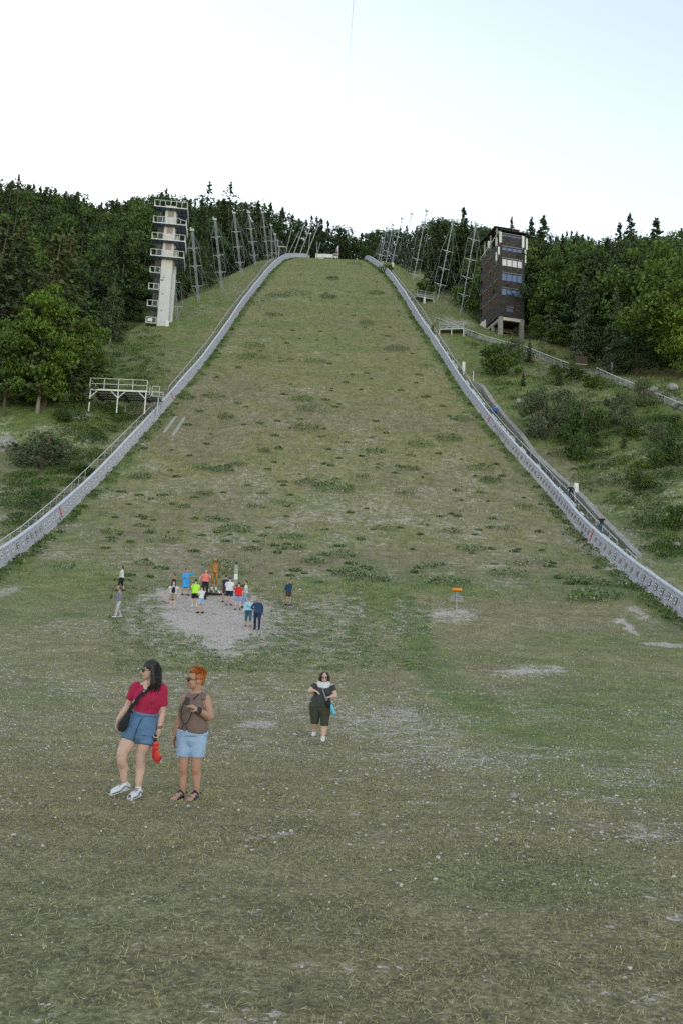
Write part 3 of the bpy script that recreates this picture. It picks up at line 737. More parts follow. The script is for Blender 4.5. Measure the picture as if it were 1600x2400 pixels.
D_ = np.stack([np.cos(a) * L, np.sin(a) * L, rgt.normal(0, .006, n)], 1); S2 = np.stack([-np.sin(a) * W, np.cos(a) * W, rgt.normal(0, .0006, n)], 1); C0 = np.stack([x, y, z], 1)
tag(link_mesh('dry_thatch', np_mesh('dry_thatch', np.stack([C0 - D_ - S2, C0 - D_ + S2, C0 + D_ + S2 * .5, C0 + D_ - S2 * .5], 1).reshape(-1, 4 if False else 3), quads(n)), foliage('dry_thatch', [(.17, .16, .07), (.34, .30, .17), (.58, .50, .34)], big=.6)), 'short dry straw lying flat between the grass of the outrun', 'straw', kind='stuff')
tag(link_mesh('grass', np_mesh('grass', np.concatenate(Vs), np.concatenate(Fs)), M['grass']), 'short trampled olive and straw coloured grass of the outrun', 'grass', kind='stuff')
def on_slope(x, y, rg):
    g, l, d = masks(x, y, T(x, y)); px, py = proj(x, y, T(x, y)); el = seg(y, EDGE_L); er = seg(y, EDGE_R)
    w = np.minimum(np.abs(x - seg(y, WALL_L)), np.abs(x - seg(y, WALL_R)))
    return (px > -30) & (px < 1630) & (x > el - 2) & (x < er + 3) & (rg.random(len(x)) > g * 1.4) & (rg.random(len(x)) < .35 + .65 * ss(60, 120, y)) & (w > .5)
V1, F1 = blades(46000, (-48, 56), (58, 290), .15, .45, .04, 5, 4, on_slope, .5)
tag(link_mesh('tall_grass', np_mesh('tall_grass', V1, F1), M['tall_grass']), 'longer rough grass covering the steep landing slope and its banks', 'grass', kind='stuff')

def weed_clumps(spots, seed, leaf, per, name, mat, label):
    rg = np.random.default_rng(seed); C = []; S = []
    for x, y, r in spots:
        m = int(per * rg.uniform(.6, 1.4) * min(2.5, max(.4, r * r))); a = rg.uniform(0, 6.28, m); rr = np.sqrt(rg.random(m)) * r * rg.uniform(.7, 1.2)
        X = x + np.cos(a) * rr * 1.5; Yy = y + np.sin(a) * rr * .8; h = (.14 + .5 * (1 - (rr / r / 1.2) ** 2).clip(0, 1)) * r * rg.uniform(.3, 1, m)
        C.append(np.stack([X, Yy, T(X, Yy) + h], 1))
    C = np.concatenate(C); V = leaf_tris(C, leaf, rg, .6)
    return tag(link_mesh(name, np_mesh(name, V, quads(len(C))), mat), label, 'weeds', kind='stuff')
WSPOT = [(735, 960, 20), (710, 938, 14), (590, 815, 18), (590, 840, 18), (740, 850, 14), (530, 980, 14), (500, 930, 14), (440, 935, 12), (325, 1122, 20), (470, 1100, 16), (520, 1105, 16), (720, 1135, 18), (715, 1005, 18), (780, 1148, 26), (985, 1045, 18), (1050, 1032, 20), (1125, 1100, 18), (1080, 985, 14), (1150, 1130, 18),
         (505, 1220, 16), (550, 1245, 22), (385, 1270, 20), (520, 1330, 24), (530, 1345, 22), (590, 1290, 14), (680, 1260, 16), (690, 1285, 16), (735, 1320, 18), (800, 1305, 20), (820, 1350, 26), (860, 1360, 24), (1000, 1330, 14), (1050, 1370, 28), (1190, 1350, 26), (1210, 1325, 14), (1340, 1360, 24), (1380, 1370, 26), (1400, 1400, 30), (1370, 1410, 26), (1440, 1375, 22), (1100, 1290, 18), (1260, 1320, 16), (1060, 1250, 16), (945, 1160, 16), (335, 1325, 14), (330, 1235, 10), (300, 1350, 10),
         (930, 820, 16), (1000, 860, 12), (860, 760, 14), (770, 700, 16), (700, 690, 18), (650, 695, 14), (880, 690, 14), (640, 740, 12), (780, 655, 12), (830, 620, 10), (480, 1160, 12), (900, 1240, 14), (960, 1100, 12), (1230, 1190, 14), (1180, 1240, 14), (560, 1090, 12), (620, 1060, 12), (880, 1060, 14), (850, 1120, 12), (660, 1180, 14), (600, 1190, 12), (430, 1190, 12), (260, 1250, 14), (150, 1330, 16)]
sp = []
for px, py, r in WSPOT:
    p = hit(px, py)
    if p is not None: sp.append((p.x, p.y, r * 1.25 / F_PX * p.y * 1.05))
rg_ = random.Random(9)
for i in range(330):
    px = rg_.uniform(240, 1400); py = rg_.uniform(640, 1380); p = hit(px, py)
    if p is not None and float(seg(p.y, WALL_L)) + 1 < p.x < float(seg(p.y, WALL_R)) - 1: sp.append((p.x, p.y, rg_.uniform(.14, .42)))
tf = []
while len(tf) < 3600:
    px = rg_.uniform(250, 1010); py = rg_.uniform(1372, 1580); q0 = ray(px, py)
    yy_ = np.arange(20, 66, .25); tt = yy_ / q0[1]; mm = np.where(EYE + tt * q0[2] < P(yy_))[0]
    if len(mm) == 0: tf.append((0, -30, .1)); continue
    x_, y_ = float(tt[mm[0]] * q0[0]), float(yy_[mm[0]]); gg = float(masks(np.array([x_]), np.array([y_]), np.array([float(P(y_))]))[0][0])
    if rg_.random() < (.9 if .28 < gg < .75 else (.05 if gg >= .75 else .35)): tf.append((x_ , y_ + rg_.uniform(0, .25), rg_.uniform(.10, .24)))
    else: tf.append((0, -30, .05))
weed_clumps([t for t in tf if t[1] > 0], 15, .035, 45, 'low_tufts', M['weeds'], 'low dark green tufts growing through the gravelly turf round the statue')
weed_clumps(sp, 3, .12, 170, 'weeds', M['weeds'], 'leafy green weed clumps scattered over the landing slope')
sp2 = [(x + rg_.uniform(-.2, .2), y + .1, r * .8) for x, y, r in sp if rg_.random() < .85]
weed_clumps(sp2, 4, .075, 60, 'pale_weeds', M['pale_weeds'], 'whitish flowering weed heads in the clumps on the landing slope')
# rank growth along both walls and over the banks outside them
sp3 = []
for pts, sgn in ((WALL_L, 1), (WALL_R, -1)):
    xs, ys = smooth_line(pts, 300)
    for x, y in zip(xs, ys):
        if rg_.random() < .8: sp3.append((x + sgn * rg_.uniform(.25, .9), y, rg_.uniform(.3, .75)))
for i in range(2600):
    px = rg_.choice([rg_.uniform(0, 380), rg_.uniform(1100, 1600)]); py = rg_.uniform(760, 1400); p = hit(px, py)
    if p is None: continue
    wl, wr, el, er = [float(seg(p.y, q_)) for q_ in (WALL_L, WALL_R, EDGE_L, EDGE_R)]
    if (el - 1 < p.x < wl - 2.6) or (wr + 5.5 < p.x < er): sp3.append((p.x, p.y, rg_.uniform(.35, 1.35)))
weed_clumps([q_ for i, q_ in enumerate(sp3) if i % 2], 5, .11, 80, 'undergrowth', M['leaves_mid'], 'rank green undergrowth along the walls and over the side banks')
weed_clumps([q_ for i, q_ in enumerate(sp3) if i % 2 == 0], 7, .12, 80, 'dark_undergrowth', M['leaves_bush'], 'darker leafy undergrowth in tufts over the side banks')
weed_clumps([(x + rg_.uniform(-.3, .3), y, r * .8) for x, y, r in sp3 if rg_.random() < .35], 6, .07, 40, 'pale_undergrowth', M['leaves_grey'], 'pale leafy undergrowth mixed through the side banks')

# ------------------------------------------------------------------ loose stones
M['limestone'] = N_('limestone'); _q = M['limestone']; _g = _q.n('ShaderNodeNewGeometry')
M['limestone'] = _q.done(_q.mix(1.0, _q.ramp(_g.outputs['Random Per Island'], [(0, (.30, .27, .25)), (.6, (.52, .48, .45)), (1, (.68, .65, .63))]), _q.ramp(_q.noise(_q.pos(), 30, 4), [(.3, .75), (.7, 1.0)]), 'MULTIPLY'), .85)
_bm = bmesh.new(); bmesh.ops.create_icosphere(_bm, subdivisions=1, radius=1); ICO_V = np.array([v.co[:] for v in _bm.verts]); ICO_F = np.array([[v.index for v in f.verts] for f in _bm.faces]); _bm.free()
def stones(n, yr, s0, s1, seed, boost):
    rg = np.random.default_rng(seed); y = yr[0] + (yr[1] - yr[0]) * rg.random(n) ** .7; x = rg.uniform(-1, 1, n) * (.41 * y + .4)
    g, l, d = masks(x, y, T(x, y)); k = rg.random(n) < np.clip((g - .10) * boost + .26, 0, 1) * (1 - .6 * l) * (.45 + .55 * ss(9, 17, y) + .3 * (vnoise(x, y, .6, 77) > .5)); x, y = x[k], y[k]; n = len(x)
    s = s0 + (s1 - s0) * rg.random(n) ** (2.2 if seed == 1 else 3.2); z = T(x, y)
    V = ICO_V[None] * (1 + rg.normal(0, .2, (n, len(ICO_V), 1))) * (s[:, None, None] * rg.uniform(.55, 1.2, (n, 1, 3))) ; V[:, :, 2] *= .7
    V += np.stack([x, y, z + s * .3 + (.006 if seed < 3 else .0)], 1)[:, None]
    return V.reshape(-1, 3), (ICO_F[None] + np.arange(n)[:, None, None] * len(ICO_V)).reshape(-1, 3)
Vs = []; Fs = []; off = 0
for a in ((5200, (3.6, 10), .003, .016, 1, 1.6), (62000, (7, 30), .004, .025, 2, 2.0), (56000, (26, 66), .010, .042, 3, 2.0), (9000, (60, 125), .03, .10, 4, 2.0)):
    V, Fc = stones(*a); Vs.append(V); Fs.append(Fc + off); off += len(V)
tag(link_mesh('stones', np_mesh('stones', np.concatenate(Vs), np.concatenate(Fs)), M['limestone']), 'loose pale limestone pebbles lying in the grass', 'stones', kind='stuff')
# ------------------------------------------------------------------ markers on the side walls
M['plate_white'] = plain('plate_white', (.72, .72, .74), .5, 0, .05)
M['plate_black'] = plain('plate_black', (.03, .03, .035), .5, 0, .05)
M['plate_brown'] = plain('plate_brown', (.23, .20, .19), .9, 0, .5, 5)
M['plate_red'] = plain('plate_red', (.55, .02, .035), .5, 0, .1)
M['ink'] = plain('ink', (.02, .02, .025), .6, 0, .05)
_TXT = {}
def text_mesh(body, size, align='CENTER', spacing=1.0):
    key = (body, size)
    if key in _TXT: return _TXT[key]
    cu = bpy.data.curves.new('t', 'FONT'); cu.body = body; cu.size = size; cu.align_x = 'CENTER'; cu.align_y = 'CENTER'; cu.extrude = .006; cu.resolution_u = 2; cu.space_line = spacing; cu.offset = size * .012
    o = bpy.data.objects.new('t', cu); COL.objects.link(o); dg = bpy.context.evaluated_depsgraph_get(); dg.update()
    me = bpy.data.meshes.new_from_object(o.evaluated_get(dg)); bpy.data.objects.remove(o); me.materials.clear(); _TXT[key] = me; return me
def wall_point(W, s_at, v):
    root, xs, ys, zs, s, d, nrm, inv = W
    i = float(np.interp(s_at, s, np.arange(len(s)))); j = int(i); f = i - j; j2 = min(j + 1, len(s) - 1)
    p = Vector((xs[j] * (1 - f) + xs[j2] * f, ys[j] * (1 - f) + ys[j2] * f, zs[j] * (1 - f) + zs[j2] * f)) + Vector(inv)
    n = Vector(nrm[j]); t = Vector(d[j]); h = WALLH * v * (1 + .27 * float(ss(120, 270, ys[j])))
    p = p + n * LEAN * v + Vector((0, 0, h)); face = (-n * WALLH + Vector((0, 0, 0)) ).normalized(); upv = (n * LEAN + Vector((0, 0, WALLH))).normalized()
    return p, n, t, upv
def plate(W, side, s_at, v, w, h, m, label=None, body=None, tsize=.3, ink='ink', border=None, name='number_plate', sp_=1.0):
    p, n, t, up = wall_point(W, s_at, v); root = W[0]
    tan = t.copy() if side < 0 else -t            # reads left to right from the slope
    tan = (tan - Vector((0, 0, 1)) * 0).normalized(); zax = tan.cross(up).normalized()
    if zax.dot(n) > 0: tan = -tan; zax = -zax
    upx = zax.cross(tan).normalized(); rot = Matrix((tan, upx, zax)).transposed()
    mb = MB(); mb.box((0, 0, 0), (w, h, .02))
    o = mb.build(name, M[m], root); o.matrix_local = Matrix.Translation(p + zax * .03) @ rot.to_4x4()
    if label: o['label'] = label
    if border:
        b = MB(); e = .035
        for sx in (-1, 1): b.box((sx * w / 2, 0, .012), (e, h + e, .02)); b.box((0, sx * h / 2, .0135), (w + e, e, .02))
        b.build('border', M[border], o)
    if body:
        tm = bpy.data.objects.new('lettering', text_mesh(body, tsize, 'CENTER', sp_)); COL.objects.link(tm); tm.parent = o; tm.location = (0, 0, .014)
        if len(tm.data.materials) == 0: tm.data.materials.append(M[ink])
    return o
def s_of(W, px, py):
    p = hit(px, py); return float(np.interp(p.y, W[2], W[4]))
def ln_s(W, y): return float(np.interp(y, W[2], W[4]))
# left wall: 201..253, red signs at 200 and 240
s240 = ln_s(WL, 80.6); s253 = ln_s(WL, 63.9); s200 = ln_s(WL, 122.0)
for k in range(201, 254):
    s_ = np.interp(k, [200, 240, 253], [s200, s240, s253])
    if k == 240: continue
    dark = k in (245, 246, 247, 248, 250)
    plate(WL, -1, s_, 60 / 100, .50, .36, 'plate_white', None, str(k), .235, 'ink', 'plate_black' if dark else None)
def red_sign(W, side, s_, txt, nm):
    plate(W, side, s_, .54, .42, .98, 'plate_red', nm, txt, .38, 'plate_white', None, 'distance_sign', .8)
red_sign(WL, -1, s240, '2\n4\n0', 'red vertical distance sign with stacked white figures at the lower part of the wall')
red_sign(WL, -1, s200, '2\n0\n0', 'red vertical distance sign with stacked white figures higher up the wall')
r240 = ln_s(WR, 80.2); r255 = ln_s(WR, 57.9); r200 = ln_s(WR, 118.0)
for k in range(203, 256):
    s_ = float(np.interp(k, [200, 240, 255], [r200, r240, r255]))
    if k == 240: continue
    if k >= 250 or k % 5 == 0: plate(WR, 1, s_, .55, .56, .40, 'plate_white', None, str(k), .26, 'ink', 'plate_black')
    else: plate(WR, 1, s_, .55, .46, .38, 'plate_brown', 'brown bare patch where a number plate is missing' if k > 235 else None, None, name='bare_patch')
plate(WR, 1, float(np.interp(254.45, [240, 255], [r240, r255])), .57, .5, .32, 'plate_white', None, '254.5', .16)
red_sign(WR, 1, r240, '2\n4\n0', 'red vertical distance sign with stacked white figures at the lower part of the wall')
red_sign(WR, 1, r200, '2\n0\n0', 'red vertical distance sign with stacked white figures higher up the wall')

# ------------------------------------------------------------------ handrails and steps outside the walls
def rail_run(pts, lift, name, label, cat, post=2.4, r=.035, m='white_paint', steps=None, mid=False):
    P3 = [hit(px, py, lift) for px, py in pts]; P3 = [p for p in P3 if p is not None]
    root = empty(name, P3[0] - Vector((0, 0, lift)), 0, label, cat); o = root.location
    mb = MB(); mb.tube([p - o for p in P3], r, 6)
    if mid: mb.tube([p - o - Vector((0, 0, lift * .48)) for p in P3], r * .7, 5)
    mb.build('top_rail', M[m], root)
    for a, b in zip(P3[:-1], P3[1:]):
        L = (b - a).length; k = max(1, int(L / post))
        for i in range(k):
            p = a.lerp(b, i / k); g = ground(p.x, p.y, -.25); MB().bar(g - o, Vector((g.x, g.y, p.z)) - o, .05).build('post', M['galvanised'], root)
    MB().bar(ground(P3[-1].x, P3[-1].y, -.25) - o, P3[-1] - o, .05).build('post', M['galvanised'], root)
    return root, P3
RL1 = [(-30, 1286), (0, 1268), (50, 1235), (134, 1165), (230, 1074), (279, 1026), (335, 971), (367, 940)]
RL2 = [(395, 908), (440, 855), (482, 805), (529, 737), (560, 698), (598, 652), (626, 616), (642, 603)]
rail_run(RL1, 1.35, 'handrail', 'white handrail beside the lower left wall, ending at the steel platform', 'handrail')
rail_run(RL2, 1.35, 'handrail', 'white handrail beside the upper left wall, from the platform to the crest', 'handrail')
RR1 = [(893, 612), (910, 623), (944, 667), (963, 689), (987, 721), (1013, 762), (1064, 840), (1091, 875), (1107, 903), (1129, 932), (1150, 959), (1188, 1003), (1223, 1039), (1263, 1080), (1311, 1131), (1355, 1174), (1395, 1218), (1445, 1267)]
rail_run(RR1, 1.2, 'handrail', 'long white handrail beside the right wall from the crest down to a gap', 'handrail')
rail_run([(1467, 1287), (1491, 1309)], 1.2, 'handrail', 'short white piece of handrail between two gaps near the lower right wall', 'handrail', 1.5)
rail_run([(1513, 1328), (1543, 1355), (1600, 1391), (1640, 1420)], 1.2, 'handrail', 'lowest white handrail piece, curving off at the right edge', 'handrail')
def side_steps(pts, side, off0, off1, y0, y1, name, label):
    xs, ys = smooth_line(pts, 300); N = int((y1 - y0) / 2.1); root = empty(name, ground(float(seg(y0, pts)) + side * 1.5, y0), 0, label, 'steps'); o = root.location
    rg = random.Random(4)
    for i in range(N):
        y = y0 + (y1 - y0) * i / N
        if rg.random() < .12: continue
        x = float(np.interp(y, ys, xs)); a = ground(x + side * off0, y, .4); b = ground(x + side * off1, y, .4); b.z = a.z = max(a.z, b.z); MB().bar(a - o, b - o, .16, .05).build('tread', M['galvanised'], root)
    return root
side_steps(WALL_L, -1, .9, 2.3, 62, 262, 'hillside_steps', 'narrow grey steps climbing between the left wall and its handrail')
side_steps(WALL_R, 1, 1.0, 2.2, 62, 262, 'hillside_steps', 'narrow grey steps climbing between the right wall and its handrail')
# sleeved pipe along the right wall
M['pipe_green'] = plain('pipe_green', (.03, .085, .06), .5); M['sleeve'] = plain('sleeve', (.55, .62, .66), .5, 0, .15, 2)
xs, ys = smooth_line(WALL_R, 300); rg_ = random.Random(12)
root = empty('sleeved_pipe', ground(float(seg(66, WALL_R)) + .85, 66), 0, 'dark green pipe with white sleeves lying along the outside of the right wall', 'pipe'); o = root.location
mb = MB(); yy = np.arange(66, 215, 2.0); pipe = [ground(float(np.interp(y, ys, xs)) + .85, y, 1.15) - o for y in yy]; mb.tube(pipe, .06, 7); mb.build('pipe', M['pipe_green'], root)
y = 68
while y < 205:
    L = rg_.uniform(.9, 2.2)
    if rg_.random() < .62:
        a, b = [ground(float(np.interp(q_, ys, xs)) + .85, q_, 1.15) - o for q_ in (y, y + L)]; MB().tube([a, b], .11, 8).build('sleeve', M['sleeve'], root)
    y += L + rg_.uniform(.25, .6)
# concrete channel wall up the right bank
M['concrete'] = plain('concrete', (.29, .275, .265), .9, 0, .22, 1.2, .3, 9)
M['concrete_light'] = plain('concrete_light', (.60, .575, .545), .85, 0, .14, .5, .2, 5)
GP = [(1110, 896), (1130, 905), (1155, 943), (1185, 980), (1222, 1021), (1253, 1065), (1304, 1113), (1342, 1145), (1366, 1167), (1409, 1215), (1454, 1260), (1496, 1303)]
P3 = [hit(px, py, min(.95, .15 + .30 * (len(GP) - 1 - i))) for i, (px, py) in enumerate(GP)]; root = empty('channel_wall', ground(P3[-1].x, P3[-1].y), 0, 'low concrete retaining wall climbing outside the right handrail', 'retaining wall'); o = root.location
def strip_wall(P3, w, h, below, o):
    mb = MB(); rows = []
    for i, p in enumerate(P3):
        d = (P3[min(i + 1, len(P3) - 1)] - P3[max(0, i - 1)]); s_ = Vector((d.y, -d.x, 0)).normalized()
        if s_.x < 0: s_ = -s_
        q_ = p - o; rows += [q_ - s_ * w / 2 - Vector((0, 0, below)), q_ - s_ * w / 2, q_ + s_ * w / 2, q_ + s_ * w / 2 - Vector((0, 0, below))]
    fs = []
    for i in range(len(P3) - 1):
        for k in range(4): k2 = (k + 1) % 4; fs.append((i * 4 + k, i * 4 + k2, i * 4 + 4 + k2, i * 4 + 4 + k))
    fs += [(0, 1, 2, 3), tuple(len(rows) - 4 + k for k in (3, 2, 1, 0))]
    mb.quadmesh(rows, fs); return mb
strip_wall(P3, .5, 0, 1.4, o).build('wall_body', M['concrete'], root)
strip_wall([p + Vector((0, 0, .12)) for p in P3], .62, 0, .12, o).build('coping', M['concrete'], root)
# white cabinets on posts beside the stairs
def cabinet(px, top, bot, wpx, lift, name, label, legfrac=.24):
    p = hit(px, bot); w = wpx / F_PX * math.hypot(p.y, p.z); hs = np.arange(.3, 8, .05); X, Yp = proj(np.full(hs.shape, p.x), np.full(hs.shape, p.y), p.z + hs); h = float(hs[np.argmin(np.abs(Yp - top))])
    root = empty(name, p, R(6), label, 'cabinet'); MB().box((0, 0, h * (legfrac + (1 - legfrac) / 2)), (w, w * .8, h * (1 - legfrac))).build('housing', M['white_paint'], root, bevel=.02)
    MB().box((0, 0, h * legfrac / 2 - .2), (w * .68, w * .55, h * legfrac + .4)).build('stand', M['white_paint'], root)
    MB().box((0, -w * .41, h * .5), (w * .8, .02, .03)).box((0, -w * .41, h * .75), (w * .8, .02, .03)).build('seam', M['galvanised'], root)
    return root
cabinet(1349, 1132, 1176, 9.5, 0, 'measuring_cabinet', 'tall white cabinet beside the lower right steps, nearest of the white cabinets')
cabinet(1085, 849, 877, 6.5, 0, 'measuring_cabinet', 'tall white cabinet half way up the right wall')
cabinet(919, 616, 631, 4.5, 0, 'measuring_cabinet', 'small white cabinet near the crest end of the right wall')
p = hit(1340, 1172); t_ = empty('grey_locker', p + Vector((-.15, .5, 0)), 0, 'grey metal locker standing behind the lowest white cabinet', 'locker'); MB().box((0, 0, .8), (.5, .45, 1.8)).build('housing', M['concrete'], t_, bevel=.02); MB().box((0, -.235, .85), (.38, .02, 1.4)).build('door', M['galvanised'], t_)
p = hit(1108, 899); t_ = MB().bar((0, 0, -.2), (0, 0, 2.0), .09).build('marker_pole', M['white_paint']); t_.location = p; tag(t_, 'thin white pole at the top end of the concrete retaining wall', 'pole')

# ------------------------------------------------------------------ steel decks
def railing(mb, a, b, h=1.15, n=4, r=.028, rows=(1.0, .5)):
    a = Vector(a); b = Vector(b)
    for i in range(n + 1):
        p = a.lerp(b, i / n); mb.bar(p, p + Vector((0, 0, h)), r * 2)
    for f in rows: mb.bar(a + Vector((0, 0, h * f)), b + Vector((0, 0, h * f)), r * 2)
p0 = hit(208, 969); p1 = hit(339, 970); p0.z = p0.z * .5 + p1.z * .5; root = empty('viewing_platform', p0, 0, 'white legged steel viewing platform with railings outside the left wall', 'platform')
Wd = at_depth(339, 970, p0.y).x - p0.x; hd = 2.45; mb = MB()
for i, x in enumerate((0, Wd / 2, Wd)):
    lg = MB(); lg.bar((x, 0, -.5), (x, 0, hd), .13)
    if i < 2: lg.bar((x, 0, hd - .95), (x + .95, 0, hd - .05), .10)
    if i > 0: lg.bar((x, 0, hd - .95), (x - .95, 0, hd - .05), .10)
    lg.build('leg', M['white_paint'], root)
for x in (0, Wd / 2, Wd): MB().bar((x, 4.4, 0.2), (x, 4.4, hd), .15).build('leg', M['galvanised'], root)
mb = MB(); mb.box((Wd / 2, 2.2, hd + .05), (Wd + .3, 4.7, .10)); mb.build('deck', M['deck_panel'], root)
mb = MB(); mb.box((Wd / 2, -.12, hd + .02), (Wd + .35, .12, .22))
for y in (1.0, 2.1, 3.2, 4.5): mb.bar((-.1, y, hd - .06), (Wd + .1, y, hd - .06), .12)
mb.build('beam', M['white_paint'], root)
[MB().bar((x, 0, hd - .10), (x, 4.5, hd - .14), .22, .12).build('girder', M['dark_steel'], root) for x in (.5, Wd / 2 + .4, Wd - .4)]
mb = MB(); railing(mb, (-.1, -.12, hd + .1), (Wd + .1, -.12, hd + .1), 1.45, 4, .03); railing(mb, (-.1, -.1, hd + .1), (-.1, 4.5, hd + .1), 1.3, 2); railing(mb, (2.6, 4.5, hd + .1), (Wd + 1.3, 4.5, hd + .1), 1.3, 4); railing(mb, (Wd + .1, -.1, hd + .1), (Wd + .1, 1.6, hd + .1), 1.3, 1); railing(mb, (Wd + .3, 2.0, hd + .1), (Wd + 1.3, 2.0, hd + .1), 1.3, 1)
mb.build('railing', M['white_paint'], root)
mb = MB(); mb.box((Wd + .75, 3.2, hd + .05), (1.2, 2.6, .14)); mb.build('side_deck', M['galvanised'], root)
mb = MB(); [mb.bar((x, y, 0), (x, y, hd), .12) for x, y in ((Wd + 1.2, 2.1), (Wd + 1.2, 4.3))]; mb.box((Wd * .6, 4.0, hd + .45), (Wd * .8, .5, .08)); mb.build('bench_row', M['pale_steel'], root)
def small_deck(pxl, pyl, pxr, pyr, deckpy, railh, depth_, name, label, post=False, extra=False):
    a = hit(pxl, pyl); b = hit(pxr, pyr); root = empty(name, a, math.atan2(b.y - a.y, b.x - a.x), label, 'platform'); W_ = (b - a).length
    hs = np.arange(.2, 6, .05); X, Yp = proj(np.full(hs.shape, a.x), np.full(hs.shape, a.y), a.z + hs); hd = float(hs[np.argmin(np.abs(Yp - deckpy))])
    MB().box((W_ / 2, depth_ / 2, hd), (W_, depth_, .12)).build('deck', M['galvanised'], root)
    MB().box((W_ / 2, -.03, hd + .0), (W_, .08, .2)).build('beam', M['pale_steel'], root)
    for x in ((0, W_ / 2, W_) if extra else (W_,)): MB().bar((x, 0.05, -1.2), (x, 0.05, hd), .14).build('leg', M['white_paint'], root)
    for x in (0.1, W_ - .1): MB().bar((x, depth_ - .1, -2.5), (x, depth_ - .1, hd), .12).build('leg', M['galvanised'], root)
    mb = MB(); n = 3 if extra else 2; railing(mb, (0, 0, hd), (W_, 0, hd), railh, n, .03, (1.0, .66, .33)); railing(mb, (0, depth_, hd), (W_, depth_, hd), railh, n + 1); railing(mb, (W_, 0, hd), (W_, depth_, hd), railh, 1); railing(mb, (0, 0, hd), (0, depth_, hd), railh, 1); mb.build('railing', M['pale_steel'], root)
    if post: MB().bar((W_ * .42, -.4, -2.1), (W_ * .42, -.05, hd - .1), .42, .35).build('column', M['white_paint'], root)
    return root
small_deck(976, 712, 1014, 708, 694, 1.5, 2.0, 'small_platform', 'small railed steel platform on a white column near the top of the right wall', True)
small_deck(1029, 784, 1085, 788, 772, 1.35, 2.2, 'small_platform', 'wider railed steel platform below the timber tower, beside the path railing', False, True)

# ------------------------------------------------------------------ white concrete tower with four decks
bt = hit(367, 764); TWR = empty('concrete_tower', bt, R(7), 'white concrete coaches tower with four projecting railed decks on the left embankment', 'tower')
M['tower_concrete'] = N_('tower_concrete'); _q = M['tower_concrete']; _v = _q.pos((1, 1, .25))
M['tower_concrete'] = _q.done(_q.mix(_q.ramp(_q.noise(_v, 2.2, 6, .7), [(.42, 0.0), (.72, .55)]), (.60, .59, .61), (.42, .39, .37)), .85)
FL = 3.42; top = FL * 7.32
MB().box((1.1, 1.2, top / 2 - 1), (2.1, 2.4, top + 2)).build('shaft', M['tower_concrete'], TWR)
MB().box((2.45, 2.9, top * .40 - 1), (.55, 1.0, top * .80 + 2)).build('rear_fin', M['tower_concrete'], TWR)
for k in (5, 6, 7): MB().box((1.15, -.02, FL * k - 1.6 + 1.2), (1.15, .06, 1.9)).build('door', M['concrete'], TWR)
MB().box((.42, -.03, FL * 2.75), (.5, .04, .22)).build('name_plate', M['black'], TWR)
def deck_level(z, full, short):
    d = MB(); d.box((1.1, -.10, z), (6.35, 2.0, .14)); xr = 4.27
    dk = d.build('deck', M['deck_panel'], TWR)
    s_ = MB(); s_.box((3.32, 3.08, z), (1.9, 4.35, .14)); s_.build('side_deck', M['deck_panel'], TWR)
    for i in range(7): MB().bar((-1.95 + i * 1.03, -1.05, z - .12), (-1.95 + i * 1.03, .88, z - .16), .06, .12).build('joist', M['dark_steel'], dk)
    for i in range(3): MB().bar((2.45 + i * .88, .4, z - .12), (2.45 + i * .88, 5.2, z - .16), .06, .12).build('joist', M['dark_steel'], dk)
    for yy in (.4, 2.0, 3.6): MB().bar((2.35, yy, z - .215), (4.2, yy, z - .215), .1, .04).build('joist', M['dark_steel'], dk)
    r = MB(); r.box((1.1, -1.14, z + .0), (6.45, .08, .15))
    a, c = (-2.05, -1.1, z + .1), (xr, -1.1, z + .1)
    if short:
        railing(r, a, (2.3, -1.1, z + .1), 1.22, 5, .035, (1.0,)); r.bar((2.3, -1.1, z + 1.32), (xr, -1.1, z + .85), .07); r.bar((3.2, -1.1, z), (3.2, -1.1, z + 1.15), .07); r.bar((xr, -1.1, z), (xr, -1.1, z + .85), .07)
    else: railing(r, a, c, 1.22, 6, .035, (1.0,))
    railing(r, a, (-2.05, .35, z + .1), 1.22, 2, .03, (1.0, .5)); railing(r, c, (xr, 5.25, z + .1), 1.22, 9, .03, (1.0, .05)); railing(r, (2.4, 5.25, z + .1), (xr, 5.25, z + .1), 1.22, 2, .03, (1.0, .5))
    r.build('railing', M['white_paint'], dk)
    m_ = MB(); m_.box((xr + .02, 2.1, z + .62), (.02, 6.2, .9)) if full else None
    if full: m_.build('mesh_screen', M['galvanised'], dk)
for k in (4, 5, 6, 7): deck_level(FL * k + .15, k in (4, 7), k == 6)
# outer stair: landings, flights
for k in range(0, 4):
    z = FL * k + .1; d = MB(); d.box((-.98, .2, z), (1.95, 2.4, .1)).bar((-.1, .2, z - .25), (.85, -.08, z - .25), .08).bar((-.1, .2, z - .45), (.85, -.08, z - .45), .06); lo = d.build('landing', M['galvanised'], TWR)
    r = MB(); railing(r, (-1.95, -1.0, z), (-.03, -1.0, z), 1.2, 2, .04, (1.0, .05)); railing(r, (-1.95, -1.0, z), (-1.95, 1.3, z), 1.2, 2, .03, (1.0, .05)); r.build('railing', M['white_paint'], lo)
MB().box((-1.2, -1.06, .75), (.85, .04, .62)).build('notice_board', M['white_paint'], TWR)
for k in range(0, 7):
    f = MB(); z = FL * k + .1
    for st in range(15):
        u = st / 15; f.box((-.55 - .0, .2 + 1.9 * (u if k % 2 == 0 else 1 - u) + .2, z + FL * u), (.9, .24, .05))
    for x in (-1.02, -.1): a = (x, .3, z + (0 if k % 2 == 0 else FL)); b = (x, 2.3, z + (FL if k % 2 == 0 else 0)); f.bar(a, b, .06, .2); f.bar((a[0], a[1], a[2] + 1), (b[0], b[1], b[2] + 1), .05)
    f.build('stair_flight', M['galvanised'], TWR)
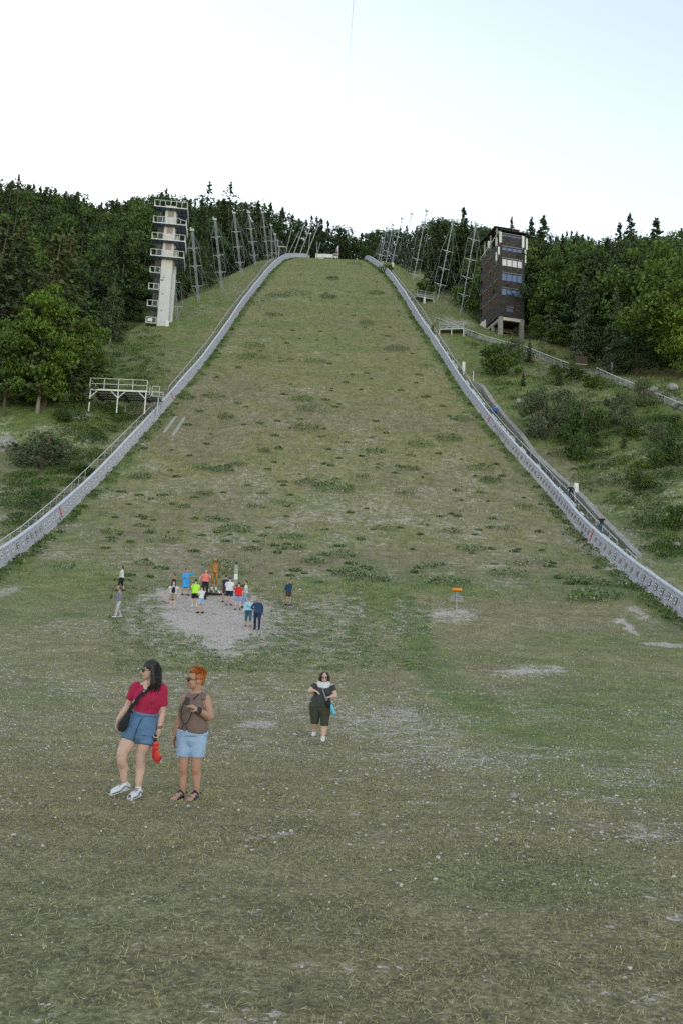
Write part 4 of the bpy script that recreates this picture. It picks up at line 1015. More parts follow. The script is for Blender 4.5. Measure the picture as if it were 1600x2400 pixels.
f = MB(); [f.bar((x, y, -1), (x, y, FL * 7), .10) for x, y in ((-1.15, .25), (-1.15, 2.5), (-.05, 2.5))]; f.build('stair_frame', M['dark_steel'], TWR)
f = MB(); [f.box((.55 + i * .45, -.9, FL * 7 + .2 + .0), (.02, .02, .02)) for i in range(2)]
MB().box((2.0, -.06, .5), (.7, .3, 1.4)).build('fuse_box', M['white_paint'], TWR)

# ------------------------------------------------------------------ dark timber judges tower
M['dark_boards'] = N_('dark_boards'); _q = M['dark_boards']; _v = _q.pos((.5, .5, 9))
M['dark_boards'] = _q.done(_q.ramp(_q.noise(_v, 1.8, 6, .75), [(.40, (.010, .007, .008)), (.52, (.030, .024, .025)), (.62, (.12, .11, .11))]), .8)
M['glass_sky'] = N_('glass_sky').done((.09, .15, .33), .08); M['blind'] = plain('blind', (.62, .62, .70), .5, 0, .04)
M['brown_frame'] = plain('brown_frame', (.13, .082, .065), .7, 0, .3, 5); M['dim_glass'] = N_('dim_glass').done((.05, .045, .045), .15)
bj = hit(1169, 786); bj = ground(bj.x, bj.y); yawJ = R(14); JT = empty('judges_tower', bj, yawJ, 'dark weathered timber judges tower on concrete legs with rows of windows', 'tower')
hs = np.arange(0, 10, .05); _X, _Yp = proj(np.full(hs.shape, bj.x), np.full(hs.shape, bj.y), bj.z + hs); zb = float(hs[np.argmin(np.abs(_Yp - (500 + 1890 / 7.84)))])
_X, _Yp = proj(np.full(401, bj.x), np.full(401, bj.y), bj.z + np.arange(401) * .1); ztop = float(np.arange(401)[np.argmin(np.abs(_Yp - (500 + 300 / 7.84)))] * .1) - zb
JS = ztop / 16.7; JW, JD = 5.25, 10.0; z0 = zb
def zj(v): return z0 + v * JS
body = MB()
bands = [(0, 1.0), (1.9, 4.1), (5.5, 6.9), (8.4, 9.7), (11.2, 12.7), (13.5, 15.45)]
openings = [(4.1, 5.5), (6.9, 8.4), (9.7, 11.2), (12.7, 13.5), (15.45, 16.0)]
body.box((JW / 2, .1, (zj(1.9) + zj(4.1)) / 2), (JW, .2, zj(4.1) - zj(1.9)))
body.box((JW / 2, .1, (zj(0) + zj(1.0)) / 2), (JW, .2, zj(1.0) - zj(0))); body.box((.7, .1, zj(1.45)), (1.4, .2, zj(1.9) - zj(1.0))); body.box((JW - 1.1, .1, zj(1.45)), (2.2, .2, zj(1.9) - zj(1.0)))
for a, b in bands[2:]: body.box((JW / 2, .1, (zj(a) + zj(b)) / 2), (JW, .2, zj(b) - zj(a)))
for a, b in openings: body.box((.18, .1, (zj(a) + zj(b)) / 2), (.36, .2, zj(b) - zj(a))); body.box((JW - .22, .1, (zj(a) + zj(b)) / 2), (.44, .2, zj(b) - zj(a)))
body.box((JW / 2, JD - .1, (zj(0) + zj(13)) / 2), (JW, .2, zj(13) - zj(0))); body.box((JW - .1, JD / 2, (zj(0) + zj(15.4)) / 2), (.2, JD - .4, zj(15.4) - zj(0)))
for a in (0, 2.7, 5.6, 8.5, 11.4, 13.7): body.box((JW / 2, JD / 2, zj(a) + .06), (JW - .42, JD - .42, .12))
# left side: boards between rows of windows that step down towards the back
sb = [(0.2, 3.0), (4.5, 5.9), (7.4, 8.8), (10.3, 11.7), (13.0, 14.6)]
for a, b in sb: body.box((.1, JD / 2 , (zj(a) + zj(b)) / 2), (.2, JD - .42, zj(b) - zj(a)))
for a, b in [(3.0, 4.5), (5.9, 7.4), (8.8, 10.3), (11.7, 13.0)]:
    for y, w in ((.55, .7), (3.25, .8), (6.0, .8), (8.45, .7)): body.box((.1, y, (zj(a) + zj(b)) / 2), (.19, w, zj(b) - zj(a)))
body.build('timber_walls', M['dark_boards'], JT)
def win(xc, w, a, b, n, glass, side=False):
    zc = (zj(a) + zj(b)) / 2; h = zj(b) - zj(a); fr = MB(); e = .09
    def B(u, z, du, dz, t=.16, off=0.0):
        if side: fr.box((.02 + off, u, z), (t, du, dz))
        else: fr.box((u, .02 + off, z), (du, t, dz))
    B(xc, zj(b) - e / 2, w, e); B(xc, zj(a) + e / 2, w, e); B(xc - w / 2 + e / 2, zc, e, h - 2 * e); B(xc + w / 2 - e / 2, zc, e, h - 2 * e)
    for i in range(1, n): B(xc - w / 2 + w * i / n, zc, e * .9, h - 2 * e)
    f = fr.build('window', M['brown_frame'], JT); g = MB()
    if side: g.box((.10, xc, zc), (.02, w - .1, h - .1))
    else: g.box((xc, .10, zc), (w - .1, .02, h - .1))
    g.build('pane', M[glass], f); s_ = MB()
    if side: s_.bar((-.1, xc - w / 2, zj(b) + .05), (-.1, xc + w / 2, zj(b) + .05), .1)
    else: s_.bar((xc - w / 2, -.1, zj(b) + .05), (xc + w / 2, -.1, zj(b) + .05), .1)
    s_.build('sill', M['concrete'], f)
for (a, b), gl in zip(openings, ('glass_sky', 'glass_sky', 'blind', 'glass_sky', 'glass_sky')): win(JW / 2 - .04, JW - .8, a, b, 4, gl)
win(2.17, 1.5, 1.0, 1.9, 2, 'glass_sky')
for a, b in [(3.0, 4.5), (5.9, 7.4), (8.8, 10.3), (11.7, 13.0)]:
    for y in (1.88, 4.62, 7.22): win(y, 1.9, a, b, 3, 'dim_glass', True)
# concrete frame below
for x, y, w in ((.35, .35, .75), (JW - .38, .35, .75), (.3, JD * .38, .5), (.3, JD * .72, .5), (JW - .3, JD * .5, .5), (JW - .3, JD - .3, .5), (.3, JD - .3, .6)):
    MB().box((x, y, z0 / 2 - .8 - (.35 if y > 1 else 0)), (w, w * .8, z0 + 1.5 - (.7 if y > 1 else 0)) if y > 1 else (w, w, z0 + 1.6)).build('leg', M['concrete'], JT)
MB().box((JW / 2, .30, z0 - .33), (JW - 1.55, .5, .62)).build('beam', M['concrete_light'], JT); MB().box((.3, JD / 2 + .3, z0 - .45), (.4, JD - 1.2, .6)).build('beam', M['concrete'], JT); MB().box((JW / 2, JD * .5, z0 - .75), (JW - 1.2, .4, .8)).build('beam', M['concrete'], JT)
MB().box((-.02, JD * .82, z0 * .5 + .9), (.3, JD * .30, z0 * .9 + 2.2)).build('end_wall', M['concrete_light'], JT)
# roof deck and flat roof
rf = MB(); rf.box((JW / 2 + .1, .9, zj(16.55)), (JW + .5, 2.8, .16)); rf.box((JW / 2 - .25, 6.0, zj(18.2)), (JW + .3, 8.0, .2)); rf.build('roof', M['dark_boards'], JT)
rp = MB(); [rp.bar((x, y, zj(14.5)), (x, y, zj(18.1)), .28) for x, y in ((.35, 5.6), (.35, 8.6), (JW - .4, 5.6), (JW - .4, 8.6), (.35, 2.6))]; rp.box((JW - .1, 5.6, zj(15.6)), (.18, 6.8, 1.9)); rp.build('roof_post', M['concrete'], JT)
rr = MB(); rr.bar((-.12, .2, zj(16.5)), (-.12, JD - .2, zj(14.9)), .14); rr.build('roof_rail', M['white_paint'], JT)
ml = MB(); [ml.bar((-.1, .5 + i * .8, zj(14.6)), (-.1, .5 + i * .8, zj(16.4 - i * .14)), .05) for i in range(11)]; ml.build('baluster', M['dark_steel'], JT)
for x, y, a, b, w, m in ((-.1, -.25, 14.0, 16.1, .55, 'concrete_light'), (-.4, .9, 13.8, 15.4, .38, 'white_paint'), (-.25, .1, 11.8, 13.3, .34, 'white_paint'), (-.5, .7, 10.8, 12.4, .3, 'white_paint'), (-.2, 5.2, 15.2, 16.6, .5, 'white_paint'),
                         (JW - .45, -.22, 13.7, 16.0, .5, 'white_paint'), (JW + .5, .1, 13.6, 15.8, .4, 'white_paint'), (JW + .05, -.22, 12.5, 13.3, .4, 'white_paint'), (JW + .12, -.2, 10.8, 12.3, .26, 'white_paint')):
    an = MB(); an.box((x, y, (zj(a) + zj(b)) / 2), (w, .22, zj(b) - zj(a))); ao = an.build('antenna_panel', M[m], JT, bevel=.03)
    MB().bar((x, y + .18, zj(a) - .4), (x, y + .18, zj(b) + .3), .07).build('bracket', M['galvanised'], ao)
# footbridge stair at the back left
st = MB(); a = Vector((-3.2, JD + .6, zj(-2.4))); b = Vector((-.1, JD - 1.0, zj(-.6))); st.bar(a, b, 1.0, .16); st.build('footbridge', M['galvanised'], JT)
r = MB()
for s_ in (-.45, .45):
    for i in range(5): p = a.lerp(b, i / 4) + Vector((s_ * .4, s_, 0)); r.bar(p, p + Vector((0, 0, 1.1)), .05)
    for hh in (.55, 1.1): r.bar(a + Vector((s_ * .4, s_, hh)), b + Vector((s_ * .4, s_, hh)), .05)
r.build('railing', M['pale_steel'], JT)
MB().box((-.14, JD - 1.6, zj(1.2)), (.04, .5, 1.4)).build('notice_board', M['white_paint'], JT)

# ------------------------------------------------------------------ guyed masts, leaning poles
def mast(base, top, lattice, arms, guy, name, label, depth=None, w=.42, armw=1.5, group=None):
    p = hit(base[0], base[1] + 2) if depth is None else ground(at_depth(base[0], base[1], depth).x, depth)
    q0 = at_depth(top[0], top[1], p.y); root = empty(name, p, 0, label, 'mast', group); t = q0 - p; b = Vector((0, 0, -.6)); pole = MB()
    dirv = t.normalized(); side = Vector((1, 0, 0)); side = (side - dirv * side.dot(dirv)).normalized(); back = dirv.cross(side)
    if lattice:
        c4 = [side * (w / 2), side * (-w / 2), back * (w * .6)]
        for c in c4: pole.tube([b + c, t + c], .046, 5)
        n = int(t.length / .9)
        for i in range(n):
            a0 = t * (i / n); a1 = t * ((i + 1) / n)
            for k in range(3): pole.bar(a0 + c4[k], a1 + c4[(k + 1) % 3], .035); pole.bar(a0 + c4[k], a0 + c4[(k + 1) % 3], .035)
    else:
        pole.tube([b, t * .5, t], .095, 7)
        n = int(t.length / 1.2)
        for i in range(n): pole.bar(t * (i / n) - side * .24, t * (i / n) + side * .24, .06)
    pole.build('mast_pole', M['galvanised'], root)
    hd = MB(); hd.box(t + dirv * .1, (.9 * w / .42, .3, .5)); hd.box(t + dirv * .1 + Vector((-.35, -.1, .35)), (.28, .28, .4)); hd.build('mast_head', M['pale_steel'], root)
    ends = []
    for f in arms:
        c = t * f; am = MB(); L = armw; am.bar(c - side * L - Vector((0, 0, -.12)), c + side * L + Vector((0, 0, -.12)), .085); am.bar(c - side * L * .5, c + Vector((0, 0, -.6)), .05); am.bar(c + side * L * .5, c + Vector((0, 0, -.6)), .05); am.build('cross_arm', M['pale_steel'], root); ends.append((c - side * L, c + side * L, c))
    g = MB(); wr_ = .022
    for k in (0, 1):
        pts = [t * .02] + [e[k] for e in ends] + [t * .97]
        for a_, b_ in zip(pts[:-1], pts[1:]): g.bar(a_, b_, wr_ * 1.6)
    for dx, dy in guy:
        q1 = ground(p.x + dx, p.y + dy) - p; g.bar(t * .98, q1, wr_); g.bar(t * .55, q1, wr_)
    g.build('guy_wire', M['galvanised'], root); return root
gL = 'lattice wind net masts on the left embankment'; gR = 'leaning guyed wind net masts on the right embankment'
for base, tp, dp, ar, lab in (((417, 748), (409, 660), None, (.35, .98), 'short mast half hidden behind the white concrete tower'), ((467, 706), (451, 540), None, (.22, .5, .75), 'lattice mast standing nearest to the right of the concrete tower'), ((522, 677), (504, 515), None, (.25, .49, .75), 'second lattice mast right of the concrete tower'),
                              ((567, 642), (549, 500), None, (.2, .45, .7), 'third lattice mast right of the concrete tower'), ((600, 621), (583, 498), None, (.2, .45, .7), 'fourth lattice mast right of the concrete tower'), ((630, 601), (616, 499), 262, (.1, .4, .7), 'fifth lattice mast, last of the tall left masts before the crest'),
                              ((640, 600), (636, 529), 280, (.3, .6), 'short lattice mast beside the crest end of the left wall'), ((651, 598), (645, 550), 290, (.4,), 'shortest lattice mast at the crest end of the left wall')):
    mast(base, tp, True, ar, ((-7, 4), (6, 5), (4, -4)), 'wind_net_mast', lab, dp, .40 if (base[0] < 620) else .34, 1.25, gL)
for base, tp, dp, ar, lab in (((1077, 736), (1115, 526), None, (.22, .41, .61, .83), 'leaning mast nearest to the timber tower'), ((1023, 702), (1061, 518), None, (.2, .4, .62), 'second leaning mast from the timber tower'), ((967, 654), (999, 495), None, (.08, .3, .77), 'tallest leaning mast rising clear of the right skyline'),
                              ((937, 623), (964, 502), None, (.12, .4), 'fourth leaning mast from the timber tower'), ((917, 606), (941, 513), 262, (.2, .6), 'fifth leaning mast from the timber tower'), ((903, 602), (920, 528), 275, (.3,), 'sixth leaning mast from the timber tower, near the crest'),
                              ((891, 604), (905, 535), 285, (.2, .6), 'thin leaning mast just outside the crest end of the right wall'), ((886, 607), (896, 559), 290, (.3,), 'shortest leaning mast at the crest end of the right wall')):
    mast(base, tp, False, ar, ((5, 7), (-3, 4), (7, -2)), 'wind_net_mast', lab, dp, .4, 1.35, gR)
def pole_at(a, b, y, r, name, label, m='galvanised', cat='pole', group=None, y2=None):
    p = ground(at_depth(a[0], a[1], y).x, y); q1 = at_depth(b[0], b[1], y if y2 is None else y2) - p; o = MB().tube([(0, 0, -1), q1], r, 7).build(name, M[m]); o.location = p; return tag(o, label, cat, group)
for a, b, lab in (((681, 596), (716, 518), 'leaning grey pole left of the three behind the crest'), ((694, 602), (734, 517), 'leaning grey pole in the middle of the three behind the crest'), ((710, 605), (747, 526), 'leaning grey pole right of the three behind the crest'),
                  ((666, 590), (684, 533), 'thin leaning pole rising from the small platform at the left crest'), ((667, 590), (702, 541), 'most slanted thin pole rising from the small platform at the left crest'),
                  ((737, 606), (751, 567), 'short leaning pole beside the white start hut'), ((743, 606), (743, 566), 'upright pole at the left side of the white start hut'), ((720, 606), (727, 548), 'thin upright pole in front of the wood left of the start hut')):
    pole_at(a, b, 306, .16 if a[0] > 675 and a[0] < 715 else .1, 'leaning_pole' if 'lean' in lab or 'slant' in lab else 'upright_pole', lab)
p = ground(at_depth(655, 600, 300).x, 300); t_ = empty('crest_platform', p, 0, 'small steel platform with an upright frame beyond the crest end of the left wall', 'platform')
q1 = at_depth(651, 578, 300) - p; q2 = at_depth(672, 580, 300) - p; MB().bar(q1, q2, .9, .2).build('deck', M['concrete_light'], t_); MB().bar((q1.x + .6, 0, -1), (q1.x + .6, 0, q1.z), .3).build('leg', M['galvanised'], t_)
q3 = at_depth(652, 563, 300) - p; MB().bar(q1, q3, .2).bar(q3, q3 - Vector((1.2, 0, 0)), .2).build('frame', M['pale_steel'], t_)
# start hut and flag
p = ground(at_depth(760, 606, 312).x, 312); t_ = empty('start_hut', p, 0, 'small white flat roofed hut with dark openings behind the top of the slope', 'hut')
hb = at_depth(760, 610, 312).z - p.z; ht = at_depth(760, 595.5, 312).z - p.z; hw = 3.15; MB().box((0, 1.2, (ht - 2) / 2), (hw * 2 - .2, 2.2, ht + 1.6)).build('hut_wall', M['dark_steel'], t_); H_ = ht - hb
MB().box((0, -.05, ht - H_ * .28), (hw * 2, .15, H_ * .55)).build('front_panel', M['white_paint'], t_); MB().box((-hw * .55, -.1, hb + H_ * .12), (hw * .8, .15, H_ * .5)).build('lower_panel', M['white_paint'], t_)
for x in (-hw, -hw * .3 + .6, hw - .2): MB().bar((x, -.2, hb - 1.5), (x, -.2, ht), .25).build('post', M['white_paint'], t_)
MB().box((0.4, .8, ht + .25), (1.5, 1, .5)).box((1.7, .8, ht + .3), (.3, .3, .6)).build('roof_box', M['dark_steel'], t_)
p = ground(at_depth(792, 606, 312).x, 312); t_ = empty('flagpole', p, 0, 'white flagpole with a hanging white, blue and red flag right of the start hut', 'flagpole'); q1 = at_depth(793, 575, 312) - p; MB().tube([(0, 0, -1), q1], .09, 7).build('pole', M['white_paint'], t_)
for i, c in enumerate(((.7, .7, .7), (.05, .08, .3), (.5, .03, .05))):
    M['flag%d' % i] = plain('flag%d' % i, c, .8, 0, .05)
    fl = MB(); a = q1 + Vector((-.1, 0, -.2)); w0, w1 = i * .26, (i + 1) * .26; fl.quadmesh([a + Vector((-w0, 0, -w0 * 1.1)), a + Vector((-w1, 0, -w1 * 1.1)), a + Vector((-w1 * .9 - .1, .1, -w1 * 1.1 - 2.0)), a + Vector((-w0 * .9, .1, -w0 * 1.1 - 2.1))], [(0, 1, 2, 3)]); fl.build('flag_stripe', M['flag%d' % i], t_)
rl = MB(); a = at_depth(782, 600, 312) - p; b = at_depth(791, 600, 312) - p; railing(rl, a, b, 1.0, 2, .05); rl.box((a + b) / 2 + Vector((0, 0, -.4)), ((b - a).length, .1, .5)); t2 = empty('hut_balcony', p, 0, 'small white railed balcony between the start hut and the flagpole', 'balcony'); rl.build('railing', M['white_paint'], t2); MB().bar(((a + b) / 2) + Vector((0, .1, -4)), ((a + b) / 2) + Vector((0, .1, -.3)), .2).build('leg', M['white_paint'], t2)

# ------------------------------------------------------------------ path on the right bank with its railing
PT = [(1019, 757), (1040, 765), (1086, 784), (1140, 803), (1180, 815), (1226, 828), (1280, 850), (1331, 868), (1397, 882), (1440, 900), (1488, 921), (1535, 941), (1600, 968), (1660, 992)]
P3 = [hit(a, b) for a, b in PT]
def sheet_strip(P3, w, name, m, lift):
    V = []; Fc = []; prev = None; fine_ = []
    for a, b in zip(P3[:-1], P3[1:]): fine_ += [a.lerp(b, i / 8) for i in range(8)]
    fine_.append(P3[-1])
    for i, p in enumerate(fine_):
        d = fine_[min(i + 1, len(fine_) - 1)] - fine_[max(0, i - 1)]; s_ = Vector((d.y, -d.x, 0)).normalized()
        for k in range(5): q_ = p + s_ * w * (k / 4 - .5); V.append((q_.x, q_.y, float(T(q_.x, q_.y)) + lift))
    for i in range(len(fine_) - 1):
        for k in range(4): Fc.append((i * 5 + k, i * 5 + k + 1, i * 5 + 6 + k, i * 5 + 5 + k))
    return link_mesh(name, np_mesh(name, np.array(V), np.array(Fc)), m)
M['path_gravel'] = plain('path_gravel', (.25, .23, .21), .95, 0, .35, 1.5, .5, 12)
tag(sheet_strip([p + Vector((1.0, .6, 0)) for p in P3], 2.0, 'path', M['path_gravel'], .10), kind='structure')
def fence_run(pts, lab):
    P3 = [hit(a, b + 0, 1.15) for a, b in pts]; root = empty('path_railing', ground(P3[0].x, P3[0].y), 0, lab, 'railing'); o = root.location; r = MB(); ps = MB(); mid = MB()
    r.tube([p - o for p in P3], .055, 6); r.build('top_rail', M['white_paint'], root)
    for a, b in zip(P3[:-1], P3[1:]):
        n = max(1, round((b - a).length / 2.1))
        for i in range(n): p = a.lerp(b, i / n); g = ground(p.x, p.y, -.3); MB().bar(g - o, Vector((g.x, g.y, p.z)) - o, .07).build('post', M['galvanised'], root)
    g = ground(P3[-1].x, P3[-1].y, -.3); MB().bar(g - o, P3[-1] - o, .07).build('post', M['galvanised'], root)
    mid.tube([p - o - Vector((0, 0, .5)) for p in P3], .03, 5); mid.build('middle_rail', M['galvanised'], root)
fence_run([(1019, 744), (1040, 751), (1086, 769), (1140, 789), (1180, 800), (1226, 811), (1280, 832), (1331, 851)], 'long white railing of the path from above the small platform to the wooden board')
fence_run([(1397, 862), (1440, 881), (1488, 901)], 'shorter white railing of the path right of the wooden board')
fence_run([(1535, 921), (1600, 948), (1660, 975)], 'white railing of the path at the right edge, past the grey green bush')
p = hit(1361, 864); t_ = empty('wooden_board', p, R(8), 'small dark wooden board on posts beside the path on the right', 'board'); s_ = math.hypot(p.y, p.z) / F_PX
MB().box((0, 0, 21 * s_), (31 * s_, .08, 19 * s_)).build('board_panel', M['bark'], t_); [MB().bar((x * s_, .1, -.3), (x * s_, .1, 24 * s_), .12).build('post', M['bark'], t_) for x in (-13, 13)]; MB().bar((-14 * s_, -.05, 10 * s_), (14 * s_, -.05, 10 * s_), .1).build('shelf', M['concrete_light'], t_)
p = hit(1433, 878); t_ = empty('notice_post', p, 0, 'narrow upright white notice post beside the path before the dark trees', 'notice post'); h_ = 30 * math.hypot(p.y, p.z) / F_PX
MB().box((0, 0, h_ * .5), (.34, .12, h_)).build('panel', M['pale_steel'], t_); MB().box((0, -.07, h_ * .62), (.26, .02, h_ * .22)).box((0, -.07, h_ * .15), (.26, .02, h_ * .16)).build('notice_sheet', M['plate_white'], t_)

# pale planks in the grass, rocks, zip line
M['grey_plank'] = plain('grey_plank', (.34, .33, .30), .9, 0, .2, 3)
for a, b, lab in (((413, 978), (385, 1015), 'left of two pale planks lying in the grass near the left wall'), ((433, 980), (406, 1022), 'right of two pale planks lying in the grass near the left wall')):
    p, q1 = hit(*a), hit(*b); o_ = MB().bar(Vector((0, 0, .06)), q1 - p + Vector((0, 0, .06)), .42, .14).build('plank', M['grey_plank']); o_.location = p; tag(o_, lab, 'plank')
M['rock'] = plain('rock', (.30, .285, .27), .9, 0, .5, 1.6, 1.0, 4)
def rock(px, py, w, h, lab, seed):
    p = hit(px, py); rg = np.random.default_rng(seed); bm_ = bmesh.new(); bmesh.ops.create_icosphere(bm_, subdivisions=3, radius=1)
    for v in bm_.verts:
        n = vnoise(v.co.x * 2 + seed, v.co.y * 2 + v.co.z * 1.7, 1, seed) * .25 + vnoise(v.co.x * 5, v.co.z * 5 + v.co.y * 3, 1, seed + 1) * .12; v.co = v.co * float(1 + n); v.co.x *= w / 2; v.co.y *= w / 2.4; v.co.z *= h / 2
    me_ = bpy.data.meshes.new('rock'); bm_.to_mesh(me_); bm_.free(); o_ = link_mesh('rock', me_, M['rock']); o_.location = p + Vector((0, 0, h * .25)); tag(o_, lab, 'rock')
rock(12, 1060, 2.3, 2.4, 'pale fissured rock outcrop at the far left edge of the bank', 3)
rock(30, 1050, 1.3, 1.2, 'smaller pale rock against the right side of the left edge outcrop', 4)
rock(1215, 945, .9, 1.0, 'small pale rock in the grass left of the willow bushes on the right bank', 5)
rock(1575, 915, 1.6, 1.2, 'grey rock above the path at the right edge', 6)
rock(1583, 1283, .7, .6, 'pale stone in the weeds at the lower right bank', 7)
rock(1203, 1872, .09, .085, 'largest loose pale stone in the grass at the right', 8)
zl = MB(); A = at_depth(788, 420, 420); A.z += 6; B = Vector((0.9, -20, 26)); A0 = at_depth(788, 400, 330)
pts = []
for i in range(41):
    u = i / 40; d = ray(788 + (832 - 788) * u ** .6, 420 - 480 * u ** 1.0); yy = 330 * (1 - u) + 25 * u; pts.append(at_depth(788 + 44 * u ** .75, 430 - 480 * u, yy))
zo = MB().tube(pts, .016, 5).build('zip_line_cable', M['galvanised']); tag(zo, 'thin cable crossing the sky from above the slope to the top of the view', 'cable')
# ------------------------------------------------------------------ people
def skinmat(name, c): return plain(name, c, .55, 0, .07, 9)
M['skin_fair'] = skinmat('skin_fair', (.60, .385, .315)); M['skin_tan'] = skinmat('skin_tan', (.45, .245, .175)); M['skin_mid'] = skinmat('skin_mid', (.50, .30, .225))
def cloth(name, c, var=.16, scale=5, bump=.25):
    q = N_(name); v = q.pos((1, 1, .55)); nz = q.noise(v, 6, 4, .6); q.bump(q.noise(v, 9, 3, .55), .75, .035)
    return q.done(q.ramp(nz, [(.3, tuple(x * .82 for x in c)), (.7, tuple(min(1, x * 1.15) for x in c))]), .92)
for n_, c_ in dict(crimson=(.40, .014, .07), taupe=(.185, .125, .11), charcoal=(.045, .048, .050), dark_olive=(.05, .054, .038), white_cloth=(.68, .68, .72), black_cloth=(.014, .014, .017), navy=(.016, .026, .07), navy_jacket=(.018, .05, .12),
                   lime=(.45, .90, .06), sky_blue=(.05, .33, .75), coral=(.80, .20, .17), red_shirt=(.62, .02, .03), light_denim=(.24, .36, .56), pale_aqua=(.36, .62, .72), teal_jean=(.04, .12, .2), beige=(.36, .29, .24), pale_trouser=(.45, .43, .46),
                   lilac_grey=(.22, .20, .28), royal_blue=(.02, .12, .55), dark_brown=(.06, .04, .04), red_shoe=(.55, .04, .05), purple_cap=(.08, .05, .35), maroon=(.16, .03, .06), orange_umb=(.62, .085, .05), cyan_umb=(.10, .55, .80)).items(): M[n_] = cloth(n_, c_)
def denim(name, c):
    q = N_(name); v = q.pos(); a = q.noise(v, 4, 5, .7); b = q.noise(v, 120, 2); lo = tuple(x * .72 for x in c); hi = tuple(min(1, x * 1.3) for x in c)
    q.bump(q.noise(v, 14, 4), .45, .012); return q.done(q.mix(q.ramp(b, [(.4, 0.0), (.6, .25)]), q.ramp(a, [(.3, lo), (.7, hi)]), (.35, .42, .55)), .9)
M['denim_blue'] = denim('denim_blue', (.065, .155, .31)); M['denim_pale'] = denim('denim_pale', (.32, .44, .66))
def hairmat(name, c):
    q = N_(name); v = q.pos((40, 40, 5)); q.bump(q.noise(v, 2, 4, .7), .6, .01); return q.done(q.ramp(q.noise(v, 1.5, 4, .7), [(.3, tuple(x * .6 for x in c)), (.7, tuple(min(1, x * 1.6) for x in c))]), .5)
M['hair_black'] = hairmat('hair_black', (.014, .011, .012)); M['hair_orange'] = hairmat('hair_orange', (.36, .088, .016)); M['hair_brown'] = hairmat('hair_brown', (.045, .02, .017)); M['hair_grey'] = hairmat('hair_grey', (.25, .23, .21)); M['hair_dark'] = hairmat('hair_dark', (.025, .018, .015))
M['lens'] = N_('lens').done((.008, .008, .01), .12); M['lips'] = plain('lips', (.38, .09, .085), .5); M['shoe_white'] = plain('shoe_white', (.66, .66, .70), .6, 0, .08, 8); M['shoe_sole'] = plain('shoe_sole', (.6, .6, .6), .7); M['shoe_grey'] = plain('shoe_grey', (.10, .10, .14), .6)
M['bronze'] = plain('bronze', (.33, .145, .035), .45, .35, .3, 3); M['bronze_pale'] = plain('bronze_pale', (.42, .30, .19), .5, .2, .2, 3); M['chrome'] = plain('chrome', (.5, .5, .52), .3, .8, .1)

def ering(mb, c, d, lat, rx, ry, n):
    d = d.normalized(); x = lat - d * lat.dot(d)
    if x.length < 1e-4: x = Vector((0, 1, 0)) - d * d.y
    x.normalize(); y = d.cross(x)
    for k in range(n): a = 2 * math.pi * k / n; mb.v.append(tuple(c + x * math.cos(a) * rx + y * math.sin(a) * ry))
def chain(mb, pts, rad, lat=(1, 0, 0), n=14, sub=3):
    """lofted limb with rounded ends; rad entries are r or (rx, ry)"""
    pts = [Vector(p) for p in pts]; rad = [r if isinstance(r, tuple) else (r, r) for r in rad]; lat = Vector(lat)
    P_, R_ = [], []
    for i in range(len(pts) - 1):
        p0 = pts[max(i - 1, 0)]; p1 = pts[i]; p2 = pts[i + 1]; p3 = pts[min(i + 2, len(pts) - 1)]
        for k in range(sub):
            t = k / sub; P_.append(.5 * ((2 * p1) + (p2 - p0) * t + (2 * p0 - 5 * p1 + 4 * p2 - p3) * t * t + (3 * p1 - p0 - 3 * p2 + p3) * t ** 3))
            u = t * t * (3 - 2 * t); R_.append((rad[i][0] * (1 - u) + rad[i + 1][0] * u, rad[i][1] * (1 - u) + rad[i + 1][1] * u))
    P_.append(pts[-1]); R_.append(rad[-1]); N = len(P_); b = len(mb.v)
    D = [(P_[min(i + 1, N - 1)] - P_[max(i - 1, 0)]).normalized() for i in range(N)]
    cap = [(.97, .25), (.75, .66), (.35, .93)]; rings = 0
    for f, e in cap[::-1]: m = min(R_[0]); ering(mb, P_[0] - D[0] * m * e * .8 * mb.cap, D[0], lat, R_[0][0] * f, R_[0][1] * f, n); rings += 1
    for i in range(N): ering(mb, P_[i], D[i], lat, R_[i][0], R_[i][1], n); rings += 1
    for f, e in cap: m = min(R_[-1]); ering(mb, P_[-1] + D[-1] * m * e * .8 * mb.cap, D[-1], lat, R_[-1][0] * f, R_[-1][1] * f, n); rings += 1
    for i in range(rings - 1):
        for k in range(n): k2 = (k + 1) % n; mb.f.append((b + i * n + k, b + i * n + k2, b + (i + 1) * n + k2, b + (i + 1) * n + k))
    mb.f.append(tuple(b + k for k in range(n))[::-1]); mb.f.append(tuple(b + (rings - 1) * n + k for k in range(n)))
def ell(mb, c, r, rot=None, n=14, m=9):
    c = Vector(c); b = len(mb.v); rx, ry, rz = r if isinstance(r, tuple) else (r, r, r)
    for i in range(m + 1):
        th = math.pi * min(max(i / m, .02), .98)
        for k in range(n):
            a = 2 * math.pi * k / n; v = Vector((rx * math.sin(th) * math.cos(a), ry * math.sin(th) * math.sin(a), rz * math.cos(th)))
            if rot is not None: v = rot @ v
            mb.v.append(tuple(c + v))
    for i in range(m):
        for k in range(n): k2 = (k + 1) % n; mb.f.append((b + i * n + k, b + (i + 1) * n + k, b + (i + 1) * n + k2, b + i * n + k2))
    mb.f.append(tuple(b + k for k in range(n))); mb.f.append(tuple(b + m * n + k for k in range(n))[::-1])
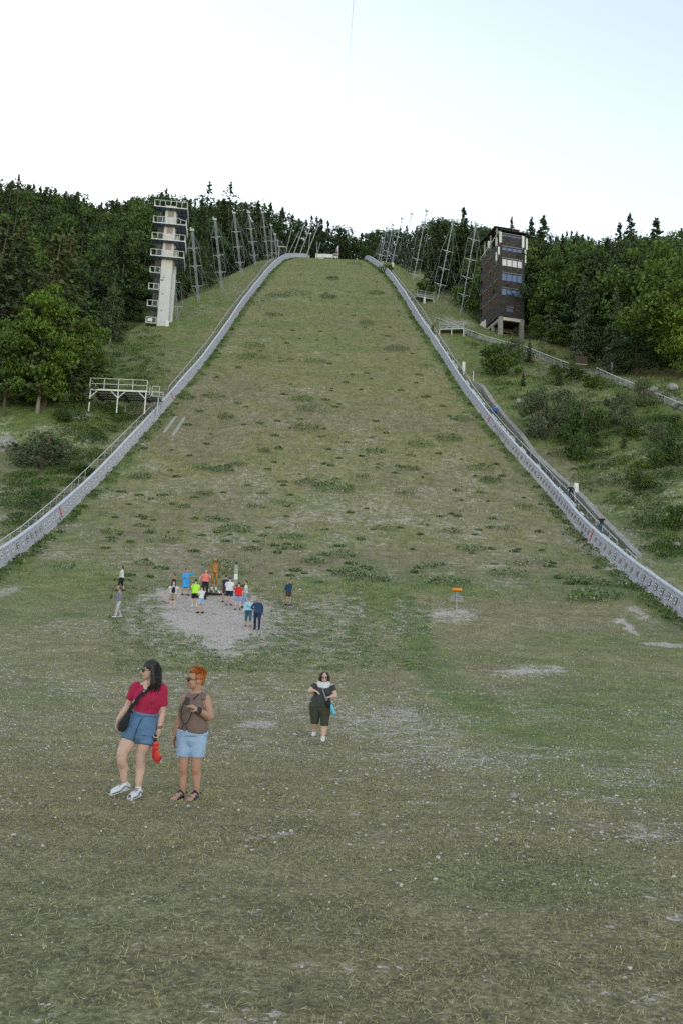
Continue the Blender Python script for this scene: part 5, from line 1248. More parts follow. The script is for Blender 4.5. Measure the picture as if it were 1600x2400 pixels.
def solid(mb, name, m, parent, vox=.008, it=3, fac=.5):
    """fuse overlapping closed shapes into one continuous surface"""
    me0 = bpy.data.meshes.new('x'); me0.from_pydata(mb.v, [], mb.f); me0.update(); o = bpy.data.objects.new('x', me0); COL.objects.link(o)
    r = o.modifiers.new('r', 'REMESH'); r.mode = 'VOXEL'; r.voxel_size = vox; r.use_smooth_shade = True
    s_ = o.modifiers.new('s', 'SMOOTH'); s_.iterations = it; s_.factor = fac
    dg = bpy.context.evaluated_depsgraph_get(); dg.update(); me1 = bpy.data.meshes.new_from_object(o.evaluated_get(dg)); bpy.data.objects.remove(o); bpy.data.meshes.remove(me0)
    me1.name = name; me1.materials.clear(); return link_mesh(name, me1, M[m], parent)

def hand(mb, wrist, d, pn, sc=1.0, curl=.5, fr=.0085, thumb_side=1, spread=.0):
    """palm, four unequal fingers bending towards the palm normal pn, and a thumb from the side of the palm"""
    w = Vector(wrist); d = Vector(d).normalized(); pn = Vector(pn); pn = (pn - d * pn.dot(d)).normalized(); s_ = d.cross(pn) * thumb_side
    chain(mb, [w, w + d * .045 * sc, w + d * .085 * sc], [(.026 * sc, .020 * sc), (.036 * sc, .016 * sc), (.037 * sc, .013 * sc)], s_, 10, 2)
    for i, L in enumerate((.070, .080, .074, .058)):
        off = s_ * (.028 - .0185 * i) * sc; a = w + d * (.086 - (.006 if i in (0, 3) else 0)) * sc + off; c1 = curl * (.75 + .12 * i)
        d1 = (d * math.cos(c1) + pn * math.sin(c1) + s_ * spread * (1.5 - i) * .2).normalized(); d2 = (d * math.cos(c1 * 2.1) + pn * math.sin(c1 * 2.1)).normalized(); d3 = (d * math.cos(c1 * 2.9) + pn * math.sin(c1 * 2.9)).normalized()
        b_ = a + d1 * L * .48 * sc; c_ = b_ + d2 * L * .32 * sc; e_ = c_ + d3 * L * .24 * sc
        chain(mb, [a - d * .012, a, b_, c_, e_], [fr * sc * 1.05, fr * sc, fr * sc * .95, fr * sc * .88, fr * sc * .75], s_, 8, 1)
    t0 = w + d * .025 * sc + s_ * .026 * sc; t1 = t0 + (d * .6 + s_ * .75 + pn * .35 * curl * 2).normalized() * .038 * sc; t2 = t1 + (d * .9 + s_ * .2 + pn * .5 * curl * 2).normalized() * .032 * sc
    chain(mb, [t0, t1, t2], [fr * 1.3 * sc, fr * 1.15 * sc, fr * .95 * sc], s_, 8, 2)

def facerot(az, pitch=0, tilt=0):
    """head frame: -Y is where the face looks; az>0 turns the face towards +X"""
    return Matrix.Rotation(az, 3, 'Z') @ Matrix.Rotation(tilt, 3, 'Y') @ Matrix.Rotation(pitch, 3, 'X')
def head(mb, c, rot, k=1.0):
    c = Vector(c); q_ = lambda x, y, z: c + rot @ Vector((x, y, z)) * k
    ell(mb, q_(0, .012, .025), (.073 * k, .090 * k, .092 * k), rot, 18, 12); ell(mb, q_(0, -.030, -.035), (.056 * k, .058 * k, .070 * k), rot, 16, 10); ell(mb, q_(0, -.052, -.083), (.026 * k, .026 * k, .022 * k), rot, 10, 8)
    chain(mb, [q_(0, -.083, .012), q_(0, -.098, -.012), q_(0, -.106, -.030)], [.008 * k, .011 * k, .0145 * k], rot @ Vector((1, 0, 0)), 8, 2)
    for s_ in (-1, 1):
        ell(mb, q_(.074 * s_, .010, -.010), (.011 * k, .020 * k, .032 * k), rot, 8, 8); ell(mb, q_(.033 * s_, -.067, -.028), (.022 * k, .018 * k, .020 * k), rot, 8, 8); ell(mb, q_(.028 * s_, -.076, .024), (.024 * k, .012 * k, .008 * k), rot, 8, 6)
    ell(mb, q_(0, -.084, -.058), (.020 * k, .012 * k, .010 * k), rot, 8, 6)
def face_parts(parent, c, rot, k=1.0, glasses=None, brows='hair_dark', small=False):
    c = Vector(c); q_ = lambda x, y, z: c + rot @ Vector((x, y, z)) * k
    mb = MB(); chain(mb, [q_(-.022, -.088, -.055), q_(0, -.0955, -.057), q_(.022, -.088, -.055)], [.004 * k, .0065 * k, .004 * k], (0, 0, 1), 8, 2); mb.build('lips', M['lips'], parent, True)
    mb = MB()
    for s_ in (-1, 1): ell(mb, q_(.030 * s_, -.083, .000), (.011 * k, .006 * k, .0065 * k), rot, 8, 6)
    mb.build('eyes', M['black'], parent, True); mb = MB()
    for s_ in (-1, 1): chain(mb, [q_(.012 * s_, -.091, .024), q_(.034 * s_, -.089, .030), q_(.054 * s_, -.076, .022)], [.003 * k, .0042 * k, .0025 * k], (0, 0, 1), 6, 2)
    mb.build('eyebrows', M[brows], parent, True)
    if glasses:
        g = MB()
        for s_ in (-1, 1):
            if glasses == 'sun': ell(g, q_(.034 * s_, -.095, -.002), (.028 * k, .008 * k, .022 * k), rot, 12, 8)
            else:
                ring = [q_(.034 * s_ + .026 * math.cos(a), -.097, -.002 + .018 * math.sin(a)) for a in [i * math.pi / 5 for i in range(11)]]; g.tube(ring, .0028 * k, 5)
            g.tube([q_(.060 * s_, -.088, .004), q_(.076 * s_, -.04, .006), q_(.078 * s_, .012, .002)], .003 * k, 5)
        g.tube([q_(-.008, -.104, .002), q_(.008, -.104, .002)], .003 * k, 5); g.build('sunglasses' if glasses == 'sun' else 'glasses', M['lens' if glasses == 'sun' else 'dark_brown'], parent, True)
def shoe(mb, ankle, toe, k=1.0, h=.075):
    a = Vector(ankle); t = Vector(toe); d = (t - a); d.z = 0; d.normalize(); side = Vector((-d.y, d.x, 0)); zt = t.z; za = a.z - .075 * k
    hl = Vector((a.x, a.y, za)) - d * .055 * k; tip = Vector((t.x, t.y, zt))
    chain(mb, [hl + Vector((0, 0, .045 * k)), hl.lerp(tip, .35) + Vector((0, 0, .050 * k)), hl.lerp(tip, .7) + Vector((0, 0, .040 * k)), tip + Vector((0, 0, .030 * k))], [(.036 * k, .042 * k), (.038 * k, .048 * k), (.046 * k, .038 * k), (.036 * k, .026 * k)], side, 12, 2)
    chain(mb, [a + Vector((0, 0, -.03 * k)), a + Vector((0, 0, .01 * k))], [.044 * k, .040 * k], side, 12, 1)
    return hl, tip, side

# ---- woman in the crimson shirt -------------------------------------------------------
def scale_frame(px, py, m_per_zoom, ox, oy):
    """picture measurements around one person -> metres in a frame that stands upright at the person's feet"""
    def f(zx, zy, y=0.0):
        z = (oy - zy) * m_per_zoom; x = (zx - ox) * m_per_zoom - z * .040; return Vector((x, y, z))
    return f
def upright(name, px, py, label, yaw=0.0):
    return empty(name, hit(px, py), yaw, label, 'person')
pA = hit(308, 1871); kA = .975 / (F_PX / (pA.y * math.cos(PITCH)) * 4.9); f = scale_frame(0, 0, kA, 440, 1708)
pA.z -= .008; A = empty('person', pA, 0, 'woman with long black wavy hair, crimson shirt, blue denim shorts and white running shoes', 'person')
VX = .0062
bA = MB(); hc = f(612, 262, -.03); hrA = facerot(R(-62), R(-2), R(0)); head(bA, hc, hrA, 1.02)
chain(bA, [hc + Vector((.015, .02, -.06)), f(596, 395, .01), f(600, 450, .02)], [.056, .055, .075], (1, 0, 0), 14, 2)
shL, shR = f(440, 455, .0), f(757, 462, .01)
chain(bA, [f(600, 440, .02), f(598, 520, .01), f(590, 640, .01), f(570, 780, .01), f(530, 900, .01), f(530, 990, .01)], [(.13, .07), (.165, .095), (.155, .105), (.145, .10), (.17, .115), (.15, .11)], (1, 0, 0), 16, 2)
chain(bA, [f(588, 405, -.01), f(580, 450, -.062), f(576, 500, -.078)], [(.050, .03), (.040, .030), (.012, .018)], (1, 0, 0), 10, 2)
elL, wrL = f(352, 690, .03), f(268, 828, -.05); elR, wrR = f(766, 735, .03), f(735, 925, -.02)
chain(bA, [shL, (shL + elL) / 2, elL, elL.lerp(wrL, .35), wrL], [.052, .047, .040, .041, .026]); chain(bA, [shR, (shR + elR) / 2, elR, elR.lerp(wrR, .35), wrR], [.052, .048, .041, .042, .027])
hand(bA, wrL, f(250, 935, -.06) - wrL, (.7, -.2, 0), .95, .35, .0095, -1); hand(bA, wrR, f(716, 1010, -.03) - wrR, (-.6, -.8, 0), .95, .95, .0095, -1)
hpL, hpR = f(425, 960, .0), f(600, 975, .02); knL, knR = f(332, 1245, -.06), f(530, 1262, .02); anL, anR = f(343, 1560, .06), f(512, 1590, .03)
for hp, kn, an in ((hpL, knL, anL), (hpR, knR, anR)):
    chain(bA, [hp, hp.lerp(kn, .5), kn + Vector((0, 0, .05)), kn, kn + Vector((0, .005, -.06)), kn.lerp(an, .38) + Vector((.0, .022, 0)), kn.lerp(an, .75), an, an + Vector((0, 0, -.05))], [.100, .088, .066, .062, .054, .060, .042, .033, .034]); ell(bA, kn + Vector((0, -.03, .0)), (.036, .03, .042))
solid(bA, 'body', 'skin_fair', A, VX, 4)
face_parts(A, hc, hrA, 1.02, 'sun', 'hair_black')
s = MB(); s.cap = .22; chain(s, [f(604, 418, .025), f(600, 462, .02), f(596, 530, .0), f(592, 620, .0), f(578, 700, .01), f(566, 765, .01)], [(.085, .055), (.165, .085), (.182, .112), (.175, .128), (.158, .118), (.150, .112)], (1, 0, 0), 20, 3)
ell(s, f(508, 588, -.075), (.075, .06, .075)); ell(s, f(640, 592, -.075), (.078, .06, .078))
for a, b, t in ((shL, elL, .62), (shR, elR, .72)): chain(s, [a + Vector((.04 if a.x < b.x + 1 and a is shL else -.04, 0, .012)), a, a.lerp(b, t * .5), a.lerp(b, t)], [.056, .058, .059, .062])
chain(s, [f(440, 740, 0), f(566, 772, -.03), f(690, 755, 0)], [(.03, .03), (.05, .07), (.03, .03)], (0, 1, 0), 10, 2)
shirt = solid(s, 'shirt', 'crimson', A, .0068, 2)
s = MB(); s.cap = .22; chain(s, [f(566, 752, .01), f(556, 800, .01), f(528, 900, .01), f(516, 985, .01)], [(.155, .118), (.168, .13), (.192, .142), (.190, .14)], (1, 0, 0), 20, 3)
chain(s, [hpL, hpL.lerp(knL, .14), f(396, 1052, -.02)], [(.122, .13), (.116, .118), (.112, .112)]); chain(s, [hpR, hpR.lerp(knR, .18), f(577, 1098, .01)], [(.116, .122), (.116, .115), (.121, .114)])
ell(s, f(503, 1005, .0), (.135, .13, .10)); solid(s, 'denim_shorts', 'denim_blue', A, .0068, 2)
s = MB(); s.cap = .22; ring = [f(566, 770, .01) + Vector((.158 * math.cos(i / 24 * 6.283), .122 * math.sin(i / 24 * 6.283), .004 * math.sin(i * 2))) for i in range(25)]; s.tube(ring, .016, 6); s.build('waistband', M['denim_blue'], A, True)
sm_ = MB(); sm_.tube([f(560, 800, -.135), f(520, 900, -.165), f(486, 1000, -.155), f(470, 1060, -.11)], .005, 5); sm_.build('seam', M['navy'], A)
# hair: fused mass plus many loose wavy strands
hm = MB(); q_ = lambda x, y, z: hc + hrA @ Vector((x, y, z)) * 1.02
ell(hm, q_(0, .014, .048), (.084, .098, .090), hrA); ell(hm, q_(.0, .075, -.04), (.080, .055, .12), hrA); chain(hm, [q_(.078, .00, .06), q_(.088, .015, -.04), q_(.085, .03, -.14), q_(.075, .03, -.2)], [(.03, .05), (.028, .055), (.036, .055), (.02, .03)], (1, 0, 0))
chain(hm, [q_(-.02, .095, .0), q_(-.01, .10, -.10), q_(.0, .09, -.2), q_(.01, .08, -.235)], [(.07, .05), (.08, .055), (.085, .05), (.05, .03)], hrA @ Vector((1, 0, 0))); chain(hm, [q_(-.076, .02, .05), q_(-.088, .03, -.05), q_(-.088, .03, -.15)], [(.022, .04), (.024, .045), (.02, .03)])
ho = solid(hm, 'hair', 'hair_black', A, .008, 2)
st = MB(); rg_ = random.Random(5)
for i in range(150):
    a = rg_.uniform(-.1, 1.1) * math.pi; x0 = .088 * math.cos(a); y0 = .03 + .085 * math.sin(a); L = rg_.uniform(.16, .27); z0 = rg_.uniform(.03, .1); ph = rg_.uniform(0, 6); pts = []
    for k in range(9): u = k / 8; w_ = 1 + .18 * u; pts.append(q_(x0 * w_ * (.75 + .25 * min(1, u * 4)) + .016 * math.sin(u * 15 + ph), (y0 * w_) * (.8 + .2 * min(1, u * 4)) + .014 * math.cos(u * 13 + ph), z0 * (1 - u) - L * u))
    st.tube(pts, .005, 4, True, .0022)
st.build('strands', M['hair_black'], ho, True)
# running shoes
for an, toe, nm in ((anL, f(222, 1668, -.10), 'l'), (anR, f(468, 1706, -.20), 'r')):
    an2 = Vector((an.x, an.y, max(an.z, .085) if nm == 'l' else .085)); sm = MB(); toe.z = .004 if nm == 'r' else .03
    hl, tip, side = shoe(sm, an2, toe, 1.05); so = solid(sm, 'shoe', 'shoe_white', A, .0075, 2)
    d = (tip - hl).normalized(); sl = MB(); chain(sl, [hl + Vector((0, 0, .014)), hl.lerp(tip, .5) + Vector((0, 0, .012)), tip + Vector((0, 0, .012))], [(.040, .016), (.040, .015), (.036, .014)], side); sl.build('sole', M['shoe_sole'], so, True)
    lc = MB()
    for k in range(5): c = hl.lerp(tip, .42 + .085 * k) + Vector((0, 0, .108 - .011 * k)); lc.bar(c - side * .028, c + side * .028, .007)
    for s_ in (-1, 1): lc.tube([hl + side * .040 * s_ + Vector((0, 0, .03)), hl.lerp(tip, .3) + side * .045 * s_ + Vector((0, 0, .072)), hl.lerp(tip, .62) + side * .047 * s_ + Vector((0, 0, .03)), tip + side * .035 * s_ + Vector((0, 0, .028))], .006, 5)
    lc.tube([tip + Vector((0, -.0, .052)), tip + d * .022 + Vector((0, 0, .035))], .02, 6); lc.build('laces', M['shoe_grey'], so)
    sk = MB(); chain(sk, [an2 + Vector((0, 0, -.02)), an2 + Vector((0, 0, .035))], [.038, .037]); sk.build('sock', M['white_cloth'], A, True)
br = MB(); wd = (wrR - elR).normalized(); c0 = wrR - wd * .01
for off in (0, .012, .022): br.tube([c0 - wd * off + Vector((.031 * math.cos(i / 12 * 6.283), .031 * math.sin(i / 12 * 6.283), .006 * math.cos(i / 12 * 6.283))) for i in range(13)], .0035, 5)
br.build('bracelet', M['maroon'], A)
# black crossbody bag worn by her
bag = empty('crossbody_bag', pA + f(345, 860, -.13), 0, 'black crossbody bag on the left hip of the woman in the crimson shirt', 'bag'); oB = f(345, 860, -.13)
bm2 = MB(); chain(bm2, [f(410, 740, -.14) - oB, f(390, 800, -.15) - oB, f(352, 880, -.15) - oB, f(325, 940, -.14) - oB], [(.02, .02), (.042, .03), (.058, .035), (.042, .03)], (1, 0, 0), 14, 3); solid(bm2, 'bag_body', 'black_cloth', bag, .008, 2)
stp = MB(); path = [f(655, 418, -.03), f(640, 445, -.075), f(590, 495, -.125), f(520, 565, -.150), f(470, 630, -.150), f(425, 705, -.145), f(400, 750, -.14)]
for a, b in zip(path[:-1], path[1:]): stp.bar(a - oB, b - oB, .045, .008, (0, -1, 0))
stp.tube([f(400, 750, -.13) - oB, f(470, 720, .13) - oB, f(640, 500, .14) - oB, f(668, 425, .05) - oB, f(655, 418, -.03) - oB], .012, 5); stp.build('strap', M['black_cloth'], bag)
for zx, zy, sc_ in ((600, 470, .03), (575, 497, .025), (465, 605, .02), (452, 625, .018)):
    mk = MB(); p = f(zx, zy, -.158) - oB; mk.bar(p - Vector((.5, 0, .8)) * sc_ * .5, p + Vector((.5, 0, .8)) * sc_ * .5, .006).bar(p - Vector((-.7, 0, .5)) * sc_ * .35, p + Vector((-.7, 0, .5)) * sc_ * .35, .006); mk.build('strap_mark', M['white_cloth'], bag)
# closed red umbrella in her hand
oU = f(706, 1020, -.03); um = empty('folded_umbrella', pA + oU, 0, 'folded red umbrella with black handle hanging from the hand of the woman in crimson', 'umbrella')
MB().tube([f(708, 985, -.045) - oU, f(702, 1085, -.045) - oU], .017, 8).build('handle', M['black'], um, True)
ub = MB(); chain(ub, [f(714, 1085, -.05) - oU, f(712, 1130, -.05) - oU, f(706, 1158, -.05) - oU, f(718, 1190, -.05) - oU, f(730, 1240, -.05) - oU, f(735, 1282, -.05) - oU], [.033, .036, .026, .040, .052, .028], (1, 0, 0), 16, 3); uo = solid(ub, 'canopy', 'orange_umb', um, .006, 1)
rb = MB(); rg_ = random.Random(2)
for i in range(16): a = i / 16 * 6.283; rb.tube([f(714, 1090, -.05) - oU + Vector((.036 * math.cos(a), .036 * math.sin(a), 0)), f(706, 1158, -.05) - oU + Vector((.030 * math.cos(a + .5), .030 * math.sin(a + .5), 0)), f(730, 1240, -.05) - oU + Vector((.055 * math.cos(a + 1), .055 * math.sin(a + 1), 0)), f(735, 1280, -.05) - oU + Vector((.03 * math.cos(a + 1.4), .03 * math.sin(a + 1.4), 0))], .005, 4)
rb.build('folds', M['red_shirt'], uo)

# ---- woman with orange hair -----------------------------------------------------------
pB = hit(437, 1872); kB = .975 / (F_PX / (pB.y * math.cos(PITCH)) * 4.9); f = scale_frame(0, 0, kB, 1065, 1712)
pB.z -= .012; B_ = empty('person', pB, 0, 'woman with short orange hair, brown sleeveless top and pale denim shorts', 'person')
b = MB(); hc = f(1142, 362, -.02); hr = facerot(R(-66), R(-4)); head(b, hc, hr, 1.06)
chain(b, [hc + Vector((.02, .02, -.06)), f(1150, 485, .01), f(1150, 545, .02)], [.055, .056, .08]); shL, shR = f(1030, 570, .02), f(1268, 572, .0)
chain(b, [f(1150, 530, .02), f(1135, 640, .01), f(1115, 760, .01), f(1118, 880, .01), f(1115, 990, .01)], [(.12, .075), (.15, .10), (.16, .115), (.165, .125), (.16, .12)])
elR, wrR = f(1318, 785, -.02), f(1208, 695, -.22); elL, wrL = f(962, 800, .06), f(912, 1000, .03)
chain(b, [shR, (shR + elR) / 2, elR, elR.lerp(wrR, .4), wrR], [.056, .054, .046, .045, .028]); chain(b, [shL, (shL + elL) / 2, elL, elL.lerp(wrL, .4), wrL], [.052, .048, .040, .040, .027])
hand(b, wrL, f(893, 1090, .02) - wrL, (.8, -.3, 0), .95, .35, .0095, -1); hand(b, wrR, f(1120, 625, -.26) - wrR, (-.3, .5, -.9), .95, .55, .0095, 1)
hpL, hpR = f(1035, 1000, .0), f(1188, 1000, .0); knL, knR = f(1028, 1312, -.01), f(1172, 1312, -.01); anL, anR = f(1022, 1615, .03), f(1182, 1632, .03)
for hp, kn, an in ((hpL, knL, anL), (hpR, knR, anR)):
    chain(b, [hp, hp.lerp(kn, .5), kn + Vector((0, 0, .05)), kn, kn + Vector((0, .005, -.06)), kn.lerp(an, .38) + Vector((0, .022, 0)), kn.lerp(an, .75), an, an + Vector((0, 0, -.06))], [.092, .082, .064, .060, .054, .057, .040, .032, .034]); ell(b, kn + Vector((0, -.03, 0)), (.036, .03, .042))
for an, toe in ((anL, f(938, 1690, -.16)), (anR, f(1122, 1722, -.20))):
    toe.z = .012; h_ = Vector((an.x, an.y + .03, .03)); chain(b, [h_, h_.lerp(toe, .4) + Vector((0, 0, .035)), h_.lerp(toe, .8) + Vector((0, 0, .012)), toe + Vector((0, 0, .008))], [(.032, .028), (.036, .03), (.042, .018), (.038, .013)], Vector((toe - h_).cross(Vector((0, 0, 1)))))
    dd = (toe - h_).normalized(); sd = Vector((-dd.y, dd.x, 0))
    for k in range(5): c = toe + sd * (.030 - .015 * k) * (1 if toe.x < 0 else 1); chain(b, [c - dd * .01, c + dd * (.022 - .003 * k)], [.009, .0075], sd, 8, 1)
solid(b, 'body', 'skin_tan', B_, VX, 4); face_parts(B_, hc, hr, 1.06, 'sun', 'hair_orange')
s = MB(); s.cap = .22; chain(s, [f(1150, 520, .02), f(1148, 570, .015), f(1130, 650, .0), f(1110, 730, -.01), f(1122, 820, -.01), f(1128, 900, -.01), f(1120, 945, -.01)], [(.095, .075), (.118, .09), (.142, .115), (.162, .14), (.158, .14), (.180, .15), (.178, .145)], (1, 0, 0), 20, 3)
ell(s, f(1040, 690, -.09), (.078, .075, .078)); ell(s, f(1180, 692, -.085), (.075, .07, .078)); ell(s, f(1095, 905, -.05), (.12, .10, .085))
for a, c in ((f(1082, 520, .0), f(1068, 580, -.04)), (f(1220, 510, .0), f(1238, 590, -.03))): chain(s, [a, c], [.04, .05])
solid(s, 'sleeveless_top', 'taupe', B_, .0068, 2)
s = MB(); s.cap = .22; chain(s, [f(1118, 930, .0), f(1118, 985, .0)], [(.186, .145), (.192, .148)], (1, 0, 0), 20, 2); chain(s, [hpL, hpL.lerp(knL, .45), f(1020, 1222, -.0)], [(.108, .125), (.097, .108), (.090, .095)]); chain(s, [hpR, hpR.lerp(knR, .45), f(1180, 1226, -.0)], [(.108, .125), (.098, .108), (.086, .094)])
ell(s, f(1112, 1035, .0), (.14, .135, .11)); solid(s, 'denim_shorts', 'denim_pale', B_, .0068, 2)
hm = MB(); q_ = lambda x, y, z: hc + hr @ Vector((x, y, z)) * 1.06
ell(hm, q_(0, .030, .050), (.082, .090, .088), hr); ell(hm, q_(0, -.03, .098), (.055, .058, .034), hr); ell(hm, q_(0, .070, .0), (.062, .040, .062), hr)
for s_ in (-1, 1): ell(hm, q_(.072 * s_, .008, .035), (.016, .045, .04), hr)
ho = solid(hm, 'hair', 'hair_orange', B_, .008, 2); st = MB()
for i in range(170):
    a = rg_.uniform(0, 6.283); t = rg_.uniform(.15, 1.0); base = q_(.082 * math.sin(t * 1.5) * math.cos(a), .03 + .09 * math.sin(t * 1.5) * math.sin(a), .055 + .085 * math.cos(t * 1.5))
    if (hr.inverted() @ (base - hc)).y < -.06 and t > .8: continue
    n_ = (base - hc).normalized(); st.tube([base - n_ * .01, base + n_ * .012 + hr @ Vector((0, -.008, .01)), base + n_ * .014 + hr @ Vector((0, -.024, .012))], .004, 4, True, .0015)
st.build('strands', M['hair_orange'], ho, True)
sm = MB()   # sandals
for an, toe in ((anL, f(938, 1690, -.16)), (anR, f(1122, 1722, -.20))):
    toe.z = .0; h_ = Vector((an.x, an.y + .045, 0)); d = (toe - h_).normalized(); sd = Vector((-d.y, d.x, 0)); so = MB(); chain(so, [h_ + Vector((0, 0, .008)), h_.lerp(toe, .5) + Vector((0, 0, .008)), toe + d * .02 + Vector((0, 0, .008))], [(.038, .013), (.040, .012), (.046, .012)], sd); sb_ = so.build('sandal', M['shoe_grey'], B_, True); stp = MB()
    for u, w_, hh in ((.30, .046, .105), (.52, .046, .078), (.74, .048, .048)):
        c = h_.lerp(toe, u); stp.tube([c - sd * w_ + Vector((0, 0, .012)), c - sd * w_ * .8 + Vector((0, 0, hh * .7)), c + Vector((0, 0, hh)), c + sd * w_ * .8 + Vector((0, 0, hh * .7)), c + sd * w_ + Vector((0, 0, .012))], .0115, 6)
    stp.tube([h_ - d * .01 + sd * .04 + Vector((0, 0, .07)), h_ - d * .045 + Vector((0, 0, .075)), h_ - d * .01 - sd * .04 + Vector((0, 0, .07))], .011, 6); stp.build('straps', M['navy'], sb_, True)
w_ = MB(); wd = (wrR - elR).normalized(); u_ = wd.cross(Vector((0, 0, 1))).normalized(); v_ = wd.cross(u_); w_.tube([wrR - wd * .015 + (u_ * math.cos(i / 12 * 6.283) + v_ * math.sin(i / 12 * 6.283)) * .034 for i in range(13)], .012, 6); w_.box(wrR - wd * .015 + Vector((.01, -.034, .012)), (.04, .018, .045)); w_.build('wrist_watch', M['black'], B_)
nk = MB(); nk.tube([f(1212, 490, .0), f(1175, 535, -.07), f(1130, 580, -.115)], .006, 5); nk.tube([f(1060, 530, -.03), f(1035, 600, -.12), f(1010, 700, -.185), f(1010, 790, -.175), f(1045, 855, -.175), f(1075, 850, -.175), f(1120, 760, -.17), f(1130, 700, -.19)], .0055, 5)
nk.tube([f(1045, 855, -.172), f(1022, 900, -.17), f(1020, 925, -.17)], .005, 5); nk.tube([f(1060, 855, -.172), f(1078, 900, -.168), f(1076, 928, -.168)], .005, 5); nk.build('neck_cord', M['black_cloth'], B_)
nb = MB(); ell(nb, f(1020, 932, -.17), .009); ell(nb, f(1076, 935, -.168), .009); nb.build('cord_beads', M['white_cloth'], B_)
oP = f(1088, 597, -.27); ph = empty('mobile_phone', pB + oP, 0, 'black mobile phone held up by the woman with orange hair', 'phone'); ph.rotation_euler = (R(-15), 0, R(10))
MB().box((0, 0, 0), (.062, .010, .085)).build('phone_body', M['black'], ph, bevel=.006); MB().box((.012, -.007, .022), (.02, .006, .02)).build('camera_lens', M['lens'], ph); MB().box((0, .006, 0), (.054, .003, .075)).build('screen', M['lens'], ph)

# ---- woman walking with the white scarf -----------------------------------------------
pC = Vector((0, 0, 0)); pC = hit(748, 1738); 
if pC.y < 20.4: q1 = ray(748, 1738); pC = Vector((q1[0] / q1[1] * 21.2, 21.2, float(T(q1[0] / q1[1] * 21.2, 21.2))))
kC = 1 / (F_PX / (pC.y * math.cos(PITCH)) * 9.8); f = scale_frame(0, 0, kC, 680, 1835)
C_ = empty('person', pC, 0, 'woman in dark shirt, olive cropped trousers and white scarf walking towards the viewer', 'person')
b = MB(); hc = f(795, 415, -.02); hr = facerot(R(4), R(6)); head(b, hc, hr, 1.03); chain(b, [hc + Vector((0, .02, -.06)), f(790, 530, .01), f(785, 590, .02)], [.058, .062, .09]); shL, shR = f(610, 590, .02), f(955, 600, .02)
chain(b, [f(785, 580, .02), f(780, 700, .01), f(740, 850, .01), f(700, 1000, .01)], [(.15, .09), (.18, .12), (.18, .13), (.22, .15)])
elL, wrL = f(462, 735, -.02), f(575, 715, -.14); elR, wrR = f(1038, 815, -.0), f(935, 838, -.14)
chain(b, [shL, (shL + elL) / 2, elL, elL.lerp(wrL, .45), wrL], [.062, .062, .056, .050, .032]); chain(b, [shR, (shR + elR) / 2, elR, elR.lerp(wrR, .45), wrR], [.062, .062, .056, .050, .032])
hand(b, wrL, (.85, -.25, -.30), (.1, .3, -.9), .95, .45, .0105, 1); hand(b, wrR, (-.8, -.2, -.15), (0, .4, -.9), .95, .8, .0105, -1)
hpL, hpR = f(590, 1040, 0), f(820, 1040, 0); knL, knR = f(580, 1420, .03), f(800, 1440, -.06); anL, anR = f(566, 1650, .16), f(770, 1742, -.08)
for hp, kn, an in ((hpL, knL, anL), (hpR, knR, anR)): chain(b, [hp, hp.lerp(kn, .5), kn, kn.lerp(an, .35) + Vector((0, .015, 0)), kn.lerp(an, .75), an, an + Vector((0, 0, -.04))], [.12, .11, .078, .074, .050, .040, .04])
solid(b, 'body', 'skin_fair', C_, .0075, 3); face_parts(C_, hc, hr, 1.03, 'rim', 'hair_brown')
s = MB(); s.cap = .22; chain(s, [f(785, 575, .02), f(785, 620, .02), f(775, 720, .0), f(745, 830, .0), f(720, 930, -.01), f(700, 1000, -.01)], [(.12, .09), (.175, .11), (.19, .15), (.19, .145), (.215, .165), (.225, .17)], (1, 0, 0), 20, 3); ell(s, f(700, 735, -.09), (.09, .08, .09)); ell(s, f(850, 740, -.09), (.09, .08, .09))
for a, e_, t in ((shL, elL, .52), (shR, elR, .5)): chain(s, [a, a.lerp(e_, t * .5), a.lerp(e_, t)], [.075, .078, .078])
solid(s, 'shirt', 'charcoal', C_, .008, 2)
s = MB(); s.cap = .22; chain(s, [f(700, 985, 0), f(695, 1060, 0)], [(.232, .17), (.242, .18)], (1, 0, 0), 20, 2); chain(s, [hpL, hpL.lerp(knL, .4), hpL.lerp(knL, .85), f(578, 1455, .03)], [(.145, .165), (.132, .14), (.10, .105), (.088, .09)]); chain(s, [hpR, hpR.lerp(knR, .4), hpR.lerp(knR, .85), f(800, 1485, -.05)], [(.130, .16), (.122, .135), (.098, .10), (.090, .09)])
ell(s, f(700, 1110, .0), (.18, .16, .13)); solid(s, 'cropped_trousers', 'dark_olive', C_, .008, 2)
s = MB(); s.cap = .22; sc0 = f(780, 530, -.0)
for k, (rx, ry, zz, r_) in enumerate(((.105, .085, .02, .032), (.125, .10, -.025, .036), (.118, .105, -.06, .034))): s.tube([sc0 + Vector((rx * math.cos(i / 20 * 6.283), ry * math.sin(i / 20 * 6.283), zz - .045 * max(0, -math.sin(i / 20 * 6.283)) + .006 * math.sin(i * 2.3 + k))) for i in range(21)], r_, 8)
solid(s, 'scarf', 'white_cloth', C_, .008, 2)
hm = MB(); q_ = lambda x, y, z: hc + hr @ Vector((x, y, z)) * 1.03
ell(hm, q_(0, .03, .04), (.088, .092, .09), hr)
for s_ in (-1, 1): chain(hm, [q_(.05 * s_, -.03, .10), q_(.088 * s_, -.015, .04), q_(.10 * s_, .0, -.04), q_(.098 * s_, .0, -.10)], [(.03, .03), (.03, .05), (.032, .05), (.02, .03)])
ell(hm, q_(0, .07, -.05), (.085, .05, .08), hr); ho = solid(hm, 'hair', 'hair_brown', C_, .009, 2)
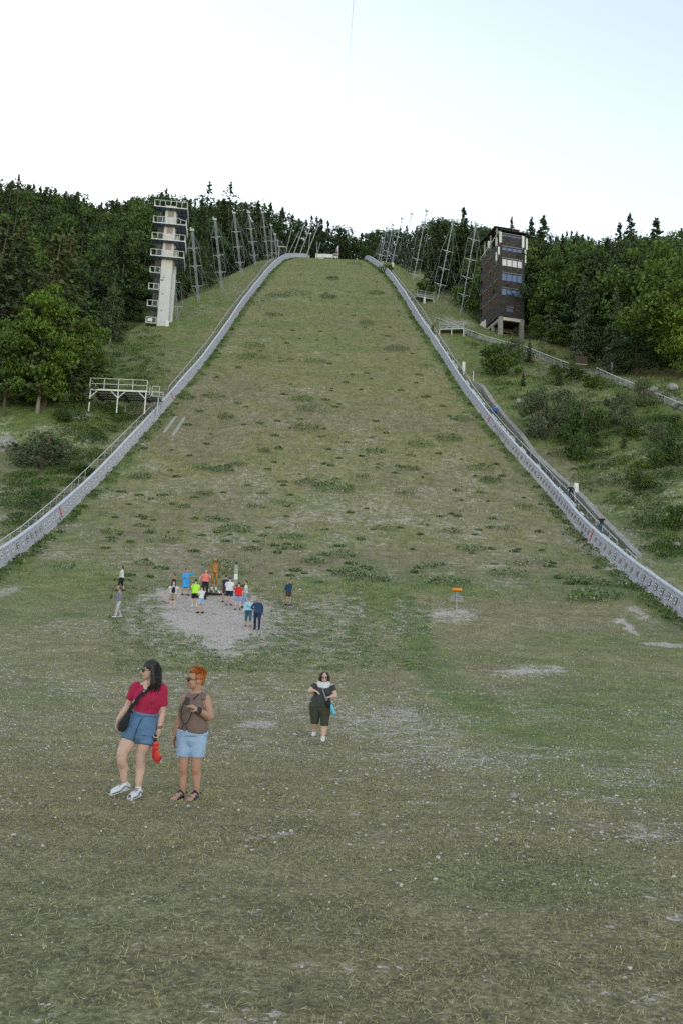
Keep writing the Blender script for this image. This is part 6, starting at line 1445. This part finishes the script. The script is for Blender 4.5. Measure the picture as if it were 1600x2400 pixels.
for an, toe in ((anL, f(538, 1775, .06)), (anR, f(765, 1838, -.24))):
    sm = MB(); a2 = Vector((an.x, an.y, an.z)); toe.z = a2.z - .10 if an is anL else .0; a2.z = max(a2.z, .08); 
    hl, tip, side = shoe(sm, a2, toe, 1.08); so = solid(sm, 'shoe', 'shoe_white', C_, .009, 2)
oH = f(885, 1000, -.16); hb_ = empty('handbag', pC + oH, 0, 'small black handbag on a pale strap of the woman with the white scarf', 'bag'); bm3 = MB(); chain(bm3, [f(890, 935, -.17) - oH, f(890, 1000, -.18) - oH, f(888, 1065, -.17) - oH], [(.05, .03), (.056, .04), (.05, .03)]); solid(bm3, 'bag_body', 'black_cloth', hb_, .009, 1)
stp = MB(); pth = [f(735, 600, -.08), f(760, 680, -.175), f(800, 800, -.18), f(855, 930, -.19)]
for a, c in zip(pth[:-1], pth[1:]): stp.bar(a - oH, c - oH, .035, .008, (0, -1, 0))
stp.build('strap', M['lilac_grey'], hb_)
oU = f(970, 1080, -.17); um = empty('folded_umbrella', pC + oU, 0, 'folded light blue umbrella hanging from the black handbag', 'umbrella'); MB().tube([f(930, 985, -.18) - oU, f(955, 1040, -.17) - oU], .016, 8).build('handle', M['black'], um, True)
ub = MB(); chain(ub, [f(950, 1020, -.17) - oU, f(970, 1090, -.17) - oU, f(1000, 1150, -.17) - oU, f(1022, 1200, -.17) - oU], [.030, .034, .032, .040]); solid(ub, 'canopy', 'cyan_umb', um, .008, 1)

# ---- everybody farther away: one builder, every figure with its own pose and clothes ----
def person(px, py, H, label, face=0, top='white_cloth', sleeve='short', toplen=0, bottom='navy', leg='shorts', shoes='shoe_white', hair='hair_dark', hairstyle='short', arms=('down', 'down'), stride=.0, lean=0.0, skin='skin_mid', bulk=1.0, cap=None, pack=None, head_turn=0, head_pitch=0, sock=None, jacket=None, shade=False, glasses=None, vox=.0125, depth=None, steps=False, extra=None, sink=0.0, name='person', cat='person', bodym=None):
    base = hit(px, py, 0) if depth is None else ground(at_depth(px, py, depth).x, depth)
    if steps: base = ground(float(seg(base.y, WALL_R)) + 1.55, base.y, .42)
    base.z -= sink
    root = empty(name, base, R(face), label, cat); k = H / 1.72; V_ = lambda x, y, z: Vector((x * k, y * k - lean * max(0, z - .9) * k, z * k)); bx = bulk
    b = MB(); hcz = V_(0, -.015 - lean * .05, 1.60); hr_ = facerot(R(head_turn), R(head_pitch)); head(b, hcz, hr_, .98 * k); chain(b, [hcz + Vector((0, .02, -.06 * k)), V_(0, .01, 1.46), V_(0, .01, 1.40)], [.052 * k, .055 * k, .08 * k])
    chain(b, [V_(0, .01, 1.38), V_(0, 0, 1.22), V_(0, 0, 1.05), V_(0, 0, .92)], [(.13 * bx * k, .08 * k), (.15 * bx * k, .10 * bx * k), (.135 * bx * k, .10 * bx * k), (.15 * bx * k, .11 * bx * k)])
    AR = []
    for s_, pose in ((-1, arms[0]), (1, arms[1])):
        sh = V_(.175 * s_ * (.6 + .4 * bx), .01, 1.38)
        P4 = dict(down=((.24, .02, 1.10), (.25, -.05, .86), (0, -.1, -1), .4), out=((.36, .0, 1.20), (.52, -.04, 1.02), (.6, -.1, -.7), .25), hip=((.34, .06, 1.14), (.20, -.08, 1.02), (-.8, -.4, -.2), .5),
                  hold=((.25, -.02, 1.12), (.10, -.22, 1.14), (-.5, -.7, .4), .7), holdup=((.27, -.10, 1.22), (.10, -.26, 1.42), (-.4, -.3, .8), .7), raised=((.36, -.10, 1.36), (.42, -.16, 1.58), (.2, -.2, 1), .3), reach=((.28, -.16, 1.22), (.24, -.40, 1.16), (-.1, -1, .1), .3),
                  back=((.25, .10, 1.12), (.10, .17, .98), (-.9, .1, -.2), .5), low=((.23, -.06, 1.10), (.14, -.18, .93), (-.3, -.5, -.7), .4), wide=((.34, .0, 1.20), (.42, -.06, .98), (.2, -.2, -.9), .3), across=((.27, -.04, 1.13), (.02, -.20, 1.18), (-.9, -.2, .1), .4))[pose]
        (ex, ey, ez), (wx, wy, wz), hd, cu = P4; el = V_(ex * s_, ey, ez); wr = V_(wx * s_, wy, wz); chain(b, [sh, (sh + el) / 2, el, el.lerp(wr, .4), wr], [.05 * k * (.5 + .5 * bx), .045 * k, .037 * k, .036 * k, .026 * k]); hand(b, wr, (hd[0] * s_, hd[1], hd[2]), (-s_ * .8, -.4, 0), k * .95, cu, .011, s_); AR.append((s_, sh, el, wr))
    LG = []
    for s_ in (-1, 1):
        st_ = stride * s_; hp = V_(.085 * s_ * bx, 0, .92); kn = V_(.095 * s_ * bx + .02 * s_, -.03 - st_ * .45, .49); an = V_(.10 * s_ * bx + .02 * s_, .03 - st_ * 1.0, .085 + max(0, -st_) * .16)
        hp.y += 0; chain(b, [hp, hp.lerp(kn, .5), kn, kn.lerp(an, .38) + Vector((0, .02, 0)), kn.lerp(an, .75), an, an - Vector((0, 0, .04))], [.088 * k * bx, .078 * k * bx, .055 * k, .055 * k, .038 * k, .031 * k, .034 * k]); LG.append((s_, hp, kn, an))
    solid(b, 'body', bodym or skin, root, vox * k, 3)
    if bodym is None: face_parts(root, hcz, hr_, .98 * k, glasses, 'hair_dark')
    s = MB(); s.cap = .22; hem = .96 - toplen; fl = 1.0 if toplen < .12 else 1.25
    prof = [V_(0, .01, 1.42), V_(0, .01, 1.37), V_(0, 0, 1.22), V_(0, 0, 1.05), V_(0, 0, .95)]; rr = [(.09 * k, .07 * k), (.165 * k * (.5 + .5 * bx), .095 * k), (.175 * bx * k, .125 * bx * k), (.172 * bx * k, .132 * bx * k), (.188 * bx * k, .145 * bx * k)]
    if toplen > .05: prof.append(V_(0, 0, hem)); rr.append((.195 * bx * fl * k, .155 * bx * fl * k))
    chain(s, prof, rr, (1, 0, 0), 18, 2); ext = dict(short=.62, long=1.9, none=.0)[sleeve]
    for s_, sh, el, wr in AR:
        if ext == 0: continue
        if ext < 1: chain(s, [sh - Vector((.03 * s_, 0, 0)), sh.lerp(el, ext * .5), sh.lerp(el, ext)], [.066 * k, .066 * k, .068 * k])
        else: chain(s, [sh - Vector((.03 * s_, 0, 0)), sh.lerp(el, .6), el, el.lerp(wr, .95)], [.068 * k, .062 * k, .058 * k, .048 * k])
    if extra == 'hood': ell(s, V_(0, .08, 1.44), (.12 * k, .07 * k, .06 * k))
    if extra == 'rain': chain(s, [V_(-.10, .02, 1.42), V_(-.07, -.02, 1.52), V_(0, .09, 1.55), V_(.07, -.02, 1.52), V_(.10, .02, 1.42)], [.04 * k, .035 * k, .05 * k, .035 * k, .04 * k])
    nm_ = dict(none='sleeveless_top', short='shirt', long='jacket')[sleeve]
    if bodym is None: solid(s, 'rain_poncho' if extra == 'rain' else nm_, top, root, vox * k, 2)
    else: solid(s, 'jacket', 'bronze', root, vox * k, 2)
    if bottom and bodym is None:
        s = MB(); s.cap = .22; chain(s, [V_(0, 0, 1.0), V_(0, 0, .90)], [(.165 * bx * k, .125 * bx * k), (.18 * bx * k, .14 * bx * k)], (1, 0, 0), 18, 2); ell(s, V_(0, 0, .86), (.13 * bx * k, .12 * bx * k, .08 * k)); e_ = dict(shorts=.78, capri=1.35, long=1.93, tiny=.5)[leg]
        for s_, hp, kn, an in LG:
            if e_ <= 1: chain(s, [hp, hp.lerp(kn, e_ * .5), hp.lerp(kn, e_)], [.108 * k * bx, .098 * k * bx, .092 * k * bx])
            else: chain(s, [hp, hp.lerp(kn, .5), kn, kn.lerp(an, (e_ - 1) * .6), kn.lerp(an, e_ - 1)], [.108 * k * bx, .092 * k * bx, .074 * k, .070 * k, .066 * k])
        solid(s, {'shorts': 'shorts', 'capri': 'cropped_trousers', 'long': 'trousers', 'tiny': 'shorts'}[leg], bottom, root, vox * k, 2)
    if shoes:
        for s_, hp, kn, an in LG:
            sm = MB(); shoe(sm, Vector((an.x, an.y, an.z)), Vector((an.x + .02 * s_, an.y - .20 * k, an.z - .085 * k)), k); solid(sm, 'shoe', shoes, root, vox * k, 1)
            if sock: sk = MB(); chain(sk, [an, an.lerp(kn, .45)], [.042 * k, .052 * k]); sk.build('sock', M[sock], root, True)
    if hair:
        hm = MB(); q_ = lambda x, y, z: hcz + hr_ @ Vector((x, y, z)) * k; ell(hm, q_(0, .026, .040), (.081 * k, .090 * k, .088 * k), hr_)
        if hairstyle in ('bob', 'long'): ell(hm, q_(0, .06, -.03), (.085 * k, .06 * k, .10 * k), hr_); [chain(hm, [q_(.078 * s_, .0, .05), q_(.086 * s_, .01, -.05), q_(.08 * s_, .03, -.12 if hairstyle == 'long' else -.07)], [.025 * k, .032 * k, .022 * k]) for s_ in (-1, 1)]
        if hairstyle == 'bun': ell(hm, q_(0, .10, .09), .045 * k)
        solid(hm, 'hair', hair, root, .012 * k, 1)
    if cap:
        cm_ = MB(); q_ = lambda x, y, z: hcz + hr_ @ Vector((x, y, z)) * k; ell(cm_, q_(0, .018, .068), (.087 * k, .096 * k, .07 * k), hr_); chain(cm_, [q_(0, -.06, .065), q_(0, -.145, .055)], [(.06 * k, .012 * k), (.05 * k, .009 * k)], hr_ @ Vector((1, 0, 0))); solid(cm_, 'cap', cap, root, .011 * k, 1)
    if pack:
        pr = empty('backpack', base, R(face), 'backpack in %s worn by the %s' % pack[1:], 'backpack'); pk = MB(); chain(pk, [V_(0, .20, 1.30), V_(0, .22, 1.15), V_(0, .21, 1.02)], [(.10 * k, .06 * k), (.13 * k, .08 * k), (.12 * k, .07 * k)]); solid(pk, 'pack_body', pack[0], pr, .014, 1)
        sp_ = MB()
        for s_ in (-1, 1): sp_.tube([V_(.09 * s_, .19, 1.34), V_(.10 * s_, .08, 1.44), V_(.11 * s_, -.04, 1.40), V_(.12 * s_, -.13, 1.26), V_(.15 * s_, -.05, 1.10), V_(.13 * s_, .15, 1.05)], .016 * k, 5)
        sp_.build('strap', M[pack[0]], pr)
    return root, V_, k
BK = 180
person(283, 1386, 1.66, 'woman in white shirt and black cropped trousers standing highest up on the far left', -75, 'white_cloth', 'short', .06, 'black_cloth', 'capri', 'black_cloth', 'hair_brown', 'bob', ('down', 'low'), .22, 0, 'skin_fair', 1.1, head_turn=-10, sink=.0)
person(276, 1449, 1.66, 'woman in grey lilac top and long pale trousers standing on the far left', -50, 'lilac_grey', 'long', .03, 'pale_trouser', 'long', 'shoe_white', 'hair_dark', 'bun', ('low', 'low'), .22, 0, 'skin_mid', .95, glasses='sun', head_pitch=15)
pq = hit(272, 1425); hb_ = empty('shoulder_bag', pq + Vector((-.32, -.1, .62)), 0, 'brown shoulder bag at the side of the woman in long pale trousers', 'bag'); bm3 = MB(); chain(bm3, [(.06, 0, .10), (.03, 0, 0), (.0, 0, -.09)], [(.05, .03), (.08, .045), (.06, .035)]); solid(bm3, 'bag_body', 'dark_brown', hb_, .014, 1); MB().tube([(.0, 0, .15), (.14, -.05, .5), (.25, 0, .75)], .012, 5).build('strap', M['dark_brown'], hb_)
person(405, 1408, 1.66, 'person with dark jacket half hidden behind the one with the black backpack', -60, 'black_cloth', 'long', .0, 'maroon', 'shorts', 'black_cloth', 'hair_brown', 'short', ('hip', 'hold'), .1, 0, 'skin_tan', 1.0, head_turn=-15)
person(404, 1426, 1.58, 'bald person in white shirt and beige shorts seen from behind with a black backpack', BK + 12, 'white_cloth', 'short', .05, 'beige', 'shorts', 'shoe_white', None, 'short', ('wide', 'wide'), .12, 0, 'skin_fair', 1.15, pack=('black_cloth', 'black', 'bald person in the white shirt'))
person(434, 1396, 1.72, 'person in a bright blue rain poncho raising a hand towards the statue', 35, 'sky_blue', 'long', .42, 'beige', 'shorts', 'black_cloth', 'hair_brown', 'short', ('hold', 'raised'), .12, .05, 'skin_mid', 1.1, extra='rain', head_turn=25)
person(456, 1425, 1.68, 'man in neon green shirt and black shorts seen from behind', BK - 5, 'lime', 'short', .08, 'black_cloth', 'shorts', 'shoe_white', 'hair_dark', 'short', ('down', 'hold'), .05, 0, 'skin_fair', 1.15, cap='black_cloth', sock='white_cloth')
person(470, 1438, 1.58, 'man in black cap, white shirt and pale denim shorts carrying a black camera bag', -125, 'white_cloth', 'short', .05, 'denim_pale', 'shorts', 'black_cloth', 'hair_dark', 'short', ('hold', 'hold'), .08, 0, 'skin_mid', 1.0, cap='black_cloth', head_pitch=12)
person(480, 1398, 1.72, 'woman in coral shirt and black dungarees linking hands with the statue', 15, 'coral', 'short', .0, 'black_cloth', 'long', 'black_cloth', 'hair_brown', 'short', ('wide', 'reach'), .05, .05, 'skin_fair', 1.15)
person(536, 1420, 1.74, 'man in white shirt, purple cap and navy shorts seen from behind', BK, 'white_cloth', 'short', .08, 'navy', 'shorts', 'black_cloth', 'hair_dark', 'short', ('hold', 'hold'), .0, .05, 'skin_fair', 1.2, cap='purple_cap')
person(527, 1412, 1.70, 'person in a navy top mostly hidden behind the man with the purple cap', BK + 20, 'navy', 'short', .0, 'dark_brown', 'shorts', 'black_cloth', 'hair_dark', 'short', ('hold', 'hold'), .0, 0, 'skin_tan', 1.0)
person(557, 1431, 1.66, 'man in bright red shirt and pale denim shorts seen from behind', BK + 15, 'red_shirt', 'short', .10, 'light_denim', 'shorts', 'dark_brown', 'hair_dark', 'short', ('down', 'hold'), .06, 0, 'skin_fair', 1.15)
person(574, 1426, 1.66, 'slim person in white shirt and blue jeans facing the statue in profile', -88, 'white_cloth', 'short', .05, 'light_denim', 'long', 'black_cloth', 'hair_dark', 'short', ('down', 'down'), .16, 0, 'skin_mid', .9, head_turn=-5)
person(581, 1470, 1.60, 'woman in pale aqua jacket, blue cropped jeans and red shoes walking arm in arm', -4, 'pale_aqua', 'long', .05, 'teal_jean', 'capri', 'red_shoe', 'hair_brown', 'short', ('down', 'across'), .10, 0, 'skin_mid', 1.1, glasses='rim', head_pitch=12)
person(602, 1477, 1.74, 'man in navy jacket and dark trousers walking arm in arm', -8, 'navy_jacket', 'long', .10, 'navy', 'long', 'black_cloth', 'hair_brown', 'short', ('hip', 'down'), .12, .05, 'skin_tan', 1.12, head_turn=-10)
person(675, 1420, 1.68, 'man in blue jacket with hands behind his back standing alone right of the gravel', 50, 'navy_jacket', 'long', .06, 'dark_brown', 'shorts', 'black_cloth', 'hair_dark', 'short', ('back', 'back'), .05, .22, 'skin_tan', 1.05, head_turn=15, head_pitch=25)
# climbing the steps beside the right wall
def on_steps(px, py, y, **k): return k
for px, py, H, kw in ((1144, 986, 1.75, dict(label='person in bright blue jacket climbing the steps beside the right wall', top='royal_blue', sleeve='long', bottom='navy', leg='long', hair='hair_grey', shoes='black_cloth')),
                      (1322, 1182, 1.75, dict(label='person in black on the steps near the white cabinet', top='black_cloth', sleeve='long', bottom='navy', leg='long', hair='hair_dark', shoes='black_cloth')),
                      (1398, 1263, 1.82, dict(label='man in black shirt and jeans climbing the lowest part of the steps', top='black_cloth', sleeve='short', bottom='teal_jean', leg='long', hair='hair_grey', shoes='black_cloth')),
                      (1014, 780, 1.6, dict(label='person in dark clothes bending on the steps high beside the right wall', top='dark_brown', sleeve='long', bottom='black_cloth', leg='long', hair='hair_dark', shoes='black_cloth', lean=.5))):
    kw = dict(kw); lab = kw.pop('label'); person(px, py, H, lab, 175, arms=('wide', 'wide'), stride=.12, vox=.016, steps=True, **kw)
# man's camera bag, statue, sign post, disc basket
pq = hit(478, 1432); hb_ = empty('camera_bag', pq + Vector((.02, -.12, .78)), 0, 'black bag hanging at the hip of the man with the black cap', 'bag'); MB().box((0, 0, 0), (.2, .14, .26)).build('bag_body', M['black_cloth'], hb_, bevel=.03); MB().tube([(.0, 0, .12), (-.1, -.1, .4), (-.18, 0, .62)], .012, 5).build('strap', M['black_cloth'], hb_)
st_root, V_, k = person(501, 1392, 1.98, 'golden brown statue of a ski flyer leaning forward with arms spread', 8, sleeve='none', toplen=.0, bottom=None, shoes=None, hair=None, arms=('wide', 'out'), stride=0.0, lean=.10, bulk=1.05, bodym='bronze', name='ski_flyer_statue', cat='statue', sink=-.32)
hm = MB(); ell(hm, V_(0, -.02, 1.66), (.10, .11, .09)); solid(hm, 'helmet', 'bronze_pale', st_root, .014, 1)
bt_ = MB(); 
for s_ in (-1, 1): bt_.box((.13 * s_, -.06, .02), (.12, .28, .2)); 
bt_.build('ski_boot', M['shoe_white'], st_root); sk = MB()
for s_ in (-1, 1): MB().bar((.14 * s_, .9, -.10), (.55 * s_, -1.1, -.03), .11, .03).build('ski', M['bronze'], st_root)
bs = MB(); s.cap = .22; bs.lathe((0, 0, -.36), [(.02, 0), (.85, 0), (.85, .05), (.02, .06)], 20); bs.build('base_plate', M['dark_steel'], st_root)
for x, y in ((-.45, .1), (.45, .1), (0, -.2), (.62, -.5), (-.62, -.5)): MB().bar((x, y, -.32), (x * .5, y * .5, -.06), .05).build('support_rod', M['chrome'], st_root)
p = hit(552, 1375); t_ = empty('trail_post', p, R(5), 'weathered grey brown wooden post with a pale notice behind the people at the statue', 'post'); s_ = math.hypot(p.y, p.z) / F_PX
MB().bar((0, 0, -.3), (0, 0, 50 * s_), .26, .2).build('post', M['grey_plank'], t_); MB().box((0, -.13, 22 * s_), (.24, .03, 13 * s_)).build('notice_sheet', M['plate_white'], t_)
p = hit(1069, 1430); DB = empty('disc_golf_basket', p, 0, 'disc golf basket with an orange top band standing in the grass', 'disc golf basket'); ks = 51 * math.hypot(p.y, p.z) / F_PX / 1.42
S_ = lambda *a: tuple(x * ks for x in a)
M['orange'] = plain('orange', (.80, .28, .03), .5, 0, .06)
MB().tube([S_(0, 0, -.1), S_(0, 0, 1.36)], .03 * ks, 8).build('pole', M['pale_steel'], DB)
MB().lathe((0, 0, 0), [S_(.02, 1.42), S_(.31, 1.41), S_(.345, 1.36), S_(.34, 1.23), S_(.30, 1.22), S_(.30, 1.36), S_(.02, 1.38)], 20).build('top_band', M['orange'], DB, True)
cg = MB(); cr_ = .385 * ks
for z_, r_ in ((.88, cr_), (.72, cr_), (.56, cr_ * .94)): cg.tube([(r_ * math.cos(i / 20 * 6.2832), r_ * math.sin(i / 20 * 6.2832), z_ * ks) for i in range(21)], .014 * ks, 5)
for i in range(14): a = i / 14 * 6.2832; cg.tube([(cr_ * math.cos(a), cr_ * math.sin(a), .88 * ks), (cr_ * math.cos(a), cr_ * math.sin(a), .62 * ks), (cr_ * .9 * math.cos(a), cr_ * .9 * math.sin(a), .55 * ks), (.03, 0, .54 * ks)], .008 * ks, 4)
cg.build('basket_cage', M['pale_steel'], DB)
ch = MB()
for i in range(22):
    a = i / 22 * 6.2832; ch.tube([(.27 * ks * math.cos(a), .27 * ks * math.sin(a), 1.24 * ks), (.17 * ks * math.cos(a), .17 * ks * math.sin(a), .98 * ks), (.04 * ks * math.cos(a), .04 * ks * math.sin(a), .72 * ks)], .006 * ks, 4)
ch.build('chains', M['galvanised'], DB)
